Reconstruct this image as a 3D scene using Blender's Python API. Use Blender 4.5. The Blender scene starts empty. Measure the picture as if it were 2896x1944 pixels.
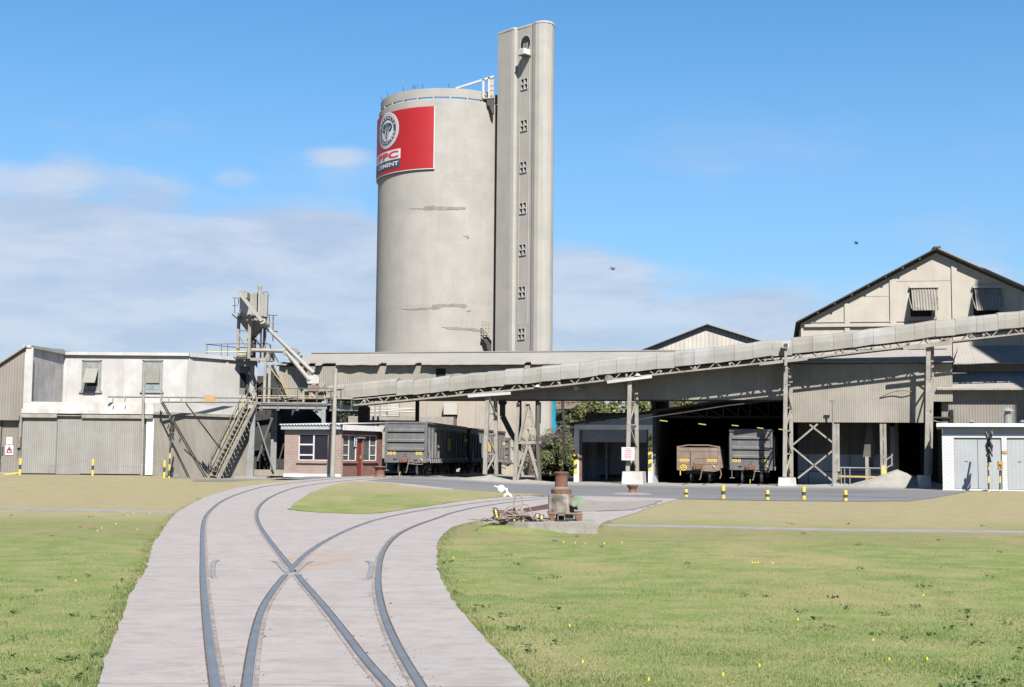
import bpy, bmesh, math, random
import numpy as np
from mathutils import Vector, Matrix, noise as mnoise
random.seed(7); rng = np.random.default_rng(7)
R = math.radians
S = bpy.context.scene
# ---------------------------------------------------------------- camera
CAM_H = 1.5; FPX = 3719.0; PITCH = 4.88; ROLL = 0.5
cam_d = bpy.data.cameras.new('camera'); cam = bpy.data.objects.new('camera', cam_d)
S.collection.objects.link(cam); S.camera = cam
cam_d.sensor_width = 36.0; cam_d.lens = FPX / 2896 * 36.0
cam_d.clip_start = 0.1; cam_d.clip_end = 6000
CM = Matrix.Rotation(R(90 + PITCH), 4, 'X') @ Matrix.Rotation(R(ROLL), 4, 'Z')
cam.matrix_world = Matrix.Translation((0, 0, CAM_H)) @ CM
# ---------------------------------------------------------------- light
SUN_AZ, SUN_EL = 14.0, 47.0                      # degrees to the right of straight behind the camera / above horizon
sv = Vector((math.sin(R(SUN_AZ)) * math.cos(R(SUN_EL)), -math.cos(R(SUN_AZ)) * math.cos(R(SUN_EL)), math.sin(R(SUN_EL))))
sd = bpy.data.lights.new('sun', 'SUN'); so = bpy.data.objects.new('sun', sd); S.collection.objects.link(so)
sd.energy = 5.0; sd.angle = R(0.53); sd.color = (1.0, 0.955, 0.89)
so.rotation_euler = sv.to_track_quat('Z', 'Y').to_euler(); so.location = sv * 60
S.view_settings.view_transform = 'Standard'; S.view_settings.look = 'None'
S.view_settings.gamma = 1.0; S.view_settings.use_curve_mapping = False
S.view_settings.exposure = 1.5
W = bpy.data.worlds.new('World'); S.world = W; W.use_nodes = True
class NG:
    """small node-graph writer"""
    def __init__(s, tree): s.t = tree; s.n = tree.nodes; s.l = tree.links
    def new(s, typ, **kw):
        nd = s.n.new(typ)
        for k, v in kw.items(): setattr(nd, k, v)
        return nd
    def put(s, sock, val):
        if hasattr(val, 'is_linked') or isinstance(val, bpy.types.NodeSocket): s.l.new(val, sock)
        elif val is not None:
            if sock.type == 'RGBA' and len(val) == 3: val = (*val, 1)
            sock.default_value = val
    def math(s, op, a, b=None, c=None, clamp=False):
        nd = s.new('ShaderNodeMath', operation=op); nd.use_clamp = clamp
        s.put(nd.inputs[0], a)
        if b is not None: s.put(nd.inputs[1], b)
        if c is not None: s.put(nd.inputs[2], c)
        return nd.outputs[0]
    def noise(s, vec, scale, detail=4, rough=0.55, dist=0.0):
        nd = s.new('ShaderNodeTexNoise'); s.put(nd.inputs['Vector'], vec)
        nd.inputs['Scale'].default_value = scale; nd.inputs['Detail'].default_value = detail
        nd.inputs['Roughness'].default_value = rough; nd.inputs['Distortion'].default_value = dist
        return nd.outputs[0]
    def step(s, x, lo, hi):
        nd = s.new('ShaderNodeMapRange', interpolation_type='SMOOTHSTEP'); s.put(nd.inputs['Value'], x)
        s.put(nd.inputs['From Min'], lo); s.put(nd.inputs['From Max'], hi)
        return nd.outputs[0]
    def mix(s, f, a, b, mode='MIX'):
        nd = s.new('ShaderNodeMix', data_type='RGBA', blend_type=mode)
        s.put(nd.inputs[0], f); s.put(nd.inputs[6], a); s.put(nd.inputs[7], b)
        return nd.outputs[2]
    def scaled(s, vec, sc):
        nd = s.new('ShaderNodeVectorMath', operation='MULTIPLY'); s.put(nd.inputs[0], vec); nd.inputs[1].default_value = sc
        return nd.outputs[0]
    def sep(s, vec):
        nd = s.new('ShaderNodeSeparateXYZ'); s.put(nd.inputs[0], vec); return nd.outputs
g = NG(W.node_tree); bg = W.node_tree.nodes['Background']
sky = g.new('ShaderNodeTexSky', sky_type='NISHITA'); sky.sun_disc = False
sky.sun_elevation = R(SUN_EL); sky.sun_rotation = R(180 - SUN_AZ); sky.altitude = 0
sky.air_density = 1.25; sky.dust_density = 0.0; sky.ozone_density = 3.0
tc = g.new('ShaderNodeTexCoord'); dv = tc.outputs['Generated']; X, Y, Z = g.sep(dv)[:3]
wv = g.scaled(dv, (1.0, 1.0, 2.6))
n1 = g.noise(wv, 5.5, 6, 0.5, 0.25); n2 = g.noise(wv, 2.3, 2, 0.5); n3 = g.noise(g.scaled(dv, (1.0, 1.0, 4.2)), 9.0, 7, 0.6, 0.3)
edge = g.math('MULTIPLY_ADD', X, -0.105, 0.172)                    # top of the cloud bank, higher to the left
edge = g.math('MULTIPLY_ADD', g.math('SUBTRACT', n1, 0.5), 0.13, edge)
bank = g.step(g.math('SUBTRACT', edge, Z), 0.0, 0.03)
bank = g.math('MULTIPLY', bank, g.step(n2, 0.18, 0.42))
wisp = g.math('MULTIPLY', g.step(n1, 0.53, 0.74), g.step(Z, 0.30, 0.19))
def puff(u, w, r):
    dx = g.math('SUBTRACT', g.math('DIVIDE', X, Y), u); dz = g.math('MULTIPLY', g.math('SUBTRACT', g.math('DIVIDE', Z, Y), w), 2.6)
    d = g.math('SQRT', g.math('ADD', g.math('POWER', dx, 2), g.math('POWER', dz, 2)))
    d = g.math('MULTIPLY_ADD', g.math('SUBTRACT', n3, 0.5), 0.055, d)
    return g.step(d, r, r * 0.35)
pf = g.math('MAXIMUM', g.math('MULTIPLY', puff(-0.135, 0.228, 0.042), 0.75), g.math('MULTIPLY', puff(-0.215, 0.212, 0.03), 0.4))
cm = g.math('MAXIMUM', g.math('MULTIPLY', bank, 0.84), g.math('MAXIMUM', g.math('MULTIPLY', wisp, 0.35), pf), clamp=True)
ccol = g.mix(g.step(n3, 0.35, 0.68), (3.45, 4.1, 5.3), (4.6, 5.05, 5.9))
skyc = g.mix(1.0, sky.outputs[0], (0.48, 0.85, 1.09, 1), 'MULTIPLY')
skyc = g.mix(g.math('MULTIPLY', g.step(Z, 0.36, 0.08), 0.42), skyc, (2.75, 3.55, 5.6))
g.l.new(g.mix(cm, skyc, ccol), bg.inputs['Color']); bg.inputs['Strength'].default_value = 0.05
S.cycles.max_bounces = 6; S.cycles.diffuse_bounces = 3; S.cycles.glossy_bounces = 3
S.cycles.transparent_max_bounces = 6; S.cycles.caustics_reflective = False; S.cycles.caustics_refractive = False

# ---------------------------------------------------------------- design helpers: photograph pixel -> point at its own depth
CROP = dict(K1=(0,780,2.529), K2=(560,780,2.5286), K3=(1000,1000,3.893), K4=(1300,1000,3.1367), K5=(1800,960,3.136),
            K6=(2250,660,3.616), K7=(2200,960,3.1365), K8=(1040,40,2.8), K9=(1040,600,3.825), L2=(0,1300,2.434),
            L3=(500,1300,2.435), L4=(1200,1300,2.435), L5=(2000,1300,2.435), L6=(1340,1320,6.147), M1=(1050,290,7.125),
            M2=(640,800,6.03), M3=(700,1000,4.355), M4=(1420,1120,6.03), M5=(1900,1180,6.489), M6=(2620,1140,5.6),
            M7=(1280,180,11.2), M8=(0,1120,5.6), D=(0,0,0.80663), N=(0,0,1))
def px(c, x, y): a, b, s = CROP[c]; return (a + x / s, b + y / s)
CO = Vector((0, 0, CAM_H))
def ray(p):
    v = CM.to_3x3() @ Vector(((p[0] - 1448) / FPX, (972 - p[1]) / FPX, -1.0)); return v
def atY(p, y): r = ray(p); return CO + r * (y / r.y)
def sm(t): t = min(1.0, max(0.0, t)); return t * t * (3 - 2 * t)
def hz(x, y):                                                     # height of the ground
    a = sm((y - 34) / 30); return a * (0.27 * sm((1.5 - x) / 7.0) - 0.19 * sm((x + 19.5) / 2.5) * sm((-11.0 - x) / 2.0))
def gnd(p, dz=0.0):
    r = ray(p); t = -(CAM_H) / r.z
    for _ in range(12):
        q = CO + r * t; t = (hz(q.x, q.y) + dz - CAM_H) / r.z
    return CO + r * t
class Frame:
    """a vertical reference frame: s along, v into depth, z up"""
    def __init__(f, x, y, deg): f.x, f.y, f.a = x, y, R(deg); f.c, f.n = math.cos(f.a), math.sin(f.a)
    def w(f, s, v, z=0.0): return Vector((f.x + s * f.c - v * f.n, f.y + s * f.n + v * f.c, z))
    def loc(f, p): dx, dy = p[0] - f.x, p[1] - f.y; return (dx * f.c + dy * f.n, -dx * f.n + dy * f.c)
    def on(f, p, v=0.0):
        r = ray(p); d = (-r.x * f.n + r.y * f.c); o = (-(0 - f.x) * f.n + (0 - f.y) * f.c)
        q = CO + r * ((v - o) / d); s, _ = f.loc(q); return s, q.z
    def ons(f, p, s=0.0):
        r = ray(p); d = (r.x * f.c + r.y * f.n); o = ((0 - f.x) * f.c + (0 - f.y) * f.n)
        q = CO + r * ((s - o) / d); _, v = f.loc(q); return v, q.z
WF = Frame(0, 0, 0)
# ---------------------------------------------------------------- mesh + scene graph helpers
class MB:
    def __init__(m): m.v = []; m.f = []; m.mi = []; m.k = 0
    def add(m, vs, fs, k=None):
        o = len(m.v); m.v += [tuple(p) for p in vs]; m.f += [tuple(i + o for i in q) for q in fs]
        m.mi += [m.k if k is None else k] * len(fs); return m
    def hexa(m, p, k=None): return m.add(p, [(3,2,1,0),(4,5,6,7),(0,1,5,4),(1,2,6,5),(2,3,7,6),(3,0,4,7)], k)
    def box(m, x0, x1, y0, y1, z0, z1, k=None):
        if x0 > x1: x0, x1 = x1, x0
        if y0 > y1: y0, y1 = y1, y0
        if z0 > z1: z0, z1 = z1, z0
        return m.hexa([(x0,y0,z0),(x1,y0,z0),(x1,y1,z0),(x0,y1,z0),(x0,y0,z1),(x1,y0,z1),(x1,y1,z1),(x0,y1,z1)], k)
    def bar(m, p, q, w, h=None, k=None, up=(0,0,1)):
        p, q = Vector(p), Vector(q); h = h or w; d = (q - p)
        if d.length < 1e-6: return m
        d.normalize(); u = Vector(up)
        if abs(d.dot(u)) > 0.98: u = Vector((0,1,0)) if abs(d.y) < 0.9 else Vector((1,0,0))
        a = d.cross(u).normalized() * (w / 2); b = a.cross(d).normalized() * (h / 2)
        return m.hexa([p-a-b, p+a-b, p+a+b, p-a+b, q-a-b, q+a-b, q+a+b, q-a+b], k)
    def tube(m, p, q, r, r2=None, n=10, k=None, caps=True):
        p, q = Vector(p), Vector(q); r2 = r if r2 is None else r2; d = (q - p).normalized()
        u = Vector((0,0,1)) if abs(d.z) < 0.9 else Vector((1,0,0)); a = d.cross(u).normalized(); b = a.cross(d)
        vs = []
        for c, rr in ((p, r), (q, r2)):
            vs += [c + (a * math.cos(t) + b * math.sin(t)) * rr for t in (2 * math.pi * i / n for i in range(n))]
        fs = [(i, (i+1) % n, n + (i+1) % n, n + i) for i in range(n)]
        if caps: fs += [tuple(range(n - 1, -1, -1)), tuple(range(n, 2 * n))]
        return m.add(vs, fs, k)
    def path(m, pts, r, n=6, k=None):
        pts = [Vector(p) for p in pts]; vs = []
        for i, p in enumerate(pts):
            d = (pts[min(i+1, len(pts)-1)] - pts[max(i-1, 0)]).normalized()
            u = Vector((0,0,1)) if abs(d.z) < 0.95 else Vector((1,0,0)); a = d.cross(u).normalized(); b = a.cross(d)
            vs += [p + (a * math.cos(t) + b * math.sin(t)) * r for t in (2 * math.pi * j / n for j in range(n))]
        fs = [(i*n+j, i*n+(j+1) % n, (i+1)*n+(j+1) % n, (i+1)*n+j) for i in range(len(pts)-1) for j in range(n)]
        fs += [tuple(range(n-1, -1, -1)), tuple(range((len(pts)-1)*n, len(pts)*n))]
        return m.add(vs, fs, k)
    def lathe(m, prof, c=(0,0,0), n=32, a0=0.0, a1=2*math.pi, k=None):
        full = abs(a1 - a0 - 2*math.pi) < 1e-6; N = n if full else n + 1; P = len(prof)
        vs = [(c[0] + r * math.cos(a0 + (a1-a0)*i/n), c[1] + r * math.sin(a0 + (a1-a0)*i/n), c[2] + z) for i in range(N) for r, z in prof]
        fs = [(i*P+j, ((i+1) % N)*P+j, ((i+1) % N)*P+j+1, i*P+j+1) for i in range(n) for j in range(P-1)]
        return m.add(vs, fs, k)
    def prism(m, poly, fn, a, b, k=None):
        """closed outline poly [(p,q)], fn(p,q,t) -> point, extruded t=a..b"""
        n = len(poly); vs = [fn(p, q, a) for p, q in poly] + [fn(p, q, b) for p, q in poly]
        fs = [tuple(range(n-1, -1, -1)), tuple(range(n, 2*n))] + [(i, (i+1) % n, n+(i+1) % n, n+i) for i in range(n)]
        return m.add(vs, fs, k)
    def slabz(m, poly, z0, z1, k=None): return m.prism(poly, lambda p, q, t: (p, q, t), z0, z1, k)
    def face_sz(m, poly, v0, v1, k=None): return m.prism(poly, lambda p, q, t: (p, t, q), v0, v1, k)   # outline in (s,z)
    def face_vz(m, poly, s0, s1, k=None): return m.prism(poly, lambda p, q, t: (t, p, q), s0, s1, k)   # outline in (v,z)
def mkmesh(name, mb, mats, base=(0,0,0), smooth=False):
    me = bpy.data.meshes.new(name)
    me.from_pydata([(v[0]-base[0], v[1]-base[1], v[2]-base[2]) for v in mb.v], [], mb.f)
    if not isinstance(mats, (list, tuple)): mats = [mats]
    for m in mats: me.materials.append(m)
    if len(mats) > 1: me.polygons.foreach_set('material_index', mb.mi)
    bm = bmesh.new(); bm.from_mesh(me); bmesh.ops.recalc_face_normals(bm, faces=bm.faces); bm.to_mesh(me); bm.free()
    if smooth:
        me.polygons.foreach_set('use_smooth', [True] * len(me.polygons)); me.set_sharp_from_angle(angle=R(38))
    me.update(); return me
INFO = {}
def tag(o, label=None, cat=None, group=None, kind=None):
    for k, v in (('label', label), ('category', cat), ('group', group), ('kind', kind)):
        if v: o[k] = v
    return o
def thing(name, label, cat, F, base, group=None):
    o = bpy.data.objects.new(name, None); S.collection.objects.link(o); o.empty_display_size = 0.2
    o.location = F.w(*base); o.rotation_euler = (0, 0, F.a); INFO[o.name] = base
    return tag(o, label, cat, group)
def part(name, mb, mats, parent, smooth=False, label=None):
    base = INFO[parent.name]
    o = bpy.data.objects.new(name, mkmesh(name, mb, mats, base, smooth)); S.collection.objects.link(o)
    o.parent = parent; INFO[o.name] = base
    if label: o['label'] = label
    return o
def solo(name, mb, mats, F, base, label, cat=None, group=None, smooth=False, kind=None):
    o = bpy.data.objects.new(name, mkmesh(name, mb, mats, base, smooth)); S.collection.objects.link(o)
    o.location = F.w(*base); o.rotation_euler = (0, 0, F.a); INFO[o.name] = base
    return tag(o, label, cat, group, kind)
def dup(root, loc, rz=None, label=None):
    def cp(o, par):
        c = o.copy(); S.collection.objects.link(c)
        if par: c.parent = par
        for ch in o.children: cp(ch, c)
        return c
    c = cp(root, None); c.location = loc
    if rz is not None: c.rotation_euler = (0, 0, rz)
    if label: c['label'] = label
    return c
def cat_rom(pts, n=6):
    out = []
    for i in range(len(pts) - 1):
        p0, p1, p2, p3 = (Vector(pts[max(0, i-1)]), Vector(pts[i]), Vector(pts[i+1]), Vector(pts[min(len(pts)-1, i+2)]))
        for j in range(n):
            t = j / n; out.append(0.5 * ((2*p1) + (p2-p0)*t + (2*p0-5*p1+4*p2-p3)*t*t + (3*p1-p0-3*p2+p3)*t*t*t))
    out.append(Vector(pts[-1])); return out
# ---------------------------------------------------------------- materials
ALB = 0.46                                                        # scale on surface colours, lowered against exposure so shade renders deeper
KEEP = {'clean_white_paint', 'sign_red', 'black_void', 'shaded_interior', 'dark_window_glass', 'rust_brown', 'bogie_black', 'wheel_tread_steel', 'dandelion_yellow', 'yellow_paint', 'sign_navy', 'worn_rail_steel', 'wagon_grey', 'wagon_side_grey', 'wagon_brown', 'old_green_winch', 'dirty_rope'}
def dim(name, c): return None if c is None else tuple(x * (0.72 if name in KEEP else ALB) for x in c)
def mat(name, c1, c2=None, scale=3.0, rough=0.8, metal=0.0, c3=None, streak=None, bump=0.0, bscale=30.0, corr=None, corr_amt=0.5,
        sheets=None, thr=(0.35, 0.65), rust=None, spec=0.3, fine=0.25, lines=None):
    m = bpy.data.materials.new(name); m.use_nodes = True; g = NG(m.node_tree); b = m.node_tree.nodes['Principled BSDF']
    tc = g.new('ShaderNodeTexCoord'); v = tc.outputs['Object']
    c2 = c2 or tuple(x * 0.82 for x in c1)
    c1, c2, c3 = dim(name, c1), dim(name, c2), dim(name, c3)
    if streak: streak = (dim(name, streak[0]), *streak[1:])
    if rust: rust = (dim(name, rust[0]), *rust[1:])
    if lines: lines = [(a, p, w, dim(name, c)) for a, p, w, c in lines]
    col = g.mix(g.step(g.noise(v, scale, 6, 0.6), *thr), c1, c2)
    if c3: col = g.mix(g.math('MULTIPLY', g.step(g.noise(v, scale * 0.37, 4, 0.6), 0.5, 0.72), 0.8), col, c3)
    if streak:                                                    # rain streaks: (colour, horizontal scale, amount)
        sc = g.scaled(v, (streak[1], streak[1], streak[1] * 0.06))
        col = g.mix(g.math('MULTIPLY', g.step(g.noise(sc, 1.0, 5, 0.65), 0.48, 0.75), streak[2]), col, streak[0])
    if rust:
        col = g.mix(g.math('MULTIPLY', g.step(g.noise(v, rust[1], 6, 0.68), rust[2], rust[2] + 0.12), 0.85), col, rust[0])
    if fine:
        col = g.mix(fine, col, g.mix(g.noise(v, 38.0, 3, 0.7), (0.0, 0.0, 0.0), (1.0, 1.0, 1.0)), 'SOFT_LIGHT')
    x, y, z = g.sep(v)[:3]; h = None
    if sheets:                                                    # (sheet width, sheet height, contrast): each sheet weathers on its own
        st = g.math('FLOOR', g.math('DIVIDE', g.math('ADD', x, y), sheets[0])); rw = g.math('FLOOR', g.math('DIVIDE', z, sheets[1]))
        wn = g.new('ShaderNodeTexWhiteNoise', noise_dimensions='2D'); cv = g.new('ShaderNodeCombineXYZ')
        g.l.new(st, cv.inputs[0]); g.l.new(rw, cv.inputs[1]); g.l.new(cv.outputs[0], wn.inputs['Vector'])
        col = g.mix(1.0, col, g.mix(wn.outputs['Value'], (1 - sheets[2],) * 3, (1 + sheets[2] * 0.5,) * 3), 'MULTIPLY')
    if lines:                                                     # dark joint lines: (axis, pitch, width, colour)
        for ax, pitch, wd, lc in lines:
            a = {'x': x, 'y': y, 'z': z, 'xy': g.math('ADD', x, y)}[ax]
            fr = g.math('FRACT', g.math('DIVIDE', a, pitch))
            col = g.mix(g.math('LESS_THAN', fr, wd / pitch), col, lc)
    if corr:                                                      # corrugation (axis, pitch)
        a = {'x': x, 'y': y, 'xy': g.math('ADD', x, y)}[corr[0]]
        h = g.math('SINE', g.math('MULTIPLY', a, 2 * math.pi / corr[1]))
    if bump:
        bn = g.math('MULTIPLY', g.noise(v, bscale, 5, 0.6), bump)
        h = bn if h is None else g.math('ADD', g.math('MULTIPLY', h, corr_amt), bn)
    elif h is not None: h = g.math('MULTIPLY', h, corr_amt)
    if h is not None:
        bp = g.new('ShaderNodeBump'); bp.inputs['Strength'].default_value = 1.0; bp.inputs['Distance'].default_value = 0.02
        g.l.new(h, bp.inputs['Height']); g.l.new(bp.outputs[0], b.inputs['Normal'])
    g.l.new(col, b.inputs['Base Color']); b.inputs['Roughness'].default_value = rough; b.inputs['Metallic'].default_value = metal
    b.inputs['Specular IOR Level'].default_value = spec
    return m
def stripes(name, ca, cb, pitch, duty=0.5, skew=0.0, off=0.0, wear=0.3):
    """painted bands, by height (skew tilts them)"""
    ca, cb = tuple(x * 0.72 for x in ca), tuple(x * 0.72 for x in cb)
    m = bpy.data.materials.new(name); m.use_nodes = True; g = NG(m.node_tree); b = m.node_tree.nodes['Principled BSDF']
    v = g.new('ShaderNodeTexCoord').outputs['Object']; x, y, z = g.sep(v)[:3]
    a = g.math('MULTIPLY_ADD', g.math('ADD', x, y), skew, g.math('ADD', z, off))
    f = g.math('LESS_THAN', g.math('FRACT', g.math('DIVIDE', a, pitch)), duty)
    col = g.mix(f, cb, ca); col = g.mix(g.math('MULTIPLY', g.step(g.noise(v, 9, 5, 0.7), 0.55, 0.75), wear), col, (0.22, 0.2, 0.17))
    g.l.new(col, b.inputs['Base Color']); b.inputs['Roughness'].default_value = 0.65
    return m
def brick(name, c1, c2, mortar, w=0.23, h=0.085, ms=0.012, bump=0.3, fade=None, ms_col=None):
    m = bpy.data.materials.new(name); m.use_nodes = True; g = NG(m.node_tree); b = m.node_tree.nodes['Principled BSDF']
    if name == 'white_painted_brick': c1, c2, mortar = (tuple(x * 0.46 for x in q) for q in (c1, c2, mortar))
    else: c1, c2, mortar = dim(name, c1), dim(name, c2), dim(name, mortar)
    if fade: fade = (dim(name, fade[0]), fade[1])
    v = g.new('ShaderNodeTexCoord').outputs['Object']; x, y, z = g.sep(v)[:3]
    cv = g.new('ShaderNodeCombineXYZ'); g.l.new(g.math('ADD', x, y), cv.inputs[0]); g.l.new(z, cv.inputs[1])
    t = g.new('ShaderNodeTexBrick'); g.l.new(cv.outputs[0], t.inputs['Vector']); t.inputs['Scale'].default_value = 1.0
    t.inputs['Brick Width'].default_value = w; t.inputs['Row Height'].default_value = h; t.inputs['Mortar Size'].default_value = ms
    t.inputs['Color1'].default_value = (*c1, 1); t.inputs['Color2'].default_value = (*c2, 1); t.inputs['Mortar'].default_value = (*mortar, 1)
    col = t.outputs['Color']
    if fade: col = g.mix(g.math('MULTIPLY', g.step(g.noise(v, 1.3, 5, 0.6), 0.35, 0.65), fade[1]), col, fade[0])
    bp = g.new('ShaderNodeBump'); bp.inputs['Strength'].default_value = bump; bp.inputs['Distance'].default_value = 0.01
    bp.invert = True
    g.l.new(t.outputs['Fac'], bp.inputs['Height']); g.l.new(bp.outputs[0], b.inputs['Normal'])
    g.l.new(col, b.inputs['Base Color']); b.inputs['Roughness'].default_value = 0.85; b.inputs['Specular IOR Level'].default_value = 0.2
    return m
DUST = (0.34, 0.32, 0.28)
M = {}
M['silo'] = mat('silo_concrete', (0.505, 0.482, 0.443), (0.445, 0.425, 0.39), 0.5, 0.9, c3=(0.50, 0.465, 0.42), streak=((0.39, 0.37, 0.335), 2.2, 0.35),
                bump=0.25, bscale=6, sheets=(1.7, 1.25, 0.05), rust=((0.40, 0.385, 0.355), 1.3, 0.64), lines=[('z', 1.25, 0.03, (0.485, 0.46, 0.415))])
M['tower'] = mat('tower_concrete', (0.53, 0.50, 0.45), (0.475, 0.45, 0.41), 0.6, 0.9, streak=((0.39, 0.37, 0.34), 2.0, 0.4), bump=0.25, bscale=6,
                 c3=(0.54, 0.495, 0.445), lines=[('z', 1.25, 0.03, (0.48, 0.455, 0.41))])
M['stain'] = mat('damp_stain', (0.27, 0.25, 0.205), (0.36, 0.335, 0.285), 2.5, 0.9)
M['cover'] = mat('conveyor_cover', (0.385, 0.362, 0.315), (0.325, 0.308, 0.268), 0.9, 0.7, c3=(0.42, 0.42, 0.41), streak=((0.25, 0.225, 0.185), 3.0, 0.45),
                 rust=((0.25, 0.13, 0.07), 1.6, 0.70))
M['cover2'] = mat('conveyor_cover_pale', (0.41, 0.40, 0.37), (0.345, 0.332, 0.30), 0.9, 0.6, c3=(0.47, 0.47, 0.46), streak=((0.30, 0.27, 0.22), 3.0, 0.4),
                  rust=((0.28, 0.15, 0.08), 1.5, 0.70))
M['steel'] = mat('dusty_steel', (0.42, 0.39, 0.34), (0.33, 0.305, 0.26), 2.5, 0.75, c3=(0.27, 0.245, 0.205))
M['steelgrey'] = mat('grey_painted_steel', (0.34, 0.35, 0.35), (0.28, 0.285, 0.28), 2.5, 0.65, rust=((0.26, 0.16, 0.1), 3, 0.72))
M['darksteel'] = mat('dark_steel', (0.05, 0.052, 0.055), (0.085, 0.08, 0.075), 3, 0.7)
M['railpipe'] = mat('handrail_dark', (0.10, 0.11, 0.115), (0.17, 0.16, 0.14), 3, 0.6)
M['yellow'] = mat('yellow_paint', (0.62, 0.43, 0.04), (0.55, 0.40, 0.10), 3, 0.6)
M['yellowdust'] = mat('dusty_yellow_paint', (0.58, 0.43, 0.12), (0.45, 0.37, 0.17), 3, 0.6)
M['corr'] = mat('corrugated_iron', (0.42, 0.385, 0.325), (0.36, 0.33, 0.28), 0.7, 0.75, c3=(0.44, 0.41, 0.36), corr=('xy', 0.115), corr_amt=0.38,
                sheets=(0.75, 2.6, 0.10), streak=((0.32, 0.285, 0.235), 5.0, 0.4))
M['corrgrey'] = mat('corrugated_grey_iron', (0.40, 0.39, 0.365), (0.35, 0.335, 0.31), 0.8, 0.7, c3=(0.44, 0.435, 0.42), corr=('xy', 0.115), corr_amt=0.5,
                    sheets=(0.75, 2.2, 0.10), streak=((0.32, 0.295, 0.265), 5.0, 0.4))
M['corrbeige'] = mat('corrugated_beige_wall', (0.34, 0.31, 0.27), (0.30, 0.275, 0.24), 0.7, 0.8, c3=(0.37, 0.345, 0.305), corr=('xy', 0.15), corr_amt=0.5,
                     sheets=(0.75, 2.4, 0.07), streak=((0.265, 0.235, 0.20), 4.0, 0.4))
M['corrpale'] = mat('corrugated_pale_gable', (0.70, 0.635, 0.555), (0.60, 0.56, 0.51), 0.7, 0.8, corr=('xy', 0.32), corr_amt=1.2,
                    sheets=(0.8, 3.0, 0.10), streak=((0.56, 0.49, 0.42), 4.0, 0.4))
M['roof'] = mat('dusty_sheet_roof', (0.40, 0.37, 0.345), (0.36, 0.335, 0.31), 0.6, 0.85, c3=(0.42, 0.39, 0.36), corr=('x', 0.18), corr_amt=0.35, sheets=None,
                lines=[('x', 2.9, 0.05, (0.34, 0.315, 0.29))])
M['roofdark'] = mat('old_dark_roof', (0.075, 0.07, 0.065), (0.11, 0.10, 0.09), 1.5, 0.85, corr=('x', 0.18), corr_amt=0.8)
M['gable'] = mat('gable_concrete', (0.60, 0.555, 0.485), (0.53, 0.49, 0.425), 0.7, 0.9, c3=(0.56, 0.51, 0.44), streak=((0.44, 0.40, 0.345), 3.0, 0.4), bump=0.2, bscale=8)
M['panelwall'] = mat('precast_panel_wall', (0.50, 0.44, 0.36), (0.44, 0.39, 0.32), 0.8, 0.9, streak=((0.36, 0.31, 0.26), 3.0, 0.45), lines=[('xy', 1.9, 0.06, (0.36, 0.31, 0.26))])
M['white'] = mat('white_paint', (0.66, 0.65, 0.635), (0.56, 0.54, 0.525), 0.9, 0.75, streak=((0.42, 0.38, 0.35), 2.0, 0.55), c3=(0.55, 0.505, 0.48), bump=0.3, bscale=7)
M['whiteclean'] = mat('clean_white_paint', (0.60, 0.60, 0.595), (0.52, 0.515, 0.505), 1.5, 0.6, streak=((0.42, 0.395, 0.365), 4.0, 0.4))
M['whitegrey'] = mat('dusty_white_side', (0.66, 0.64, 0.61), (0.56, 0.54, 0.515), 0.6, 0.85, streak=((0.46, 0.44, 0.415), 2.0, 0.5), c3=(0.70, 0.68, 0.65), bump=0.3, bscale=7)
M['ledge'] = mat('dusty_white_ledge', (0.78, 0.755, 0.72), (0.58, 0.54, 0.50), 1.2, 0.85, streak=((0.44, 0.39, 0.345), 3.0, 0.55), bump=0.3, bscale=6)
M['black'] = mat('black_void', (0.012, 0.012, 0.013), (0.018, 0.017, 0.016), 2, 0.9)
M['shade'] = mat('shaded_interior', (0.035, 0.034, 0.033), (0.055, 0.052, 0.05), 1.2, 0.95)  # near-black colour stands in for shade inside the buildings
M['garagewall'] = mat('garage_wall_shaded', (0.42, 0.45, 0.50), (0.33, 0.36, 0.40), 0.8, 0.8, streak=((0.24, 0.25, 0.27), 3.0, 0.5))  # pale walls with the blue-grey of their shade put into the colour
M['bluewall'] = mat('pale_blue_dado', (0.36, 0.44, 0.52), (0.30, 0.37, 0.44), 1.0, 0.8, streak=((0.22, 0.26, 0.30), 3.0, 0.4))
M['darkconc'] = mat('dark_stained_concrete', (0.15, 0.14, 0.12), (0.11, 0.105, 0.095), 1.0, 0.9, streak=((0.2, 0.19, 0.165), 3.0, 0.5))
M['conc'] = mat('plinth_concrete', (0.42, 0.39, 0.34), (0.33, 0.305, 0.265), 2.0, 0.9, c3=(0.38, 0.34, 0.29), streak=((0.28, 0.255, 0.22), 4, 0.4), bump=0.8, bscale=12)
M['dustpile'] = mat('cement_dust', (0.40, 0.38, 0.345), (0.34, 0.325, 0.295), 2.0, 0.95, bump=0.6, bscale=9)
M['greydoor'] = mat('pale_grey_door', (0.50, 0.53, 0.55), (0.46, 0.49, 0.51), 1.2, 0.6, lines=[('xy', 0.18, 0.012, (0.38, 0.40, 0.42))], streak=((0.42, 0.43, 0.43), 4, 0.3))
M['fascia_blue'] = mat('pale_blue_fascia', (0.52, 0.59, 0.66), (0.47, 0.53, 0.59), 1.5, 0.6)
M['brickhut'] = brick('pinkish_brick', (0.36, 0.19, 0.145), (0.47, 0.30, 0.24), (0.50, 0.44, 0.40), ms=.016, fade=((0.52, 0.43, 0.38), 0.5))
M['brickdark'] = brick('dark_red_brick', (0.25, 0.085, 0.06), (0.33, 0.14, 0.10), (0.30, 0.24, 0.21), fade=((0.22, 0.10, 0.075), 0.3))
M['whitebrick'] = brick('white_painted_brick', (0.84, 0.85, 0.85), (0.80, 0.81, 0.81), (0.60, 0.61, 0.62), w=0.26, h=0.10, ms=0.014, bump=0.6)
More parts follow.
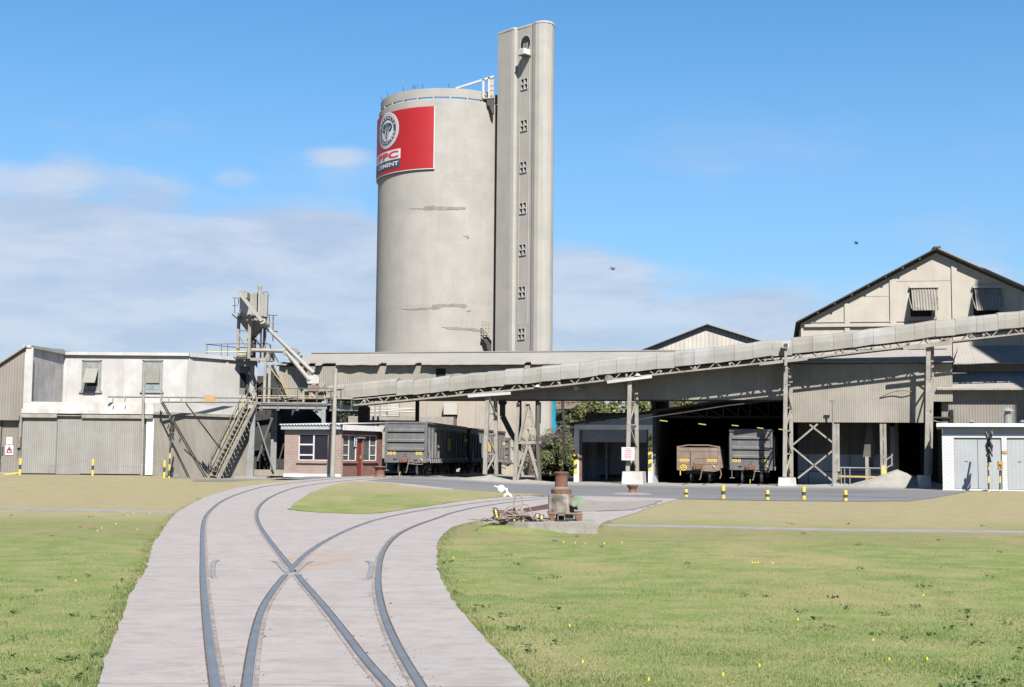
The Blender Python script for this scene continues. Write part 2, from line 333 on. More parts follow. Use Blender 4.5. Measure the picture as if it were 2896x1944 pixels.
M['reddoor'] = mat('dark_red_door', (0.27, 0.045, 0.035), (0.21, 0.04, 0.03), 2, 0.5)
M['glassdark'] = mat('dark_window_glass', (0.016, 0.013, 0.022), (0.022, 0.018, 0.03), 1.0, 0.35, spec=0.3, fine=0)
M['glasspale'] = mat('hazy_window_glass', (0.16, 0.17, 0.16), (0.10, 0.10, 0.095), 1.0, 0.2, spec=0.5, fine=0)
M['glassold'] = mat('dusty_window_glass', (0.34, 0.36, 0.35), (0.25, 0.265, 0.26), 2.0, 0.45, lines=[('xy', 0.33, 0.03, (0.45, 0.45, 0.42)), ('z', 0.66, 0.03, (0.42, 0.42, 0.40))])
M['glassblue'] = mat('bluish_glass', (0.36, 0.44, 0.48), (0.22, 0.28, 0.32), 3.0, 0.2)  # bluish base colour for the lower panes
M['latt'] = mat('window_lattice', (0.62, 0.60, 0.56), (0.50, 0.48, 0.45), 3, 0.8)
M['frame'] = mat('old_window_frame', (0.40, 0.39, 0.36), (0.33, 0.32, 0.29), 2, 0.7)
M['sash'] = mat('dusty_sash', (0.345, 0.33, 0.29), (0.30, 0.29, 0.255), 2, 0.7)
M['red'] = mat('red_billboard', (0.50, 0.010, 0.014), (0.46, 0.012, 0.017), 0.7, 0.5, fine=0.08, spec=0.4, lines=[('z', 1.9, 0.03, (0.42, 0.009, 0.012))])
M['signwhite'] = mat('sign_white', (0.80, 0.80, 0.81), (0.76, 0.76, 0.77), 2, 0.5, fine=0.05)
M['navy'] = mat('sign_navy', (0.035, 0.05, 0.075), (0.04, 0.055, 0.08), 2, 0.5, fine=0.05)
M['signred'] = mat('sign_red', (0.55, 0.02, 0.05), (0.5, 0.02, 0.045), 2, 0.5, fine=0.05)
M['rust'] = mat('rust_brown', (0.17, 0.085, 0.055), (0.12, 0.06, 0.042), 5, 0.85, c3=(0.21, 0.125, 0.085), rust=((0.26, 0.12, 0.05), 4, 0.6), bump=0.4, bscale=20)
M['dustyrust'] = mat('dusty_rust', (0.31, 0.24, 0.195), (0.24, 0.165, 0.125), 5, 0.9, c3=(0.36, 0.31, 0.26))
M['winch'] = mat('old_green_winch', (0.20, 0.175, 0.14), (0.075, 0.065, 0.05), 4.5, 0.75, c3=(0.13, 0.165, 0.105), streak=((0.30, 0.265, 0.22), 11, 0.75),
                 rust=((0.16, 0.085, 0.05), 3.5, 0.64))
M['green'] = mat('faded_green_paint', (0.25, 0.36, 0.24), (0.31, 0.38, 0.29), 5, 0.8, c3=(0.30, 0.30, 0.24))
M['rope'] = mat('dirty_rope', (0.25, 0.20, 0.17), (0.17, 0.13, 0.11), 9, 0.9)
M['wagon'] = mat('wagon_grey', (0.118, 0.118, 0.12), (0.09, 0.09, 0.092), 1.6, 0.6, c3=(0.145, 0.14, 0.132), streak=((0.16, 0.13, 0.10), 4.0, 0.45))
M['wagonside'] = mat('wagon_side_grey', (0.14, 0.14, 0.138), (0.105, 0.105, 0.103), 1.6, 0.65, streak=((0.22, 0.21, 0.195), 4.0, 0.5))
M['wagonrust'] = mat('wagon_brown', (0.20, 0.15, 0.115), (0.155, 0.115, 0.085), 1.8, 0.75, c3=(0.24, 0.20, 0.165), rust=((0.23, 0.09, 0.05), 2.0, 0.64), streak=((0.13, 0.09, 0.065), 5, 0.5))
M['wagongap'] = mat('wagon_dark_groove', (0.02, 0.02, 0.021), (0.03, 0.03, 0.03), 3, 0.8)
M['bogie'] = mat('bogie_black', (0.022, 0.021, 0.02), (0.04, 0.036, 0.032), 4, 0.8)
M['tread'] = mat('wheel_tread_steel', (0.55, 0.56, 0.58), (0.45, 0.46, 0.48), 4, 0.3, metal=0.25)
M['railhead'] = mat('worn_rail_steel', (0.17, 0.18, 0.20), (0.14, 0.15, 0.165), 3, 0.45, metal=0.35, c3=(0.19, 0.17, 0.15), fine=0.1)
M['gapline'] = mat('rail_gap', (0.07,.06,.055), (.14,.12,.105), 8, .95)
M['groove'] = mat('flangeway_groove', (0.24, 0.205, 0.18), (0.40, 0.35, 0.325), 9, 0.95)
M['padj'] = mat('pole_weathered', (0.46, 0.43, 0.37), (0.38, 0.355, 0.31), 3, 0.8, streak=((0.3, 0.27, 0.23), 8, 0.4))
M['trunk'] = mat('bark', (0.16, 0.125, 0.09), (0.10, 0.08, 0.06), 6, 0.95, bump=0.6, bscale=20)
M['twig'] = mat('dry_twigs', (0.24, 0.195, 0.16), (0.17, 0.135, 0.11), 5, 0.9)
M['cyan'] = mat('cyan_chute', (0.02, 0.33, 0.48), (0.03, 0.26, 0.38), 2, 0.5)
M['orange'] = mat('orange_plate', (0.62, 0.36, 0.12), (0.50, 0.34, 0.16), 3, 0.7)
M['stripe'] = stripes('bollard_bands', (0.66, 0.45, 0.015), (0.035, 0.035, 0.04), 1000.0)
M['crosspost'] = stripes('crossing_post_bands', (0.60, 0.42, 0.05), (0.035, 0.036, 0.045), 0.62, 0.5, 0, 0.2)
M['hazard'] = stripes('hazard_stripes', (0.66, 0.43, 0.01), (0.04, 0.04, 0.045), 0.52, 0.52, -0.62)
M['hazard2'] = stripes('worn_hazard_band', (0.66, 0.43, 0.02), (0.36, 0.34, 0.29), 0.48, 0.5, 0.5)
def leafmat(name, a, b, c):
    a, b, c = (tuple(x * (ALB if name in ('grass_blades', 'weed_leaves') else 0.95) for x in q) for q in (a, b, c))
    m = bpy.data.materials.new(name); m.use_nodes = True; g = NG(m.node_tree); bs = m.node_tree.nodes['Principled BSDF']
    at = g.new('ShaderNodeAttribute', attribute_name='tint'); t = at.outputs['Fac']
    col = g.mix(g.step(t, 0.0, 0.55), a, b); col = g.mix(g.step(t, 0.6, 1.0), col, c)
    g.l.new(col, bs.inputs['Base Color']); bs.inputs['Roughness'].default_value = 0.6; bs.inputs['Specular IOR Level'].default_value = 0.25
    tr = g.new('ShaderNodeBsdfTranslucent'); g.l.new(col, tr.inputs[0]); mx = g.new('ShaderNodeMixShader'); mx.inputs[0].default_value = 0.25
    g.l.new(bs.outputs[0], mx.inputs[1]); g.l.new(tr.outputs[0], mx.inputs[2]); g.l.new(mx.outputs[0], m.node_tree.nodes['Material Output'].inputs[0])
    return m
M['leafolive'] = leafmat('olive_leaves', (0.055, 0.062, 0.022), (0.105, 0.112, 0.04), (0.20, 0.19, 0.085))
M['leafdark'] = leafmat('dark_leaves', (0.018, 0.03, 0.016), (0.035, 0.05, 0.028), (0.07, 0.085, 0.045))
M['leafshrub'] = leafmat('shrub_leaves', (0.045, 0.06, 0.022), (0.10, 0.115, 0.045), (0.21, 0.19, 0.10))
M['blade'] = leafmat('grass_blades', (0.24, 0.32, 0.10), (0.36, 0.38, 0.16), (0.54, 0.47, 0.28))
M['weed'] = leafmat('weed_leaves', (0.05, 0.12, 0.03), (0.08, 0.16, 0.045), (0.12, 0.2, 0.06))
M['dandelion'] = mat('dandelion_yellow', (0.75, 0.6, 0.02), (0.7, 0.5, 0.02), 2, 0.6)
def ground_mat(name='lawn_ground', y0=26.5, y1=34.0):
    m = bpy.data.materials.new(name); m.use_nodes = True; g = NG(m.node_tree); b = m.node_tree.nodes['Principled BSDF']
    v = g.new('ShaderNodeTexCoord').outputs['Object']; x, y, z = g.sep(v)[:3]
    big = g.noise(g.scaled(v, (1, 0.45, 1)), 0.35, 4, 0.6); mid = g.noise(v, 1.7, 5, 0.65); fin = g.noise(g.scaled(v, (1, 0.5, 1)), 26, 4, 0.7)
    # the lawn beyond the narrow path is mown short and dried out, the near lawn is green with bleached patches
    far = g.step(g.math('MULTIPLY_ADD', g.math('SUBTRACT', big, 0.5), 10.0, y), y0, y1)
    grn = g.mix(g.step(mid, 0.38, 0.62), (0.205, 0.275, 0.08), (0.31, 0.315, 0.13))
    grn = g.mix(g.math('MULTIPLY', g.step(big, 0.48, 0.62), 0.7), grn, (0.40, 0.34, 0.17)); grn = g.mix(g.math('MULTIPLY', g.step(g.noise(v, 0.55, 5, 0.7), 0.52, 0.68), 0.6), grn, (0.14, 0.21, 0.06))
    dry = g.mix(g.step(mid, 0.35, 0.65), (0.41, 0.355, 0.205), (0.35, 0.31, 0.18))
    dry = g.mix(g.math('MULTIPLY', g.step(g.noise(g.scaled(v, (0.5, 2.2, 1)), 0.9, 5, 0.6), 0.52, 0.72), 0.6), dry, (0.29, 0.24, 0.14))
    col = g.mix(far, grn, dry)
    col = g.mix(g.math('MULTIPLY', g.step(g.noise(v, 0.8, 4, 0.7), 0.60, 0.74), 0.5), col, (0.20, 0.155, 0.095))
    path = g.math('MULTIPLY', g.step(y, 21.0, 26.0), g.step(y, 31.0, 27.0)); col = g.mix(g.math('MULTIPLY', path, g.step(mid, 0.3, 0.7)), col, (0.30, 0.25, 0.14))
    col = g.mix(0.42, col, g.mix(fin, (0.1, 0.1, 0.1), (0.9, 0.9, 0.9)), 'OVERLAY')
    bp = g.new('ShaderNodeBump'); bp.inputs['Strength'].default_value = 0.8; bp.inputs['Distance'].default_value = 0.03
    g.l.new(g.math('ADD', fin, mid), bp.inputs['Height']); g.l.new(bp.outputs[0], b.inputs['Normal'])
    col = g.mix(1.0, col, (ALB,) * 3, 'MULTIPLY')
    g.l.new(col, b.inputs['Base Color']); b.inputs['Roughness'].default_value = 0.95; b.inputs['Specular IOR Level'].default_value = 0.1
    return m
def paving_mat():
    m = bpy.data.materials.new('track_paving'); m.use_nodes = True; g = NG(m.node_tree); b = m.node_tree.nodes['Principled BSDF']
    v = g.new('ShaderNodeTexCoord').outputs['Object']; x, y, z = g.sep(v)[:3]
    n = g.noise(v, 0.7, 5, 0.6); n2 = g.noise(g.scaled(v, (1.3, 1.9, 1)), 1.9, 8, 0.72, 0.4)
    col = g.mix(g.step(n, 0.36, 0.64), (0.455, 0.405, 0.385), (0.415, 0.385, 0.37))
    col = g.mix(g.math('MULTIPLY', g.step(n2, 0.42, 0.66), 0.75), col, (0.35, 0.31, 0.295))
    col = g.mix(g.math('MULTIPLY', g.step(g.noise(v, 0.55, 5, 0.7, 0.6), 0.60, 0.74), 0.35), col, (0.42, 0.30, 0.265))
    col = g.mix(g.math('MULTIPLY', g.step(g.noise(v, 1.9, 8, 0.8), 0.62, 0.72), 0.6), col, (0.21, 0.195, 0.19))
    col = g.mix(g.math('MULTIPLY', g.step(g.noise(g.scaled(v, (1, 2.5, 1)), 24, 3, 0.7), 0.66, 0.72), 0.6), col, (0.19, 0.17, 0.16))
    col = g.mix(0.6, col, g.mix(g.noise(g.scaled(v, (0.8, 4.0, 1)), 6.0, 8, 0.8), (0, 0, 0), (1, 1, 1)), 'SOFT_LIGHT')
    col = g.mix(g.math('MULTIPLY', g.step(g.noise(v, 13, 4, 0.75), 0.66, 0.74), 0.5), col, (0.55, 0.50, 0.475))
    # rust washed off the crossing rails
    d = g.math('ADD', g.math('POWER', g.math('MULTIPLY', g.math('ADD', x, 2.75), 1.6), 2), g.math('POWER', g.math('MULTIPLY', g.math('SUBTRACT', y, 18.6), 0.42), 2))
    col = g.mix(g.math('MULTIPLY', g.math('MULTIPLY', g.step(d, 1.3, 0.0), g.step(g.noise(v, 2.5, 5, 0.7), 0.38, 0.68)), 0.7), col, (0.44, 0.26, 0.12))
    fr = g.math('FRACT', g.math('DIVIDE', g.math('MULTIPLY_ADD', g.noise(v, 0.8, 3), 0.12, y), 4.3))
    col = g.mix(g.math('MULTIPLY', g.math('LESS_THAN', fr, 0.009), 0.45), col, (0.22, 0.19, 0.175))
    bp = g.new('ShaderNodeBump'); bp.inputs['Strength'].default_value = 0.5; bp.inputs['Distance'].default_value = 0.012
    g.l.new(g.math('ADD', g.noise(v, 30, 5, 0.7), g.math('MULTIPLY', n2, 1.5)), bp.inputs['Height']); g.l.new(bp.outputs[0], b.inputs['Normal'])
    col = g.mix(1.0, col, (ALB,) * 3, 'MULTIPLY')
    g.l.new(col, b.inputs['Base Color']); b.inputs['Roughness'].default_value = 0.9; b.inputs['Specular IOR Level'].default_value = 0.2
    return m
def road_mat():
    m = bpy.data.materials.new('dusty_asphalt'); m.use_nodes = True; g = NG(m.node_tree); b = m.node_tree.nodes['Principled BSDF']
    v = g.new('ShaderNodeTexCoord').outputs['Object']; x, y, z = g.sep(v)[:3]
    sv_ = g.scaled(v, (0.10, 0.9, 1)); n = g.noise(sv_, 1.2, 6, 0.6, 0.8)
    col = g.mix(g.step(n, 0.36, 0.64), (0.235, 0.233, 0.238), (0.165, 0.164, 0.17))
    col = g.mix(g.math('MULTIPLY', g.step(g.noise(g.scaled(v, (0.07, 0.8, 1)), 1.9, 5, 0.6, 1.2), 0.55, 0.66), 0.7), col, (0.10, 0.10, 0.104))
    col = g.mix(g.math('MULTIPLY', g.step(g.noise(g.scaled(v, (0.12, 1.0, 1)), 2.4, 6, 0.7, 0.6), 0.56, 0.72), 0.5), col, (0.30, 0.295, 0.29))
    dust = g.step(g.math('ADD', g.math('MULTIPLY_ADD', x, 0.2, y), g.math('MULTIPLY', g.math('SUBTRACT', g.noise(v, 0.35, 5, 0.6), 0.5), 9.0)), 66.0, 74.0)
    col = g.mix(g.math('MULTIPLY', dust, 0.85), col, (0.40, 0.385, 0.355))
    col = g.mix(1.0, col, (ALB,) * 3, 'MULTIPLY')
    g.l.new(col, b.inputs['Base Color']); b.inputs['Roughness'].default_value = 0.85; b.inputs['Specular IOR Level'].default_value = 0.25
    return m
LAMP = mat('strip_lamp_tube', (.5,.45,.2), None, 2, .5); LAMP.node_tree.nodes['Principled BSDF'].inputs['Emission Color'].default_value = (1.0,.85,.3,1); LAMP.node_tree.nodes['Principled BSDF'].inputs['Emission Strength'].default_value = .28
M['lawn'] = ground_mat(); M['islandlawn'] = ground_mat('island_lawn', 36.0, 58.0); M['checkrail'] = mat('dusty_check_rail', (.33,.32,.31), (.26,.25,.245), 4, .7); M['paving'] = paving_mat(); M['road'] = road_mat()
M['path'] = mat('path_concrete', (0.34, 0.335, 0.33), (0.27, 0.265, 0.26), 2.5, 0.9)
M['dirt'] = mat('bare_dirt', (0.37, 0.32, 0.285), (0.30, 0.255, 0.225), 2.5, 0.95, c3=(0.33, 0.29, 0.26), bump=1.0, bscale=8)
M['drygrass'] = M['lawn']
# ---------------------------------------------------------------- ground, road, paving
def poly_of(*segs):
    out = []
    for c, pts in segs:
        for p in pts: out.append(p if c == 'W' else tuple(gnd(px(c, *p)))[:2])
    return out
def drape(name, poly, m, dz, step=2.0, skirt=0.0, kind='structure', label=None, cat=None):
    bm = bmesh.new(); bm.faces.new([bm.verts.new((x, y, 0)) for x, y in poly])
    bmesh.ops.triangulate(bm, faces=bm.faces)
    xs = [p[0] for p in poly]; ys = [p[1] for p in poly]
    for ax, lo, hi in ((0, min(xs), max(xs)), (1, min(ys), max(ys))):
        t = math.ceil(lo / step) * step
        while t < hi:
            co = (t, 0, 0) if ax == 0 else (0, t, 0); no = (1, 0, 0) if ax == 0 else (0, 1, 0)
            bmesh.ops.bisect_plane(bm, geom=bm.verts[:] + bm.edges[:] + bm.faces[:], plane_co=co, plane_no=no, dist=1e-5); t += step
    for v in bm.verts: v.co.z = hz(v.co.x, v.co.y) + dz
    if skirt:
        ed = [e for e in bm.edges if e.is_boundary]
        r = bmesh.ops.extrude_edge_only(bm, edges=ed)
        for v in r['geom']:
            if isinstance(v, bmesh.types.BMVert): v.co.z -= skirt
    bmesh.ops.recalc_face_normals(bm, faces=bm.faces)
    me = bpy.data.meshes.new(name); bm.to_mesh(me); bm.free(); me.materials.append(m)
    if me.polygons and sum(p.normal.z for p in me.polygons) < 0: me.flip_normals()
    o = bpy.data.objects.new(name, me); S.collection.objects.link(o); return tag(o, label, cat, None, kind)
def lines_(lo, hi, st, far): return [-far, -far * 0.3, lo - 60] + list(np.arange(lo, hi + 0.01, st)) + [hi + 60, far * 0.3, far]
gx = lines_(-44, 60, 2.0, 2500.0); gy = [-200.0, -40.0] + list(np.arange(-4, 130.1, 2.0)) + [200.0, 700.0, 2500.0]
gm = MB(); nx = len(gx)
gm.add([(x, y, hz(x, y)) for y in gy for x in gx], [(j*nx+i, j*nx+i+1, (j+1)*nx+i+1, (j+1)*nx+i) for j in range(len(gy)-1) for i in range(nx-1)])
solo('ground', gm, M['lawn'], WF, (0,0,0), None, kind='structure', smooth=True)
PAD_L = [('L2', [(655,1640),(680,1568),(720,1400),(790,1240),(840,1120),(870,1050),(890,960),(940,870),(1010,760),(1040,650),(1050,590),(1100,530),(1150,450),(1220,370),(1300,320),(1400,270),(1500,235),(1600,208),(1700,188),(1850,168)]),
         ('L3', [(750,158),(900,142),(1050,131),(1200,123),(1400,114)])]
PAD_R = [('L3', [(1500,130),(1300,152)]), ('L4', [(860,264),(1040,262),(1120,300),(1180,360),(1260,426),(1190,470),(700,450),(480,440),(330,437),(200,470),(130,520),(90,590),(80,740),(100,800),(150,900),(220,1030),(330,1165),(430,1280),(580,1430),(700,1568),(760,1640)])]
pad_poly = poly_of(*PAD_L, *PAD_R)
def jitter(poly, amp=0.03, seg=0.5, seed=1):
    r = random.Random(seed); out = []
    for i, p in enumerate(poly):
        q = poly[(i+1) % len(poly)]; L = math.dist(p, q); n = max(1, min(24, int(L / seg)))
        if L > 30: n = 1
        for j in range(n):
            t = j / n; a = amp if j else amp * 0.5
            out.append((p[0] + (q[0]-p[0])*t + r.uniform(-a, a), p[1] + (q[1]-p[1])*t + r.uniform(-a, a)))
    return out
drape('track_paving', jitter(pad_poly, 0.018, 0.3), M['paving'], 0.03, 2.0, 0.06)
isl = poly_of(('L3', [(765,355),(800,320),(860,275),(920,235),(1000,205),(1080,180),(1180,160),(1300,160),(1450,168),(1600,190),(1750,205),(1948,218)]),
              ('L4', [(200,212),(420,228),(700,243),(820,250),(600,262),(400,276),(200,303),(0,334)]), ('L3', [(1600,347),(1500,364),(1400,379),(1300,385),(1150,381),(1000,376),(850,364)]))
drape('grass_island', jitter(isl, 0.04, 0.4, 2), M['islandlawn'], 0.045, 2.0, 0.03)
road = poly_of(('L3', [(-60,135),(150,153),(560,150),(900,142),(1200,150),(1300,158),(1948,216)]), ('L4', [(420,228),(860,258),(1100,256),(1400,262),(1750,274)]),
               ('L5', [(0,276),(120,280),(400,285),(700,288),(1000,290),(1380,288),(1550,268),(1700,240),(1820,218),(2182,222)]),
               ('W', [(45,58),(45,98),(3.6,104),(3.4,78)]), ('K4', [(700,1143),(470,1147),(200,1128),(0,1108)]), ('K3', [(700,1345),(0,1338)]), ('W', [(-13,76),(-21,76)]))
drape('asphalt_road', jitter(road, 0.05, 0.6, 3), M['road'], 0.012, 2.0)
apron = poly_of(('L4', [(860,258),(1100,256),(1400,262),(1750,274),(1700,290),(1560,330),(1450,375),(1270,425),(1190,470),(1000,440),(900,330)]))
drape('yard_apron', jitter(apron, 0.03, 0.4, 4), M['paving'], 0.022, 2.0, 0.02)
dirt = poly_of(('L4', [(1080,285),(1300,300),(1500,290),(1640,285),(1560,325),(1450,352),(1250,362),(1080,365),(900,375),(880,350),(960,320)]))
drape('bare_soil', jitter(dirt, 0.10, 0.3, 5), M['dirt'], 0.036, 2.0)
def strip(name, c, pts, w, m, dz):
    c3 = [gnd(px(cc, *p)) for cc, p in zip(c, pts)]; L = []; Rr = []
    c3 = cat_rom([(p.x, p.y, 0) for p in c3], 4)
    for i, p in enumerate(c3):
        d = (c3[min(i+1, len(c3)-1)] - c3[max(0, i-1)]).normalized(); n = Vector((-d.y, d.x, 0)) * (w/2)
        L.append((p+n)[:2]); Rr.append((p-n)[:2])
    return drape(name, jitter(L + Rr[::-1], 0.02, 0.5, 6), m, dz, 2.0, 0.02)
strip('footpath', ['L2']*5, [(-250,332),(0,338),(400,348),(700,357),(1245,366)], 0.75, M['path'], 0.014)
strip('footpath', ['L4','L4','L5','L5','L5','L5'], [(1230,452),(1500,458),(0,467),(900,487),(2182,502),(2500,508)], 0.72, M['path'], 0.014)
# dusty ground below the wagons and at the foot of the shed
drape('ballast', [(-13,74.5),(-2.6,72.5),(1.0,71.5),(3.3,72.5),(1.5,90),(4,128),(-4,128),(-8,98)], M['dustpile'], 0.008, 2.0)
def pile(name, label, c, rx, ry, h, seed):
    mb = MB(); n = 26; k = 9
    vs = [(c[0], c[1], hz(c[0], c[1]) + h)]
    for j in range(1, k+1):
        for i in range(n):
            a = 2*math.pi*i/n; t = j/k; w = 1 + 0.16*mnoise.noise(Vector((math.cos(a)*1.6, math.sin(a)*1.6, seed)))
            x, y = c[0] + rx*t*w*math.cos(a), c[1] + ry*t*w*math.sin(a)
            vs.append((x, y, hz(x, y) - 0.01 + h*max(0, (1-t)**1.25) + 0.10*h*mnoise.noise(Vector((x*1.3, y*1.3, seed)))*(1-t)))
    fs = [(0, 1+i, 1+(i+1) % n) for i in range(n)] + [(1+(j-1)*n+i, 1+j*n+i, 1+j*n+(i+1) % n, 1+(j-1)*n+(i+1) % n) for j in range(1, k) for i in range(n)]
    mb.add(vs, fs); return solo(name, mb, M['dustpile'], WF, (c[0], c[1], hz(*c[:2])), label, 'dust heap', 'spilled cement dust heaps', True)
# ---------------------------------------------------------------- rails set in the paving
RA_L = [('L3', [(275,1640),(265,1568),(240,1400),(215,1200),(195,1000),(183,850),(180,700),(178,560),(182,460),(200,400),(240,350),(300,300),(380,260),(480,225),(600,193),(760,172),(900,155),(1050,141),(1200,130),(1350,122),(1480,118)])]
RA_R = [('L3', [(1490,1640),(1432,1568),(1300,1420),(1150,1215),(1000,1020),(880,880),(820,805),(700,655),(620,545),(560,450),(548,390),(562,340),(600,297),(660,258),(750,220),(850,192),(1000,170),(1150,153),(1300,140),(1450,129),(1550,123)])]
RB_L = [('L3', [(480,1640),(490,1568),(510,1400),(545,1200),(590,1050),(660,930),(750,815),(850,705),(930,635),(1030,570),(1150,508),(1300,448),(1450,405),(1650,365),(1800,340)]), ('L4', [(110,342),(240,322),(440,296),(620,279),(860,260)])]
RB_R = [('L3', [(1700,1640),(1660,1568),(1560,1400),(1470,1220),(1410,1050),(1383,900),(1385,800),(1400,700),(1435,620),(1500,545),(1590,490),(1700,445),(1820,405)]), ('L4', [(150,388),(300,348),(450,322),(620,298),(860,275)])]
def smooth_pts(seg, ext=None):
    pts = [gnd(px(c, *p)) for c, ps in seg for p in ps]; pts = [Vector((p.x, p.y, 0)) for p in pts]
    if ext: pts += [Vector((*e, 0)) for e in ext]
    o = cat_rom(pts, 8)
    for _ in range(10): o = [o[0]] + [(o[i-1] + o[i]*2 + o[i+1]) / 4 for i in range(1, len(o)-1)] + [o[-1]]
    return o
def rail_strip(mb, pts, off, w, z0, z1, k=0):
    n = len(pts); vs = []
    for i, p in enumerate(pts):
        d = (pts[min(i+1, n-1)] - pts[max(0, i-1)]).normalized(); nrm = Vector((-d.y, d.x, 0)); h = hz(p.x, p.y)
        a = p + nrm*(off - w/2); b = p + nrm*(off + w/2); e = (w*0.12)
        a2 = p + nrm*(off - w/2 + e); b2 = p + nrm*(off + w/2 - e)
        vs += [(a.x, a.y, h+z0), (a.x, a.y, h+z1-0.008), (a2.x, a2.y, h+z1), (b2.x, b2.y, h+z1), (b.x, b.y, h+z1-0.008), (b.x, b.y, h+z0)]
    fs = [(i*6+j, i*6+j+1, (i+1)*6+j+1, (i+1)*6+j) for i in range(n-1) for j in range(5)] + [tuple(range(6)), tuple((n-1)*6+j for j in range(5, -1, -1))]
    mb.add(vs, fs, k)
def cut(pts, c, r): return [p for p in pts if (p - c).length > r]
A_L = smooth_pts(RA_L, [(-4.95,75),(-3.9,82),(-2.3,92)]); A_R = smooth_pts(RA_R, [(-3.85,75),(-2.8,82),(-1.2,92)]); B_L = smooth_pts(RB_L); B_R = smooth_pts(RB_R)
xing = gnd(px('L3', 790, 792)); xing.z = 0
print('gauge bottom', (A_R[8]-A_L[8]).length, (B_R[8]-B_L[8]).length, 'xing', xing[:])
def rail(lst, side, label, zt=0.046):
    mb = MB()
    for pts in lst:
        if len(pts) < 2: continue
        rail_strip(mb, pts, 0, 0.060, 0.0, zt, 0); rail_strip(mb, pts, side*0.051, 0.036, 0.0, 0.0345, 1); rail_strip(mb, pts, -side*0.039, 0.016, 0.0, 0.0335, 2)
    p = lst[0][0]; return solo('rail', mb, [M['railhead'], M['groove'], M['gapline']], WF, (p.x, p.y, 0), label, 'rail', 'rails set flush in the track paving', True)
def split(pts):
    a, b = [], []; on = a
    i0 = min(range(len(pts)), key=lambda i: (pts[i]-xing).length)
    return [p for p in pts[:i0] if (p-xing).length > 0.13], [p for p in pts[i0:] if (p-xing).length > 0.02]
rail([A_L], -1, 'leftmost rail in the paving, curving away left then right to the grey wagon')
rail(split(A_R), 1, 'rail crossing at the frog from the lower right towards the brick hut')
rail(split(B_L), -1, 'rail crossing at the frog from the lower left towards the winch', 0.0445)
rail([B_R], 1, 'rightmost rail in the paving, bending right past the heap of rope')
def guard(c, pts, label, m='railhead'):
    q = cat_rom([(p.x, p.y, 0) for p in (gnd(px(c, *p)) for p in pts)], 6); mb = MB(); rail_strip(mb, q, 0, 0.07, 0.0, 0.046 if m != 'railhead' else 0.052, 0)
    return solo('check_rail', mb, M[m], WF, (q[0].x, q[0].y, 0), label, 'check rail', 'short check rails beside the crossing', True)
guard('L3', [(268,838),(252,826),(246,790),(248,745),(258,722),(276,714)], 'short curved check rail beside the leftmost rail', 'checkrail')
guard('L3', [(1292,850),(1320,832),(1335,790),(1341,745),(1330,726),(1312,720)], 'short curved check rail inside the rightmost rail', 'checkrail')
guard('L3', [(668,720),(700,733),(735,775),(765,797)], 'stub check rail left of the crossing point', 'path')
guard('L3', [(925,722),(880,738),(835,780),(812,800)], 'stub check rail right of the crossing point', 'path')

# crumbled concrete along the rails; too many bits to count
cb = MB(); rr = random.Random(8)
for pts, sd_, n in ((A_R, 1, 150), (B_R, -1, 220), (A_L, -1, 40), (B_L, 1, 50)):
    for _ in range(n):
        i = int(len(pts)*rr.random()**1.6*.62); p = pts[i]; d = (pts[i+1]-p).normalized(); o = (1 if rr.random() < .6 else -1)*(.05+abs(rr.gauss(0, .045))); q = p + Vector((-d.y, d.x, 0))*o + d*rr.uniform(-.2, .2)
        e = rr.uniform(.003, .008)*(2.2 if rr.random() < .08 else 1); z = hz(q.x, q.y)+.03; cb.add([(q.x-e, q.y-e*.7, z), (q.x+e, q.y-e*.5, z), (q.x+e*.4, q.y+e, z), (q.x, q.y, z+e*.9)], [(0,1,3), (1,2,3), (2,0,3)])
solo('crumbs', cb, M['gapline'], WF, (0, 12, 0), 'small dark crumbs of broken concrete along the rails', 'rubble', None, False, 'stuff')
# ---------------------------------------------------------------- silo with its billboard
c0 = atY(px('D', 1014, 800), 112.0); SX, SY, SR = c0.x, 112.0, 5.9
def zat(c, x, y, Y): return atY(px(c, x, y), Y).z
z_wall = zat('K8', 600, 668, SY - SR); z_pb = zat('K8', 600, 652, SY - SR); z_pt = zat('K8', 600, 583, SY - SR)
silo = thing('silo', 'tall round pale concrete silo with red billboard, towering behind the long shed', 'silo', WF, (SX, SY, 0))
def cyl(theta, r, z): return (SX + r*math.sin(theta), SY - r*math.cos(theta), z)
mb = MB().lathe([(SR, 0), (SR, z_wall*0.5), (SR, z_wall-0.5), (SR, z_wall-0.04), (SR-0.05, z_wall), (SR-0.55, z_wall), (0.01, z_wall+0.05)], (SX, SY, 0), 96)
part('shell', mb, M['silo'], silo, True)
rp = SR - 0.12
mb = MB().lathe([(rp-0.18, z_pb), (rp, z_pb), (rp, z_pt), (rp-0.18, z_pt), (rp-0.18, z_pb)], (SX, SY, 0), 96)
part('parapet', mb, M['silo'], silo, True)
mb = MB()
for i in range(26):
    t = 2*math.pi*i/26 + 0.09; p = Vector(cyl(t, rp-0.1, z_wall-0.02)); mb.bar(p, p + Vector((0,0,z_pb-z_wall+0.04)), 0.32, 0.14, up=(math.cos(t), math.sin(t), 0))
part('parapet_support', mb, M['silo'], silo)
for kx in (100, 160, 300, 392, 460, 670):
    a = math.asin(max(-0.98, min(0.98, (1040 + kx/2.8 - 1264)/196.0))); mb = MB()
    p = Vector(cyl(a, rp-0.05, z_pt-0.02)); q = p + Vector((-0.12, 0, 0.42)); mb.tube(p, q, 0.025, n=5)
    if kx == 392:
        for dz in (0.2, 0.34): mb.bar(p + Vector((-0.3, 0, dz)), p + Vector((0.25, 0, dz+0.03)), 0.02)
    part('lightning_rod' if kx != 392 else 'aerial', mb, M['darksteel'], silo)
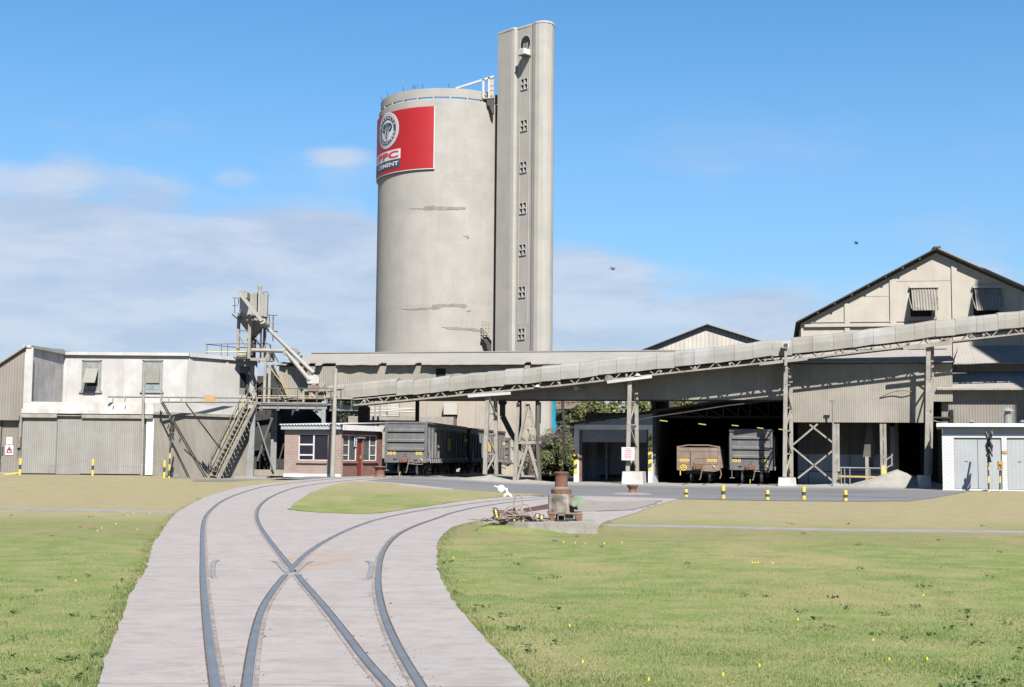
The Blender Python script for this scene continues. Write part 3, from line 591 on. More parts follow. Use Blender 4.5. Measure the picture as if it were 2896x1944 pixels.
def silo_hit(p, SR=SR):
    r = ray(p); ox, oy = -SX, -SY; a = r.x**2 + r.y**2; b = 2*(ox*r.x + oy*r.y); c = ox*ox + oy*oy - SR*SR
    t = (-b - math.sqrt(max(0.0, b*b - 4*a*c))) / (2*a); q = CO + r*t; return math.atan2(q.x-SX, SY-q.y)*SR, q.z
def bent(mb2, r0, th0, z0, name, m, parent, thick=0.0, res=0.22):
    """flat artwork (x along the wall, y up, metres) wrapped onto the silo at radius r0"""
    bm = bmesh.new(); vs = [bm.verts.new((v[0], v[1], 0)) for v in mb2.v]
    for f in mb2.f:
        try: bm.faces.new([vs[i] for i in f])
        except ValueError: pass
    bmesh.ops.triangulate(bm, faces=bm.faces)
    xs = [v.co.x for v in bm.verts]; t = math.ceil(min(xs)/res)*res
    while t < max(xs):
        bmesh.ops.bisect_plane(bm, geom=bm.verts[:]+bm.edges[:]+bm.faces[:], plane_co=(t, 0, 0), plane_no=(1, 0, 0), dist=1e-5); t += res
    if thick:
        r = bmesh.ops.extrude_face_region(bm, geom=bm.faces[:]); 
        for v in r['geom']:
            if isinstance(v, bmesh.types.BMVert): v.co.z -= thick
    base = INFO[parent.name]
    for v in bm.verts:
        p = cyl(th0 + v.co.x/SR, r0 + v.co.z, z0 + v.co.y); v.co = (p[0]-base[0], p[1]-base[1], p[2]-base[2])
    bmesh.ops.recalc_face_normals(bm, faces=bm.faces)
    me = bpy.data.meshes.new(name); bm.to_mesh(me); bm.free(); me.materials.append(m)
    o = bpy.data.objects.new(name, me); S.collection.objects.link(o); o.parent = parent; INFO[o.name] = base
    return o
def rect(x0, x1, y0, y1): return MB().add([(x0,y0),(x1,y0),(x1,y1),(x0,y1)], [(0,1,2,3)])
def disc(r, n=56): return MB().add([(r*math.cos(2*math.pi*i/n), r*math.sin(2*math.pi*i/n)) for i in range(n)], [tuple(range(n))])
def ring(r0, r1, n=56):
    vs = [(r*math.cos(2*math.pi*i/n), r*math.sin(2*math.pi*i/n)) for r in (r0, r1) for i in range(n)]
    return MB().add(vs, [(i, (i+1) % n, n+(i+1) % n, n+i) for i in range(n)])
def text2d(body, x0, x1, y0, y1, bold=0.025, shear=0.0):
    cu = bpy.data.curves.new('lettering', 'FONT'); cu.body = body; cu.offset = bold; cu.resolution_u = 3; cu.shear = shear
    ob = bpy.data.objects.new('lettering', cu); S.collection.objects.link(ob); bpy.context.view_layer.update()
    me = bpy.data.meshes.new_from_object(ob.evaluated_get(bpy.context.evaluated_depsgraph_get()))
    vs = [v.co.copy() for v in me.vertices]; fs = [tuple(p.vertices) for p in me.polygons]
    bpy.data.objects.remove(ob); bpy.data.curves.remove(cu); bpy.data.meshes.remove(me)
    ax = min(v.x for v in vs); bx = max(v.x for v in vs); ay = min(v.y for v in vs); by = max(v.y for v in vs)
    return MB().add([(x0 + (v.x-ax)/(bx-ax)*(x1-x0), y0 + (v.y-ay)/(by-ay)*(y1-y0)) for v in vs], fs)
thR = silo_hit(px('K8', 523, 980), SR+.16)[0]/(SR+.16); zt = zat('K8', 523, 732, 106.1); zb = zat('K8', 523, 1222, 106.1)
arc = lambda deg: (math.radians(deg) - thR) * SR
board = bent(rect(arc(-108), 0, zb, zt), SR + 0.16, thR, 0, 'billboard', M['red'], silo, 0.10, 0.3)
edge_ = MB()
for a, b, c, d in ((arc(-108), 0, zb-0.07, zb), (0.0, 0.07, zb-0.07, zt)): edge_.add([(a,c),(b,c),(b,d),(a,d)], [(0,1,2,3)])
bent(edge_, SR + 0.15, thR, 0, 'board_edge', M['signwhite'], board, 0.1, 0.3)
LR = SR + 0.165
_th = lambda x, y: silo_hit(px('M1', x, y), LR+.03)[0]/(LR+.03)
thL = (_th(178, 625) + _th(511, 590))/2; zc = zat('M1', 335, 618, 109.2); U = 1.535
bent(disc(U), LR+0.01, thL, zc, 'emblem_disc', M['signwhite'], board)
dots = MB()
for i in range(64):
    a = 2*math.pi*i/64; cx, cy = 0.9*U*math.cos(a), 0.9*U*math.sin(a); e = 0.028
    dots.add([(cx-e,cy-e),(cx+e,cy-e),(cx+e,cy+e),(cx-e,cy+e)], [(0,1,2,3)])
dots.add(*(lambda r: (r.v, r.f))(ring(0.60*U, 0.80*U)))
bent(dots, LR+0.03, thL, zc, 'emblem_ring', M['navy'], board)
lt = MB()
def arc_text(word, a_mid, span, flip):
    for i, ch in enumerate(word):
        a = a_mid + (span*(i/(len(word)-1) - 0.5)) * (1 if flip else -1)
        t = text2d(ch, -0.10, 0.10, -0.105, 0.105, 0.03); rr = 0.70*U; ro = a - math.pi/2 if not flip else a + math.pi/2
        lt.add([(rr*math.cos(a) + (v[0]*math.cos(ro) - v[1]*math.sin(ro)), rr*math.sin(a) + (v[0]*math.sin(ro) + v[1]*math.cos(ro))) for v in t.v], t.f)
arc_text('STRENGTH', math.pi/2, 2.3, False); arc_text('GUARANTEED', -math.pi/2, 2.55, True)
bent(lt, LR+0.05, thL, zc, 'emblem_lettering', M['signwhite'], board)
el = MB()
def pl(mb_, pts): mb_.add([(x*U, y*U) for x, y in pts], [tuple(range(len(pts)))])
ear = [(0.09,.37),(.2,.40),(.34,.37),(.47,.22),(.49,.06),(.40,-.02),(.22,-.16),(.17,0.0),(.13,.16)]
pl(el, ear); pl(el, [(-x, y) for x, y in ear][::-1])
pl(el, [(-.06,.43),(.06,.43),(.10,.32),(.065,.2),(.10,.06),(.06,-.16),(.018,-.56),(-.018,-.56),(-.06,-.16),(-.10,.06),(-.065,.2),(-.10,.32)])
for s in (1, -1):
    pl(el, [(s*.15,-.14),(s*.17,-.13),(s*.12,-.34),(s*.07,-.47),(s*.06,-.47),(s*.10,-.34)][::s]); pl(el, [(s*.20,-.18),(s*.215,-.17),(s*.16,-.38),(s*.09,-.5),(s*.15,-.37)][::s])
bent(el, LR+0.03, thL, zc, 'emblem_elephant', M['navy'], board)
eh = MB()
for y in (.24, .10, .0, -.09): pl(eh, [(-.07,y),(0,y+.03),(.07,y),(.06,y+.025),(0,y+.055),(-.06,y+.025)])
for s in (1, -1): pl(eh, [(s*.22,.0),(s*.34,.08),(s*.33,.2),(s*.27,.1)][::s])
bent(eh, LR+0.05, thL, zc, 'emblem_highlight', M['signwhite'], board)
thP = _th(585, 1040); dgP = lambda x, y: math.degrees(_th(x, y)); y_t = zat('M1', 587, 945, 107.5); y_m = zat('M1', 582, 1142, 107.5); y_b = zat('M1', 577, 1320, 107.5)
ap = lambda deg: (math.radians(deg) - thP) * SR
bent(rect(ap(-92), 0, y_m, y_t), LR+0.01, thP, 0, 'name_panel', M['signwhite'], board)
bent(rect(ap(-92), -0.05, y_b, y_m), LR+0.01, thP, 0, 'name_panel', M['navy'], board)
bent(text2d('PPC', ap(dgP(151, 1160)), ap(dgP(546, 1080)), y_m+0.13, y_t-0.12, 0.03), LR+0.035, thP, 0, 'name_lettering', M['signred'], board)
bent(text2d('CEMENT', ap(dgP(146, 1360)), ap(dgP(548, 1250)), y_b+0.2, y_m-0.2, 0.03), LR+0.035, thP, 0, 'name_lettering', M['signwhite'], board)
def stain(c, pts, m='stain'):
    h = [silo_hit(px(c, *p)) for p in pts]; o = []; rr = random.Random(len(pts))
    for i, a in enumerate(h):
        b = h[(i+1) % len(h)]; n = max(1, int(math.dist(a, b)/0.12))
        for j in range(n): o.append((a[0]+(b[0]-a[0])*j/n + rr.uniform(-.03,.03), a[1]+(b[1]-a[1])*j/n + rr.uniform(-.03,.03)))
    bent(MB().add(o, [tuple(range(len(o)))]), SR+0.015, 0, 0, 'stain', M[m], silo)
stain('K9', [(365,1052),(480,1045),(600,1035),(690,1030),(700,1005),(750,1000),(840,995),(960,992),(1040,992),(1075,1005),(1075,1025),(1040,1038),(960,1022),(870,1025),(780,1030),(770,1050),(700,1060),(690,1050),(540,1060),(450,1058)])
stain('K9', [(800,1245),(960,1243),(1040,1255),(1130,1255),(1230,1275),(1230,1300),(1150,1290),(1040,1278),(880,1272)])
stain('K8', [(310,1545),(440,1537),(445,1528),(520,1518),(560,1525),(770,1530),(775,1550),(600,1555),(540,1552),(450,1553),(440,1545)])
stain('K9', [(1028,262),(1070,258),(1095,255),(1100,290),(1075,292),(1060,272)]); stain('K9', [(1065,1075),(1095,1060),(1118,1068),(1100,1080)])
# ---------------------------------------------------------------- lift tower in front of the silo
ztop = zat('K8', 1120, 125, 105.8)
out = [(-1.38,107.06),(-0.25,105.8),(-0.02,105.62),(0.17,105.66),(0.25,105.72),(1.42,104.6),(1.48,104.45),(1.7,104.12),(2.0,103.93),(2.35,103.87),(2.7,103.95),(3.0,104.18),(3.18,104.55),(3.24,105.0),(3.24,107.4),(1.2,108.6),(-1.0,108.3)]
tower = thing('lift_tower', 'slender flat and round sided concrete lift tower rising above the silo', 'tower', WF, (0.9, 106, 0))
mb = MB().slabz(out, 0, ztop); part('shaft', mb, M['tower'], tower)
capo = []
ctr = Vector((1.1, 106, 0))
mb = MB()
cap = [tuple((Vector((x, y, 0)) - ctr).normalized()*0.04 + Vector((x, y, 0)))[:2] for x, y in out]
mb.slabz(cap, ztop, ztop+0.16); part('coping', mb, M['whitegrey'], tower)
TF = Frame(0.25, 105.72, math.degrees(math.atan2(104.6-105.72, 1.42-0.25)))
def tw(mb2): return mb2
def tpart(name, mb_, m, parent):                                   # geometry given in the tower-face frame
    mb_.v = [tuple(TF.w(*p)) for p in mb_.v]; return part(name, mb_, M[m], parent)
# strip of wall that carries the windows, and the windows
wy = [('K8',1242,557),('K8',1239,885),('K8',1235,1215),('K8',1231,1540),('K9',1678,412),('K9',1672,868),('K9',1666,1322)]
mb = MB()
for x in (1203, 1278):
    s, z = TF.on(px('K8', x, 900), 0); mb.box(s-0.025, s+0.025, -0.03, 0.0, 12, ztop-1.0)
tpart('wall_joint', mb, 'whitegrey', tower)
for c, x, y in wy:
    s, z = TF.on(px(c, x, y), 0); hw, hh = 0.36, 0.43
    fr = MB()
    for a, b, e, d in ((-hw-.02, -hw, -hh-.02, hh+.02), (hw, hw+.02, -hh-.02, hh+.02), (-hw, hw, hh, hh+.02), (-hw, hw, -hh-.02, -hh), (-.04, .04, -hh, hh), (-hw, -.04, -.035, .035), (.04, hw, -.035, .035)):
        fr.box(s+a, s+b, -0.07, 0.0, z+e, z+d)
    w = tpart('window', fr, 'latt', tower)
    dk = MB().box(s-hw, s+hw, -0.012, 0.0, z-hh, z+hh); tpart('opening', dk, 'black', w)
    fl = MB()                                                      # pivoted panes standing half open
    for (ax, bx) in ((-hw, -.05), (.05, hw)):
        for (az, bz) in ((-hh, -.045), (.045, hh)):
            fl.add([(s+ax, -.03, z+az), (s+ax+(bx-ax)*.75, -.03, z+az), (s+ax, -.03, z+az+(bz-az)*.9)], [(0,1,2)])
    tpart('pane', fl, 'latt', w)
s, z = TF.on(px('K8', 1252, 232), 0); rx, rz = 0.52, 0.62
ov = [(rx*math.cos(a), rz*math.sin(a)) for a in (2*math.pi*i/24 for i in range(24))]
w = tpart('window', MB().face_sz([(s+p*1.04, z+q*1.03) for p, q in ov], -0.03, 0.0), 'whitegrey', tower)
tpart('opening', MB().face_sz([(s+p, z+q) for p, q in ov], -0.045, -0.0), 'black', w)
lv = MB()
for k in range(-1, 3): lv.box(s-0.05+0.14*k, s-0.02+0.14*k, -0.075, -0.05, z-0.5, z+0.0)
for k in range(3): lv.box(s-0.22, s+0.32, -0.08, -0.05, z-0.42+0.17*k, z-0.39+0.17*k)
tpart('louvre', lv, 'whitegrey', w)
s2, z2 = TF.on(px('K8', 1215, 300), -0.55)
un = MB().box(s2-0.1, s2+0.5, -0.75, -0.02, z2-0.26, z2+0.2)
cond = thing('condenser_unit', 'white box unit bolted below the round opening of the lift tower', 'machine', TF, (s2, -0.4, z2))
part('casing', un, M['whiteclean'], cond); part('bracket', MB().box(s2-0.15, s2+0.62, -0.8, -0.02, z2-0.33, z2-0.27), M['steel'], cond)
part('grille', MB().box(s2+0.0, s2+0.4, -0.76, -0.75, z2-0.18, z2+0.12), M['whitegrey'], cond)
# catwalk from the silo roof to the tower
cw = thing('catwalk', 'steel catwalk bridge from silo roof up to the lift tower', 'catwalk', WF, (-2, 107, z_pt))
p = lambda x, y, Y=107.0: atY(px('M7', x, y), Y)
mb = MB(); mb.bar(p(100, 790), p(1310, 410), 0.12, 0.16); mb.bar(p(100, 790, 108.2), p(1310, 410, 108.2), 0.12, 0.16); part('roof_beam', mb, M['whitegrey'], cw)
mb = MB()
for x, yt, yb in ((975, 500, 1090), (1155, 440, 1110)): mb.bar(p(x, yb), p(x, yt), 0.17, 0.12); mb.bar(p(x, yb, 108.2), p(x, yt, 108.2), 0.17, 0.12)
part('post', mb, M['whitegrey'], cw)
mb = MB()
for ya, yb in ((540, 470), (760, 690), (880, 840)): mb.bar(p(950, ya), p(1310, yb), 0.05); mb.bar(p(950, ya, 108.2), p(1310, yb, 108.2), 0.05)
part('handrail', mb, M['steelgrey'], cw)
mb = MB(); a, b = p(1180, 470), p(1310, 440); c, d = p(1180, 1030), p(1310, 1000); mb.hexa([c, d, d+Vector((0,.04,0)), c+Vector((0,.04,0)), a, b, b+Vector((0,.04,0)), a+Vector((0,.04,0))]); part('side_sheet', mb, M['tower'], cw)
mb = MB(); a, b = p(950, 1110), p(1320, 1070); mb.bar(a, b, 0.1, 0.14); mb.bar(a+Vector((0,1.2,0)), b+Vector((0,1.2,0)), 0.1, 0.14); mb.hexa([a+Vector((0,0,-.03)), b+Vector((0,0,-.03)), b+Vector((0,1.2,-.03)), a+Vector((0,1.2,-.03)), a+Vector((0,0,.03)), b+Vector((0,0,.03)), b+Vector((0,1.2,.03)), a+Vector((0,1.2,.03))]); part('deck', mb, M['steel'], cw)
mb = MB(); mb.add([tuple(p(1075,1150)), tuple(p(1320,1075)), tuple(p(1320,1600)), tuple(p(1250,1568)), tuple(p(1160,1340)), tuple(p(1105,1320))], [tuple(range(6))])
mb.v += [(x, y+0.25, z) for x, y, z in mb.v]; mb.f += [tuple(range(11, 5, -1))] + [(i, (i+1) % 6, 6+(i+1) % 6, 6+i) for i in range(6)]; mb.mi = [0]*len(mb.f)
part('corbel', mb, M['darksteel'], cw)
# little landing low down in the gap between silo and tower
q = lambda x, y, Y=106.6: atY(px('K9', x, y), Y)
ld = thing('escape_landing', 'small railed steel landing low in the gap between silo and lift tower', 'landing', WF, (-1.6, 106.6, q(1240,1330).z))
mb = MB(); mb.bar(q(1235,1330), q(1300,1330), 0.5, 0.07); mb.bar(q(1300,1330), q(1345,1395), 0.5, 0.07); part('deck', mb, M['steel'], ld)
mb = MB()
for x in (1240, 1275, 1310): mb.bar(q(x, 1330), q(x, 1190), 0.05)
for y in (1190, 1225, 1260, 1295): mb.bar(q(1235, y), q(1318, y), 0.05)
part('railing', mb, M['steel'], ld)
mb = MB(); pts = [q(1240,1355), q(1300,1350), q(1338,1400), q(1338,1510), q(1300,1515), q(1285,1440)]
mb.add([tuple(t) for t in pts] + [(t.x, t.y+0.3, t.z) for t in pts], [tuple(range(6)), tuple(range(11,5,-1))] + [(i, (i+1) % 6, 6+(i+1) % 6, 6+i) for i in range(6)]); part('stair_casing', mb, M['darksteel'], ld)
# ---------------------------------------------------------------- the long shed (frame SF: s along its front, v into depth)
SF = Frame(0, 76.0, -math.degrees(math.atan(0.2)))
def on(c, x, y, v=0.0): return SF.on(px(c, x, y), v)
sL = on('K2', 580, 655)[0]; sR = on('K7', 1545, 205)[0]
z_eave = on('K3', 900, 128, -0.35)[1]; RV = 3.2; z_rid = on('K3', 900, 0, RV)[1]
z_w0 = on('K4', 900, 410)[1]                                        # foot of the hanging wall
z_w1 = on('K7', 600, 737)[1]                                        # lower foot right of the tall trestle
s_b = on('K7', 125, 500)[0]; s_c = on('K7', 1305, 500)[0]
shed = thing('long_shed', 'long low shed with dusty sheet roof and hanging corrugated front wall', 'shed', SF, (5, 3, 0))
# roof sheet with a ragged eave
notch = [(on('K3', kx, 128, -.4)[0], .17) for kx in (312, 705, 1912)] + [(SF.on(px('K2', kx, 640), -.4)[0], w) for kx, w in ((655, .2), (735, .12), (812, .22), (905, .2), (955, .2), (1325, .17))]   # lifted sheets let the sun through
mb = MB(); n = 460; vs = []; rr = random.Random(4); sag = [0.0]*(n+1)
for i in range(n+1):
    f = i/n; s = sL - 0.2 + (sR - sL + 0.3)*f; left = 1 - sm((f - 0.0)/0.30)
    sag[i] = left*max(0.0, 0.14*math.sin(f*62) + 0.10*math.sin(f*131+1)) + 0.02*math.sin(f*240)
    if any(abs(s - a) < w for a, w in notch): sag[i] += .52
    hip = max(0.0, 1 - (s - sL + 0.2)/1.1)
    rv = RV
    vs += [(s, -0.42 + 0.8*sag[i], z_eave + sag[i]*0.3), (s, -0.42+0.8*sag[i], z_eave + 0.05 + sag[i]*0.3)]
    for t in (0.33, 0.66, 1.0):
        e = min(t, 1 - hip) if hip else t
        vs.append((s, -0.42 + (rv+0.42)*e, z_eave + 0.05 + (z_rid - z_eave)*e))
    vs.append((s, 11.2, z_eave + 0.05 if hip < 0.9 else z_eave + 0.05))
fs = [(i*6+j, (i+1)*6+j, (i+1)*6+j+1, i*6+j+1) for i in range(n) for j in range(5)]
fs += [tuple(range(6)), tuple(n*6+j for j in range(5, -1, -1))]
mb.add(vs, fs); roof = part('roof', mb, M['roof'], shed)
part('ridge_cap', MB().bar((sL+0.9, RV, z_rid+0.07), (sR+0.1, RV, z_rid+0.07), 0.4, 0.06), M['roof'], shed)
wt = z_eave - 0.02
ow0, ow1 = on('K3', 905, 200)[0], on('K3', 1015, 200)[0]; oz0, oz1 = on('K3', 950, 262)[1], on('K3', 950, 165)[1]
mb = MB(); mb.box(sL, ow0, 0.0, 0.06, z_w0, wt); mb.box(ow1, s_b, 0.0, 0.06, z_w0, wt); mb.box(ow0, ow1, 0.0, 0.06, z_w0, oz0); mb.box(ow0, ow1, 0.0, 0.06, oz1, wt); mb.box(s_b, s_c, 0.0, 0.06, z_w1, wt)
mb.box(s_c, sR, 0.0, 0.06, z_w0-0.1, wt); part('front_wall', mb, M['corr'], shed)
part('hatch_opening', MB().box(ow0-0.02, ow1+0.02, 0.061, 0.4, oz0-0.02, oz1+0.02), M['black'], shed)
mb = MB()
for dz in (0.02,): mb.bar((sL, 0.17, z_w0+dz), (s_b, 0.17, z_w0+dz), 0.18, 0.2); 
mb.bar((s_b, 0.17, z_w1+0.1), (s_c, 0.17, z_w1+0.1), 0.18, 0.2)
part('edge_beam', mb, M['darksteel'], shed)
# walls that keep the loading bays dark
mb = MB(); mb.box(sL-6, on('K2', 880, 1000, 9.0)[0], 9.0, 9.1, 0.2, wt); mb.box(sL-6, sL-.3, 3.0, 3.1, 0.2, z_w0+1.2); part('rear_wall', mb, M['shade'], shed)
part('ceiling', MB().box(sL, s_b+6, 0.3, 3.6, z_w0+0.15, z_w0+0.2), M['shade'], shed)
# columns with flared heads under the hanging wall
def col_y(kx, lab, pts, w=0.24):
    mb = MB()
    for a, b in zip(pts, pts[1:]): mb.bar(a, b, w, w, up=(0, 1, 0))
    return part('column', mb, M['darksteel'], shed)
def P(c, x, y, v): s, z = on(c, x, y, v); return (s, v, z)
col_y(0, '', [P('K3',1640,525,1.2), P('K3',1640,690,1.2), P('K3',1735,880,1.2), P('K3',1790,960,1.2), P('K3',1795,1340,1.2)], 0.28)
for x in (1600, 1680): part('column_head', MB().bar(P('K3', x, 530, 1.2), P('K3', 1640, 590, 1.2), 0.15), M['darksteel'], shed)
for cc, x, y1 in (('K3', 705, 800), ('K3', 1830, 620), ('K3', 2025, 1330), ('K2', 545, 1400)):
    v = 2.4; a = P(cc, x, 400 if cc == 'K3' else 950, v); part('column', MB().bar((a[0], v, hz(*SF.w(a[0], v)[:2])), (a[0], v, z_w0+0.1), 0.2), M['darksteel'], shed)
part('column', MB().bar(P('K2', 1188, 940, 1.0), (P('K2', 1188, 940, 1.0)[0], 1.0, 0.3), 0.6, 0.5), M['darksteel'], shed)
for xa, xb in ((2016, 2336),): pass
# downpipe
part('downpipe', MB().tube(P('K3', 2045, 540, 1.0), P('K3', 2040, 770, 1.0), 0.11), M['whitegrey'], shed)

# ---------------------------------------------------------------- conveyor gallery climbing to the right
VN, VFr = -1.45, -0.40                                              # near and far truss planes
sa = on('K3', 0, 570, VN)[0]; sb_ = on('K6', 2336, 1015, VN)[0]
KN = ((-12.0, 4.07), (-9.05, 4.35), (-3.6, 4.84), (3.4, 5.50), (8.0, 6.02), (15.5, 6.80), (24.2, 7.79), (37.0, 9.15))   # the truss sags a little between trestles
def zbot(s): return float(np.interp(s, [a for a, _ in KN], [b for _, b in KN]))
htr = 0.33; hcov = 0.83                                             # truss depth, height of the covers
s_end = sb_ + 7.0
s_mid = list(np.arange(-9.0, s_end, 1.5))
conv = thing('conveyor_gallery', 'long covered belt conveyor on a lattice truss climbing rightwards across the shed', 'conveyor', SF, (sa+10, -1.1, zbot(sa+10)))
kh = lambda s, v, h: (s, v, zbot(s) + h)
st0 = on('K2', 1110, 900, VN)[0]
for v in (VN, VFr):
    mb = MB(); st_ = np.linspace(st0, s_end, 40)
    for a, b in zip(st_, st_[1:]): mb.bar(kh(a, v, 0), kh(b+.03, v, 0), .09, .09).bar(kh(a, v, htr), kh(b+.03, v, htr), .07, .07)
    s = st0 + 0.4; i = 0; pit = 0.56
    while s < s_end:
        a, b = (0, htr) if i % 2 == 0 else (htr, 0)
        if i % 3 != 2: mb.bar(kh(s, v, a), kh(s+pit*0.62, v, b), 0.05, 0.05)
        s += pit*(0.62 if i % 3 != 2 else 0.75); i += 1
    part('truss_side', mb, M['steel'], conv)
mb = MB(); s = st0
while s < s_end: mb.bar(kh(s, VN, 0.02), kh(s, VFr, 0.02), 0.05); s += 1.1
part('cross_tie', mb, M['steel'], conv)
mb = MB()
for a, b in zip(st_, st_[1:]): mb.hexa([kh(a,VN+.12,.27),kh(b,VN+.12,.27),kh(b,VFr-.12,.27),kh(a,VFr-.12,.27),kh(a,VN+.12,htr-.02),kh(b,VN+.12,htr-.02),kh(b,VFr-.12,htr-.02),kh(a,VFr-.12,htr-.02)])
part('belt', mb, M['black'], conv)
mb = MB(); s = st0 + 0.7
while s < s_end: 
    part('return_roller', MB().tube(kh(s, VN-0.02, 0.16), kh(s, VFr+0.02, 0.16), 0.075, n=8).bar(kh(s, VN-.03, 0.0), kh(s, VN-.03, 0.2), 0.05), M['steel'], conv); s += 1.9
# covers: one sheet-metal hood per bay, each a little out of line and weathered on its own
bounds = []; s = on('K2', 930, 800, VN)[0]
wide = [1.05, 1.1, 1.0, 1.02, 0.98, 1.06]; i = 0; rr = random.Random(11)
while s < s_end - 1: w = 1.03*rr.choice(wide); bounds.append((s, s+w)); s += w
for i, (a, b) in enumerate(bounds):
    j = rr.uniform(-0.035, 0.035) if i > 4 else rr.uniform(-.01, .01); tilt = rr.uniform(-0.03, 0.03) if i > 4 else 0; lean = rr.uniform(-0.02, 0.025)
    a2, b2 = a + 0.006, b - 0.006; mb = MB()
    lo = htr - 0.02 + (0 if a > st0+2 else 0.12)
    prof = [(VN-0.10+lean, lo), (VN-0.10+lean*0.5, lo+hcov*0.55), (VN-0.06, lo+hcov*0.9), (VN+0.06, lo+hcov), ((VN+VFr)/2, lo+hcov+0.10), (VFr-0.02, lo+hcov), (VFr+0.1, lo+hcov*0.9), (VFr+0.12, lo)]
    m_ = len(prof); vs = [(a2, v, zbot(a2)+h+j-tilt) for v, h in prof] + [(b2, v, zbot(b2)+h+j+tilt) for v, h in prof]
    fs = [(q_, q_+1, m_+q_+1, m_+q_) for q_ in range(m_-1)] + [tuple(range(m_)), tuple(range(2*m_-1, m_-1, -1))]
    mb.add(vs, fs); part('cover_panel', mb, M['cover2' if rr.random() < (0.5 if 9 < i < 30 else 0.25) else 'cover'], conv)
mb = MB()
for c, x0, x1, y0, y1 in (('K3', 1258, 1728, 470, 437), ('K4', 1308, 1705, 255, 205), ('K5', 1090, 1515, 220, 172), ('K6', 1100, 1600, 1180, 1122)):
    a, b = on(c, x0, y0, VN-.25), on(c, x1, y1, VN-.25); part('bearing_plate', MB().bar((a[0], VN-.22, a[1]), (b[0], VN-.22, b[1]), 0.1, 0.16), M['whitegrey' if c in ('K3','K4') else 'steel'], conv)
for c, x, y in (('K3', 2025, 372), ('K4', 690, 297), ('K4', 1580, 198)):
    s, z = on(c, x, y, VN-.12); part('lamp_shade', MB().lathe([(0.01, 0.13), (0.06, 0.11), (0.2, 0.0), (0.19, -0.01)], (s, VN-.12, z), 14), M['whitegrey'], conv)
s, z = on('K4', 1320, 222, VN-.08); part('pulley', MB().tube((s, VN-.14, z), (s, VN-.02, z), 0.2, n=16), M['dustyrust'], conv)
# hanging lamp arm on the shed wall
s, z = on('K4', 1040, 305, -0.5); fl = thing('flood_lamp', 'small floodlight on an arm on the shaded wall under the conveyor', 'lamp', SF, (s, 0, z))
part('arm', MB().tube((s+0.1, -0.35, z), (s+0.45, 0.0, z-0.1), 0.045, n=6), M['steel'], fl); part('lamp_head', MB().tube((s-0.08, -0.55, z-0.02), (s+0.12, -0.33, z), 0.17, 0.08, 12), M['whitegrey'], fl)

# ---------------------------------------------------------------- trestles under the conveyor
def trestle(name_lab, cL, cR, ybot, ytop, plinth=None, vL=-1.42, vR=-0.45, laced=True, ztop_=None, rungs=4, splay=0.0):
    """two legs, one under each truss, laced together; pixel columns give the foot and head of each leg"""
    (fa, ha), (fb, hb) = cL, cR
    crop = name_lab[2]
    sA0, zA0 = on(crop, fa, ybot, vL); sA1, zA1 = on(crop, ha, ytop, vL); sB0, zB0 = on(crop, fb, ybot, vR); sB1, zB1 = on(crop, hb, ytop, vR)
    z0 = zA0; t = thing('support_trestle', name_lab[0], 'trestle', SF, ((sA0+sB0)/2, (vL+vR)/2, z0), 'lattice trestles carrying the conveyor')
    A0, A1 = Vector((sA0, vL, z0)), Vector((sA1, vL, zbot(sA1)-0.06)); B0, B1 = Vector((sB0, vR, z0)), Vector((sB1, vR, zbot(sB1)-0.06))
    part('leg', MB().bar(A0, A1, 0.22, 0.22, up=(0,1,0)), M['steel'], t); part('leg', MB().bar(B0, B1, 0.2, 0.2, up=(0,1,0)), M['steel'], t)
    n = rungs
    for i in range(n):
        f0, f1 = i/n, (i+1)/n; a0, a1, b0, b1 = A0.lerp(A1, f0), A0.lerp(A1, f1), B0.lerp(B1, f0), B0.lerp(B1, f1)
        mb = MB(); o = Vector((0, -0.1, 0))
        if i % 2: mb.bar(a1+o, b0+o, 0.07)
        else: mb.bar(a0+o, b1+o, 0.07)
        if i < 2: mb.bar(b0-o, a1-o, 0.06)
        part('brace', mb, M['steel'], t)
        if i: part('rung', MB().bar(a0, b0, 0.08), M['steel'], t)
    return t, A0, B0
t1, a_, b_ = trestle(('lattice conveyor trestle standing in the dust beside the grey wagons', '', 'K3'), ((1445, 1475)), ((1572, 1560)), 1335, 480, rungs=5) if False else trestle(('lattice conveyor trestle standing in the dust beside the grey wagons', '', 'K3'), (1447, 1477), (1572, 1560), 1330, 480, rungs=4)
t2, a2_, b2_ = trestle(('lattice conveyor trestle in front of the roller door bay, with a white notice', '', 'K4'), (1492, 1512), (1575, 1567), 1045, 240, rungs=4)
t3, a3_, b3_ = trestle(('tall lattice conveyor trestle beside the wagons in the open bay', '', 'K5'), (1315, 1325), (1375, 1368), 1222, 200, rungs=5)
t4, a4_, b4_ = trestle(('tall conveyor trestle next to the white brick store', '', 'K7'), (1318, 1335), (1350, 1368), 1208, 70, rungs=4)
def block(label, A, B, x0, x1, y0, y1, c, v0, v1, m='ledge'):
    s0, zt_ = on(c, x0, y0, v0); s1, zb2 = on(c, x1, y1, v0)
    mb = MB(); e = 0.04
    mb.hexa([(s0,v0,-0.05),(s1,v0,-0.05),(s1,v1,-0.05),(s0,v1,-0.05),(s0+e,v0+e,zt_),(s1-e,v0+e,zt_),(s1-e,v1-e,zt_),(s0+e,v1-e,zt_)])
    return solo('plinth', mb, M[m], SF, ((s0+s1)/2, (v0+v1)/2, 0), label, 'plinth', 'white concrete plinths')
block('white concrete plinth under the trestle with the notice', a2_, b2_, 1436, 1628, 1048, 1157, 'K4', -2.15, -0.25)
block('low white concrete plinth under the trestle beside the parked wagons', a3_, b3_, 1254, 1420, 1228, 1288, 'K5', -2.1, -0.3)
block('white concrete plinth under the trestle next to the white brick store', a4_, b4_, 1258, 1365, 1208, 1302, 'K7', -2.1, -0.3)
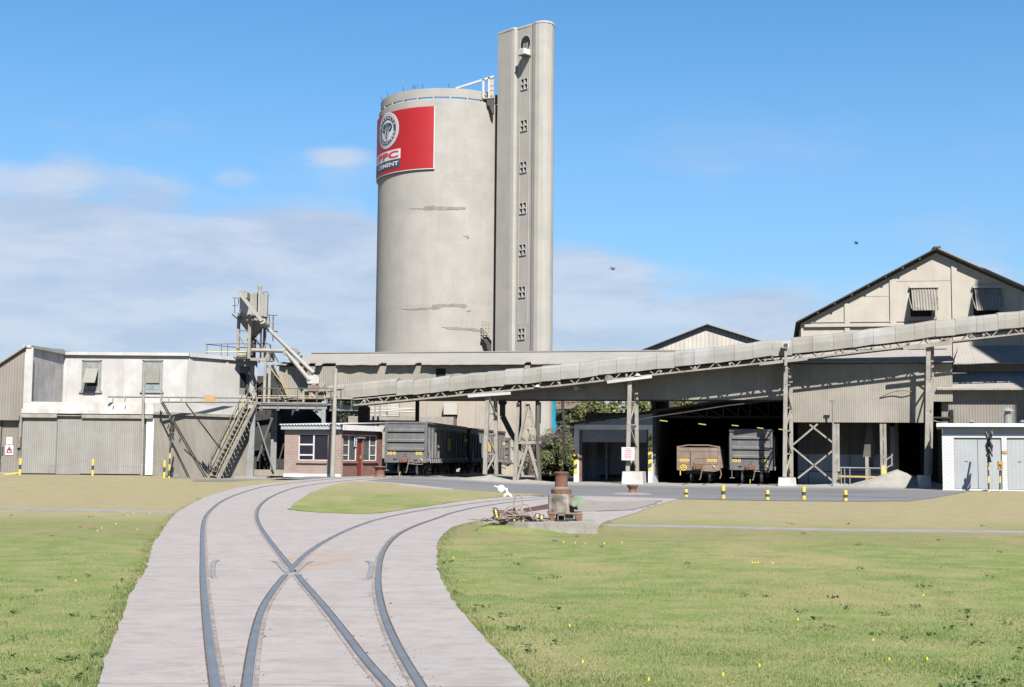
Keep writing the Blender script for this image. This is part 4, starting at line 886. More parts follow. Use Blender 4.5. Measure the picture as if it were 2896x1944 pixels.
# notice on the trestle
s, z = on('K4', 1493, 890, -1.85); nt = thing('notice', 'white notice with red lettering fixed to the trestle', 'sign', SF, (s, -1.76, z))
part('plate', MB().box(s-0.36, s+0.36, -1.79, -1.76, z-0.36, z+0.36), M['signwhite'], nt)
mb = MB()
for i, (w, t_) in enumerate(((.16,'DANGER'),(.24,'OVERHEAD'),(.2,'CONVEYOR'),(.24,'NO ENTRY'),(.2,'BEYOND'),(.24,'THIS POINT'))):
    q_ = text2d(t_, s-w*.9, s+w*.9, z+0.24-0.1*i, z+0.295-0.1*i, 0.03); mb.add([(v[0], -1.795, v[1]) for v in q_.v], q_.f)
part('lettering', mb, M['signred'], nt)
# floodlight on the tall trestle
s, z = on('K5', 1323, 58, -1.8); fl = thing('flood_lamp', 'white floodlight on top of a post above the conveyor', 'lamp', SF, (s, -1.8, z))
part('lamp_head', MB().box(s-0.16, s+0.16, -2.0, -1.72, z-0.14, z+0.16), M['whiteclean'], fl); part('post', MB().bar((s, -1.8, zbot(s)-0.3), (s, -1.8, z-0.13), 0.14), M['steel'], fl); part('glass', MB().box(s-0.12, s+0.12, -2.02, -2.0, z-0.1, z+0.12), M['glasspale'], fl)
# V-shaped frame between trestle and wagons
vf = thing('splayed_frame', 'pair of splayed steel frames standing between the wagons and the roller door bay', 'frame', SF, (on('K4', 600, 1140, -0.6)[0], -0.6, 0))
Q = lambda x, y, v=-0.6, c='K4': (on(c, x, y, v)[0], v, on(c, x, y, v)[1])
def two(a, b, w=0.13, sep=0.2, m='steel'):
    mb = MB(); a, b = Vector(a), Vector(b); d = Vector((sep/2, 0, 0)); mb.bar(a-d, b-d, w*0.5, w, up=(0,1,0)); mb.bar(a+d, b+d, w*0.5, w, up=(0,1,0))
    for i in range(1, 7): c_ = a.lerp(b, i/7); mb.bar(c_-d, c_+d, 0.05)
    return mb
for pa, pb, w, lb in (((492,1142),(503,780),.34,'leg'),((503,780),(522,435),.26,'leg'),((508,1140),(610,800),.20,'leg'),((600,450),(530,780),.18,'leg'),((605,450),(690,780),.20,'leg'),((612,800),(712,1142),.22,'leg'),((712,1142),(692,780),.26,'leg'),((692,780),(700,430),.24,'leg')):
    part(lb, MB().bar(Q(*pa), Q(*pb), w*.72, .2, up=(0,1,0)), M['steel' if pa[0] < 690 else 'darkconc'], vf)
for pa, pb in (((560,975),(528,1000)),((650,930),(692,960)),((580,560),(640,570)),((566,640),(660,650))): part('rung', MB().bar(Q(*pa), Q(*pb), .07), M['steel'], vf)
part('cross_beam', MB().bar(Q(490, 790), Q(720, 790), 0.14, 0.16), M['steel'], vf)
part('chute_plate', MB().add([Q(500,840,-.4), Q(560,880,-.4), Q(520,1010,-.4), Q(495,1040,-.4)], [(0,1,2,3)]).add([(Q(500,840,-.4)[0], -.3, Q(500,840,-.4)[2])]*1, []), M['steel'], vf)
# ---------------------------------------------------------------- workshop on the left
def wp(c, x, y, Y): return atY(px(c, x, y), Y)
YF, YU = 71.415, 76.89
ws = thing('workshop', 'two storey workshop with white upper floor and grey corrugated ground floor', 'building', WF, (-19, YF, 0.35))
X0 = wp('K1', 165, 950, YF).x; X1 = wp('K1', 1097, 1000, YF).x; Xg = wp('K1', 1032, 1200, YF).x
zl0 = wp('K1', 600, 985, YF).z; zl1 = wp('K1', 600, 905, YF).z; zu1 = wp('K1', 900, 552, YU).z; zc = wp('K1', 200, 500, YF).z
XR = wp('K1', 1342, 700, YU).x; XB = X0 + 0.1; G0 = 0.30
def wallseg(mb, a, b, z0, z1, th=0.12, k=None):
    a, b = Vector((*a, 0)), Vector((*b, 0)); d = (b-a).normalized(); n = Vector((-d.y, d.x, 0))*th
    p = [a, b, b+n, a+n]; return mb.hexa([(q.x, q.y, z0) for q in p] + [(q.x, q.y, z1) for q in p], k)
US = Frame(XR, YU, 53.13); LS = Frame(X1, YF, 53.13)
# ground floor
part('lower_wall', wallseg(MB(), (X0-0.05, YF+0.10), (Xg, YF+0.10), G0, zl0), M['corrgrey'], ws)
dx = lambda x: wp('K1', x, 1200, YF).x; dz = lambda y: wp('K1', 700, y, YF).z
part('sliding_door', MB().box(dx(160), dx(403), YF+0.02, YF+0.06, G0+0.04, dz(1018)), M['corrgrey'], ws)
part('sliding_door', MB().box(dx(577), dx(1012), YF-0.03, YF+0.01, G0+0.04, dz(1018)), M['corrgrey'], ws)
mb = MB(); mb.box(dx(152), dx(405), YF-0.16, YF+0.0, dz(1019), dz(992)); mb.box(dx(405), dx(585), YF-0.06, YF, dz(1006), dz(996)); mb.box(dx(585), dx(1092), YF-0.16, YF, dz(1020), dz(995)); part('door_track', mb, M['steel'], ws)
part('door_gap', MB().box(dx(1030), dx(1043), YF+0.2, YF+0.25, G0, dz(1024)), M['black'], ws)
part('door_jamb', MB().box(dx(1043), dx(1096), YF, YF+0.25, G0, dz(1022)), M['whiteclean'], ws)
Lw = 7.2; e = LS.w(Lw, 0)
part('side_lower_wall', wallseg(MB(), (X1, YF+0.03), (e.x, e.y), 0.1, zl0-0.02), M['corr'], ws)
# parapet of the ground floor, front and side
part('ledge', MB().box(X0, X1, YF-0.05, YF+0.15, zl0, zl1), M['ledge'], ws)
part('ledge_moulding', MB().box(X0-0.03, X1+0.05, YF-0.14, YF-0.05, zl0-0.02, zl0+0.22), M['ledge'], ws)
mb = MB(); a = LS.w(0, 0); b = LS.w(Lw, 0)
wallseg(mb, (a.x, a.y), (b.x, b.y), zl0, zl1+0.0, 0.2); part('side_ledge', mb, M['whitegrey'], ws)
mb = MB(); a = LS.w(-0.05, -0.12); b = LS.w(Lw, -0.12); wallseg(mb, (a.x, a.y), (b.x, b.y), zl0-0.03, zl0+0.12, 0.115); part('side_gutter', mb, M['steel'], ws)
ue = US.w(5.4, 0)
part('terrace', MB().slabz([(X0, YF+0.16), (X1-0.1, YF+0.16), (e.x-0.15, e.y), (X0, e.y)], zl1-0.28, zl1-0.2), M['dustpile'], ws)
# upper floor
def front_wall(name, x0, x1, z0, z1, holes, y, th, m):
    mb = MB(); xs = sorted(holes); cur = x0
    for (a, b, c, d) in xs:
        mb.box(cur, a, y, y+th, z0, z1); mb.box(a, b, y, y+th, z0, c); mb.box(a, b, y, y+th, d, z1); cur = b
    mb.box(cur, x1, y, y+th, z0, z1); return part(name, mb, m, ws)
wins = []
for xa, xb in ((578, 730), (1012, 1168)):
    p0, p1 = wp('K1', xa, 828, YU), wp('K1', xb, 604, YU); wins.append((p0.x, p1.x, p0.z, p1.z))
front_wall('upper_wall', XB, XR, zl1-0.25, zu1-0.1, wins, YU, 0.25, M['white'])
for i, (a, b, c, d) in enumerate(wins):
    fr = MB(); w = 0.07
    for q in ((a, a+w, c, d), (b-w, b, c, d), (a, b, c, c+w), (a, b, d-w, d)): fr.box(q[0], q[1], YU+0.02, YU+0.12, q[2], q[3])
    fr.box(a-0.08, b+0.08, YU-0.1, YU, c-0.08, c); win = part('window', fr, M['frame'], ws)
    part('pane', MB().box(a+w, b-w, YU+0.07, YU+0.09, c+w, d-w), M['glassold'], win)
    if i == 0:
        s0, s1 = wp('K1', 616, 666, YU-0.05), wp('K1', 701, 768, YU-0.6); l, rgt = s0.x, wp('K1', 704, 666, YU-.05).x
        part('sash', MB().hexa([(l,YU-.05,s0.z),(rgt,YU-.05,s0.z),(rgt,YU-.09,s0.z+.02),(l,YU-.09,s0.z+.02),(l,YU-.62,s1.z),(rgt,YU-.62,s1.z),(rgt,YU-.66,s1.z+.02),(l,YU-.66,s1.z+.02)]), M['sash'], win)
        part('opening', MB().box(l+.05, rgt-.05, YU+0.05, YU+0.065, s1.z-.15, s0.z), M['black'], win)
    else:
        s0, s1 = wp('K1', 1050, 664, YU), wp('K1', 1140, 768, YU); part('sash', MB().box(s0.x, s1.x, YU-0.02, YU+0.05, s1.z, s0.z), M['sash'], win)
        q = MB(); z0, z1 = wp('K1', 1050, 815, YU).z, s1.z-0.05
        for k in range(3): l = s0.x + 0.03 + k*(s1.x-s0.x)/3; q.box(l, l+(s1.x-s0.x)/3-0.08, YU+0.055, YU+0.068, z0, z1)
        part('lower_pane', q, M['glassblue'], win)
for x in (462, 860, 1320): p = wp('K1', x, 700, YU); part('pilaster', MB().box(p.x-0.17, p.x+0.17, YU-0.035, YU, zl1-0.2, zu1-0.45), M['white'], ws)
part('coping', MB().box(XB-0.02, XR+0.1, YU-0.18, YU+0.3, zu1-0.16, zu1+0.02), M['whitegrey'], ws)
mb = MB(); a, b = US.w(0.05, -0.15), US.w(5.5, -0.15); wallseg(mb, (a.x, a.y), (b.x, b.y), zu1-0.2, zu1+0.02, 0.4); part('side_coping', mb, M['whitegrey'], ws)
sw0, sw1 = US.on(px('K1', 1712, 700))[0], US.on(px('K1', 1790, 700))[0]; wz0, wz1 = US.on(px('K1', 1750, 855))[1], US.on(px('K1', 1750, 645))[1]
mb = MB()
for s0, s1, z0, z1 in ((0, sw0, zl1-.25, zu1-.15), (sw0, sw1, zl1-.25, wz0), (sw0, sw1, wz1, zu1-.15), (sw1, 5.4, zl1-.25, zu1-.15)):
    a, b = US.w(s0, 0), US.w(s1, 0); wallseg(mb, (a.x, a.y), (b.x, b.y), z0, z1, 0.2)
part('upper_side_wall', mb, M['whitegrey'], ws)
def lbox(mb, F, s0, s1, v0, v1, z0, z1, k=None):
    p = [F.w(s0, v0), F.w(s1, v0), F.w(s1, v1), F.w(s0, v1)]; return mb.hexa([(q.x, q.y, z0) for q in p] + [(q.x, q.y, z1) for q in p], k)
win = part('window', lbox(lbox(lbox(lbox(MB(), US, sw0, sw0+.06, 0, .1, wz0, wz1), US, sw1-.06, sw1, 0, .1, wz0, wz1), US, sw0, sw1, 0, .1, wz1-.06, wz1), US, sw0, sw1, 0, .1, wz0, wz0+.06), M['frame'], ws)
part('pane', lbox(MB(), US, sw0, sw1, .08, .1, wz0, wz1), M['sash'], win)
b0, b1 = US.on(px('K1', 1716, 795)), US.on(px('K1', 1764, 700)); part('opening', lbox(MB(), US, b0[0], b1[0], .04, .07, b0[1], b1[1]), M['black'], win)
mb = MB(); s, _ = US.on(px('K1', 1622, 700)); lbox(mb, US, s-.1, s+.1, -.04, 0, zl1-.2, zu1-.2); lbox(mb, US, 0.0, 0.3, -.04, 0, zl1-.2, zu1-.2); part('pilaster', mb, M['whitegrey'], ws)
mb = MB(); mb.slabz([(XB, YU+.26), (XR-.1, YU+.26), (ue.x-.2, ue.y), (XB, ue.y)], zu1-.25, zu1-.15); part('roof', mb, M['dustpile'], ws)
part('rear_wall', MB().box(X0, ue.x-.3, ue.y+.1, ue.y+.3, 0.2, zu1-0.3), M['shade'], ws)
# taller bay at the far left
zb0 = wp('K1', 460, 556, YU).z
mb = MB(); mb.hexa([(X0+.02,YF+.02,zl1-.1),(X0+.25,YF+.02,zl1-.1),(X0+.25,YU,zl1-.1),(X0+.02,YU,zl1-.1),(X0+.02,YF+.02,zc-.1),(X0+.25,YF+.02,zc-.1),(X0+.25,YU,zb0+.25),(X0+.02,YU,zb0+.25)]); part('bay_side_wall', mb, M['ledge'], ws)
part('corner_pilaster', MB().box(X0, X0+0.45, YF-0.06, YF+.02, zl1-.05, zc-.12), M['white'], ws)
xq = wp('K1', 640, 545, 83.88).x
part('bay_coping', MB().hexa([(X0-.1,YF-.12,zc-.12),(X0+.35,YF-.12,zc-.12),(X0+.45,86.21,zb0+.0),(X0-.1,86.21,zb0+.0),(X0-.1,YF-.12,zc+.02),(X0+.35,YF-.12,zc+.02),(X0+.45,86.21,zb0+.35),(X0-.1,86.21,zb0+.35)]), M['whitegrey'], ws)
p0 = wp('K1', 0, 630, YF-.1); sl = (zc-.1-p0.z)/(X0-p0.x); XL = X0 - 9; dl, dr = dx(12), dx(132); zd = dz(1038)
mb = MB(); mb.face_sz([(dr, G0), (X0, G0), (X0, zc-.12), (dr, zc-.12-sl*(X0-dr))], YF-.10, YF+.02); mb.face_sz([(dl, zd), (dr, zd), (dr, zc-.12-sl*(X0-dr)), (dl, zc-.12-sl*(X0-dl))], YF-.10, YF+.02)
mb.face_sz([(XL, G0), (dl, G0), (dl, zc-.12-sl*(X0-dl)), (XL, zc-.12-sl*(X0-XL))], YF-.10, YF+.02); part('bay_front_wall', mb, M['corrbeige'], ws)
part('bay_roof', MB().hexa([(XL-.2,YF-.3,zc-.1-sl*(X0-XL+.2)),(X0+.1,YF-.3,zc-.1),(X0+.1,86.21,zc-.1),(XL-.2,86.21,zc-.1-sl*(X0-XL+.2)),(XL-.2,YF-.3,zc-sl*(X0-XL+.2)),(X0+.1,YF-.3,zc-.02),(X0+.1,86.21,zc-.02),(XL-.2,86.21,zc-sl*(X0-XL+.2))]), M['roof'], ws)
dr_ = part('door', MB().box(dl+.02, dr-.02, YF-.06, YF-.02, G0+.1, zd), M['corrbeige'], ws)
part('latch', MB().box(dl+.06, dl+.14, YF-.1, YF-.06, 1.3, 1.75), M['darksteel'], dr_); part('door_edge', MB().box(dl-.03, dl+.02, YF-.13, YF-.02, G0, zd), M['darksteel'], dr_)
part('door_hood', MB().box(XL, dr+.1, YF-.42, YF-.1, zd-.02, dz(1008)), M['corrbeige'], ws)
part('door_step', MB().box(XL, dr+.1, YF-.5, YF-.02, 0.1, G0+.09), M['conc'], ws)
part('downpipe', MB().tube((dx(145), YF-.1, dz(1000)), (dx(145), YF-.1, dz(1160)), .09), M['steelgrey'], ws)
part('meter_box', MB().box(dx(134), dx(156), YF-.22, YF-.10, dz(1236), dz(1158)), M['dustyrust'], ws)
part('cable', MB().tube((dx(142), YF-.12, dz(1236)), (dx(137), YF-.12, dz(1310)), .02), M['darksteel'], ws)
# the two signs on the door
a, b = wp('K1', 45, 1208, YF-.07), wp('K1', 90, 1155, YF-.07)
sg = thing('notice', 'small white text notice above the triangular warning sign on the door', 'sign', WF, ((a.x+b.x)/2, YF-.07, a.z))
part('plate', MB().box(a.x, b.x, YF-.085, YF-.062, a.z, b.z), M['signwhite'], sg)
mb = MB()
for k in range(5): mb.box(a.x+.12, b.x-.12-.05*(k % 2), YF-.088, YF-.085, b.z-.14-.13*k, b.z-.10-.13*k)
part('text_line', mb, M['steelgrey'], sg)
a, b = wp('K1', 37, 1282, YF-.07), wp('K1', 97, 1212, YF-.07); cx = (a.x+b.x)/2; h = b.z-a.z
sg = thing('warning_sign', 'white square sign with a red warning triangle on the grey door', 'sign', WF, (cx, YF-.07, a.z))
part('plate', MB().box(a.x, b.x, YF-.085, YF-.062, a.z, b.z), M['signwhite'], sg)
def tri(mb, cx, z0, w, hh, t, y):
    o = [(cx-w/2, z0), (cx+w/2, z0), (cx, z0+hh)]; i = [(cx-w/2+t*1.8, z0+t), (cx+w/2-t*1.8, z0+t), (cx, z0+hh-t*2.1)]
    mb.add([(p, y, q) for p, q in o+i], [(0,1,4,3), (1,2,5,4), (2,0,3,5)])
mb = MB(); tri(mb, cx, a.z+.1, (b.x-a.x)*.85, h*.74, .06, YF-.088); part('red_triangle', mb, M['signred'], sg)
part('symbol', MB().box(cx-.13, cx+.13, YF-.089, YF-.086, a.z+.24, a.z+.31).box(cx-.06, cx+.06, YF-.089, YF-.086, a.z+.31, a.z+.37), M['navy'], sg)
# ---------------------------------------------------------------- bollards
def bollard(pt, h, label, grp, r=0.068, tilt=0.0):
    mb = MB(); z = 0.0
    for f, k in ((0.36, 0), (0.27, 1), (0.34, 0)):
        mb.k = k; mb.tube((tilt*z, 0, z), (tilt*(z+f*h), 0, z+f*h), r, n=14, caps=False); z += f*h
    mb.k = 0; mb.lathe([(r, z), (r*.9, z+.025*h), (0.005, z+.03*h)], (tilt*z, 0, 0), 14)
    o = bpy.data.objects.new('bollard', mkmesh('bollard', mb, [M['yellow'], M['navy']], (0,0,0), True)); S.collection.objects.link(o); o.location = pt - Vector((0,0,.03))
    return tag(o, label, 'bollard', grp)
LB = []
for x, y0, y1, lab in ((142, 1303, 1424, 'yellow and black bollard next to the door with the warning triangle'), (662, 1312, 1432, 'yellow and black bollard in front of the middle of the grey sliding doors'), (1174, 1312, 1437, 'yellow and black bollard beside the left crossing sign')):
    b = gnd(px('K1', x, y1)); b = Vector((b.x*69.9/b.y, 69.9, hz(b.x*69.9/b.y, 69.9))); LB.append(b); bollard(b, (y1-y0)/2.529*69.9/FPX, lab, 'banded bollards before the workshop')
b = LB[0]; solo('floor_stop', MB().bar((b.x-.75, b.y-.15, b.z+.02), (b.x, b.y, b.z+.12), .1, .06), M['yellow'], WF, b, 'yellow angled kerb piece at the foot of the first bollard', 'kerb')
for a, b, lab in ((LB[0], LB[1], 'thin sagging chain between the first two bollards by the workshop'), (LB[1], LB[2], 'thin sagging chain between the second and third bollards by the workshop'), (LB[0], Vector((LB[0].x-7, 69.9, LB[0].z)), 'thin chain running left from the bollard by the door')):
    pts = [a.lerp(b, t/14) + Vector((0, 0, 0.95 - 0.42*4*(t/14)*(1-t/14))) for t in range(15)]; solo('chain', MB().path(pts, 0.013, 5), M['steel'], WF, a, lab, 'chain', 'barrier chains')
RB = [('K5',440,1332,1398,'half sunk yellow bollard at the left end of the row on the far lawn'), ('K5',770,1300,1415,'yellow and black bollard facing the rusty open wagon'), ('K5',1162,1338,1425,'yellow and black bollard facing the tall grey wagon'), ('K5',1485,1310,1422,'yellow and black bollard opposite the tall trestle'), ('K7',600,1340,1437,'yellow and black bollard at the right end of the row on the far lawn')]
for c, x, y0, y1, lab in RB:
    b = gnd(px(c, x, y1)); h = (y1-y0)/3.136*b.y/FPX; b.z = hz(b.x, b.y); bollard(b, h + .03, lab, 'banded bollards along the far lawn', 0.072)
# ---------------------------------------------------------------- level crossing signs seen edge on
def crossing(base, H, label, ang):
    t = thing('crossing_sign', label, 'crossing sign', Frame(base.x, base.y, ang), (0, 0, base.z), 'level crossing signs')
    z = base.z
    part('post', MB().tube((0, 0, z-.05), (0, 0, z+H*.64), .045, n=8), M['crosspost'], t); part('upper_post', MB().tube((0, 0, z+H*.64), (0, 0, z+H*.95), .045, n=8), M['railpipe'], t)
    for s in (1, -1): part('cross_arm', MB().bar((-.55*s, -.06, z+H-.34-.34), (.55*s, -.06, z+H+.0), .05, .19, up=(0,0,1)), M['railpipe'], t)
    for k in range(2):
        for s in (1, -1): part('chevron', MB().bar((0, -.06, z+H*.80-.24*k), (.5*s, -.06, z+H*.80-.24*k-.30), .03, .12), M['railpipe'], t)
    part('triangle_board', MB().face_sz([(-.36, z+H*.50), (.36, z+H*.50), (0, z+H*.68)], -.08, -.05), M['railpipe'], t); return t
b = gnd(px('K1', 1210, 1441)); b = Vector((b.x*70.133/b.y, 70.133, hz(b.x*70.133/b.y, 70.133))); crossing(b, (1441-1010)/2.529*70.133/FPX, 'crossing sign in front of the workshop corner, striped post', 91)
b = gnd(px('M6', 988, 1407)); b.z = hz(b.x, b.y); crossing(b, (1387-462)/5.6*b.y/FPX, 'crossing sign in front of the white brick store doors', 86)
b = gnd(px('M6', 1163, 1407)); z = b.z; k = b.y/FPX/5.6; F = Frame(b.x, b.y, -11); t = thing('key_box', 'orange key box on a striped post before the white store', 'control box', F, (0, 0, z))
part('post', MB().tube((0, 0, z-.05), (.03, 0, z+340*k), .04, n=8), M['crosspost'], t); bx = part('box', MB().box(-20*k, 50*k, -.16, .1, z+338*k, z+480*k), M['orange'], t)
part('hood', MB().box(-10*k, 25*k, -.2, -.16, z+420*k, z+432*k), M['rust'], bx); part('keyhole_plate', MB().box(0, 25*k, -.17, -.16, z+360*k, z+420*k), M['rust'], bx); part('side_plate', MB().box(50*k, 53*k, -.15, .09, z+342*k, z+476*k), M['yellow'], bx)
# ---------------------------------------------------------------- pole and pipe gantry along the terrace
b = gnd(px('K1', 1012, 1446)); b = Vector((b.x*69.9/b.y, 69.9, hz(b.x*69.9/b.y, 69.9)))
t = wp('K1', 1030, 690, 69.9); solo('steel_pole', MB().tube(b - Vector((0,0,.05)), t, .085, .07, 12), M['steel'], WF, b, 'tall plain grey pole in front of the sliding doors, ending beside the upper window', 'pole', None, True)
gt = thing('pipe_gantry', 'pipes on brackets running along the terrace edge to the platform', 'pipework', WF, (-14, 71.065, zl1))
Yg = 70.948; g_ = lambda x, y, Y=Yg: wp('K1', x, y, Y)
for ya, yb in ((866, 874), (904, 905)):
    xa = 775 if ya == 866 else 1165
    part('pipe', MB().tube(g_(xa, ya), g_(1835, yb, 77.472), .055), M['steel'], gt)
for x in (812, 898, 1210, 1300): part('bracket', MB().bar(g_(x, 870), g_(x-8, 905), .05), M['steel'], gt)
part('end_post', MB().bar(g_(1153, 845), g_(1153, 910), .10), M['steel'], gt)
part('name_plate', MB().hexa([tuple(q) for q in (g_(1463,901),g_(1536,901),g_(1536,901)+Vector((0,.05,0)),g_(1463,901)+Vector((0,.05,0)),g_(1463,856),g_(1536,856),g_(1536,856)+Vector((0,.05,0)),g_(1463,856)+Vector((0,.05,0)))]), M['orange'], gt)
for (xa, ya, xb, yb, Y1) in ((1152, 905, 1462, 1442, 72.696), (1165, 905, 1478, 1442, 72.812), (1330, 915, 1582, 1245, 73.628)): part('shadow_line_rod', MB().tube(g_(xa, ya), g_(xb, yb, Y1), .035, n=6), M['darksteel'], gt)  # dark rods added in place of the diagonal shadow lines on the wall
# ---------------------------------------------------------------- outside stair
g0 = atY(px('K1', 1560, 1443), 73.9); g0.z = hz(g0.x, g0.y); ST = Frame(g0.x, g0.y, 53.13)
s1, z1 = ST.on(px('K1', 1832, 905)); z0 = g0.z; WST = 0.75
st = thing('steel_stair', 'steep open steel stair with yellow rails beside the workshop wall', 'stair', ST, (0, 0, z0))
for v in (0, WST): part('stringer', MB().bar((0, v, z0), (s1, v, z1), .06, .20), M['steel'], st)
n = 17
for i in range(n): f = (i+.6)/n; part('tread', MB().box(f*s1-.11, f*s1+.11, .03, WST-.03, z0+f*(z1-z0)-.02, z0+f*(z1-z0)+.02), M['steel'], st)
e1 = ST.loc((ST.w(s1, 0).x, 76.4))[0] + 1.2; part('landing', MB().box(s1-.05, e1, .0, WST, z1-.12, z1-.04), M['steel'], st)
up = lambda f, v, h: (f*s1, v, z0 + f*(z1-z0) + h)
for v in (0, WST):
    part('handrail', MB().path([up(.02, v, .35), up(-.05, v, .6), up(-.02, v, .95), up(.06, v, 1.05), up(1, v, 1.05)], .022), M['railpipe'], st)
    part('mid_rail', MB().path([up(-.04, v, .25), up(-.06, v, .38), up(.03, v, .52), up(1, v, .55)], .022), M['yellowdust'], st)
    mb = MB()
    for f in (.05, .28, .52, .76, .99): mb.tube(up(f, v, 0), up(f, v, 1.05), .022, n=6)
    part('rail_post', mb, M['railpipe'], st)
# ---------------------------------------------------------------- platform over the track
YP = 76.4; q_ = lambda x, y, Y=YP, c='K2': wp(c, x, y, Y)
pf = thing('loading_platform', 'grey steel platform on columns with railing, between the workshop and the brick hut', 'platform', WF, (q_(660, 940).x, YP, 0.35))
zd0 = q_(660, 915).z; zbt = q_(660, 951).z; xa, xb, xc = q_(428, 930).x, q_(922, 930).x, q_(1140, 930, YP).x; YB = 78.235
part('deck', MB().box(xa, xb+.3, YP-.05, 78.4, zd0-.06, zd0), M['steel'], pf); part('deck', MB().box(xb+.3, xc, YP+.4, YB, zd0-.14, zd0-.08), M['steel'], pf)
def ibeam(mb, a, b, h, w=.2, t=.03):
    a, b = Vector(a), Vector(b); u = Vector((0,0,1))
    mb.bar(a + u*(h/2), b + u*(h/2), w, t); mb.bar(a - u*(h/2), b - u*(h/2), w, t); mb.bar(a, b, t, h - t); return mb
hb = zd0-.07-zbt; zm = (zd0-.07+zbt)/2
part('front_beam', ibeam(MB(), (xa, YP, zm), (xb, YP, zm), hb), M['steelgrey'], pf); part('rear_beam', ibeam(MB(), (xa, YB-.1, zm), (xb, YB-.1, zm), hb), M['darksteel'], pf)
part('side_beam', ibeam(MB(), (xb+.1, YP+.5, zd0-.25), (xc, YP+.5, zd0-.25), .2), M['steelgrey'], pf)
c0 = q_(400, 1000); gz = hz(c0.x, YP) - .03
part('column', MB().hexa([(c0.x-.38,YP-.12,gz),(c0.x+.05,YP-.12,gz),(c0.x+.05,YP+.12,gz),(c0.x-.38,YP+.12,gz),(c0.x-.10,YP-.10,zbt),(c0.x+.10,YP-.10,zbt),(c0.x+.10,YP+.10,zbt),(c0.x-.10,YP+.10,zbt)]), M['steelgrey'], pf)
part('corner_post', MB().box(xa-.16, xa, YP-.16, YP, zbt, q_(415, 866).z), M['steel'], pf)
part('column', MB().box(xb-.28, xb-.06, YP-.1, YP+.12, gz, zbt), M['steelgrey'], pf)
k1 = q_(547, 1000, 77.973).x; part('column', MB().box(k1-.17, k1+.17, 77.894, 78.052, .3, zbt+.1), M['steelgrey'], pf)
part('haunch', MB().face_sz([(xb-.28, zbt), (xb-.28, zbt-.6), (xb-.9, zbt)], YP-.03, YP+.03), M['steelgrey'], pf)
for a, b in (((425, 1050), (540, 1400)), ((530, 1020), (425, 1325))): part('brace', MB().bar(q_(*a, 76.662), q_(*b, 77.553), .09), M['steelgrey'], pf)
for a, b in (((580, 1010), (612, 1130)), ((615, 1200), (565, 1380))): part('brace', MB().bar(q_(*a, 78.078), q_(*b, 78.078), .08), M['darksteel'], pf)
zr1, zr2 = q_(700, 805).z, q_(700, 861).z
part('top_rail', MB().path([q_(398, 860, YP), q_(405, 830), q_(432, 806), (xb, YP, zr1), q_(1095, 815), q_(1108, 835)], .028), M['railpipe'], pf)
part('mid_rail', MB().path([(xa, YP, zr2), (xb, YP, zr2), q_(1000, 862)], .03), M['yellowdust'], pf)
part('pipe_run', MB().tube(q_(300, 874, 77.472), q_(1108, 880, YP-.1), .05), M['steel'], pf)
mb = MB()
for x in (455, 575, 712, 850, 952, 1022, 1098): p = q_(x, 940); mb.tube((p.x, YP-.08, zd0-.35), (p.x, YP-.08, zr1), .027, n=6); mb.box(p.x-.09, p.x+.09, YP-.14, YP-.02, zd0-.42, zd0-.30)
part('rail_post', mb, M['railpipe'], pf)
part('kick_plate', MB().box(xa, xb, YP-.1, YP-.07, zd0, zd0+.07), M['steel'], pf)
part('base_pad', MB().box(c0.x-1.4, c0.x+.9, YP-.35, YP+.6, gz-.1, gz+.14), M['conc'], pf); part('base_pad', MB().box(k1-1.2, k1+1.3, 77.658, 78.287, .2, .56), M['conc'], pf)
mb = MB()
for a, b in (((1060, 885), (1055, 1062)), ((1058, 890), (1025, 975)), ((1000, 980), (1040, 1040)), ((1085, 900), (1040, 1040))): mb.bar(q_(*a, 77.449), q_(*b, 77.449), .08)
part('rear_support', mb, M['steel'], pf)
# dark vessel hung under the platform
vs_ = thing('storage_vessel', 'big dark round vessel in the shade below the platform', 'tank', WF, (q_(790, 1030, 86).x, 86.5, .3)); p = q_(790, 1000, 86)
part('shell', MB().lathe([(.01, p.z+1.0), (1.2, p.z+.8), (1.8, p.z+.3), (2.0, p.z-.5), (2.0, .3)], (p.x, 86.5, 0), 28), M['darksteel'], vs_, True)
# ladder stair from platform to workshop roof
ls = thing('roof_stair', 'steep narrow stair with yellow rails from the platform up to the bin tower', 'stair', WF, (q_(600, 905, 76.924).x, 76.924, zd0))
for dx_ in (0, 30): part('stringer', MB().bar(q_(615+dx_, 905, 76.924), q_(500+dx_, 640, 77.449), .06, .14), M['darksteel'], ls)
for i in range(11): f = (i+.5)/11; part('tread', MB().bar(q_(615-115*f-4, 905-265*f, 76.924+f), q_(645-115*f+2, 905-265*f, 76.924+f), .18, .03, up=(0,1,0)), M['steel'], ls)
part('handrail', MB().path([q_(665, 860, 76.872), q_(645, 830, 76.924), q_(540, 610, 77.449)], .022), M['yellowdust'], ls); part('handrail', MB().path([q_(640, 850, 76.872), q_(600, 770, 77.029), q_(495, 635, 77.449)], .025), M['yellowdust'], ls)
for x, y0, y1 in ((482, 600, 905), (514, 640, 905)): part('support_post', MB().bar(q_(x, y0, 77.239), (q_(x, y0, 77.239).x, 77.239, zd0), .15), M['steel'], ls)
part('lintel', MB().bar(q_(375, 598, 77.239), q_(490, 600, 77.239), .2, .16), M['steel'], ls)
part('dark_doorway', MB().box(q_(492, 720, 77.711).x, q_(520, 720, 77.711).x, 77.658, 77.711, zd0, q_(500, 700, 77.711).z), M['black'], ls)
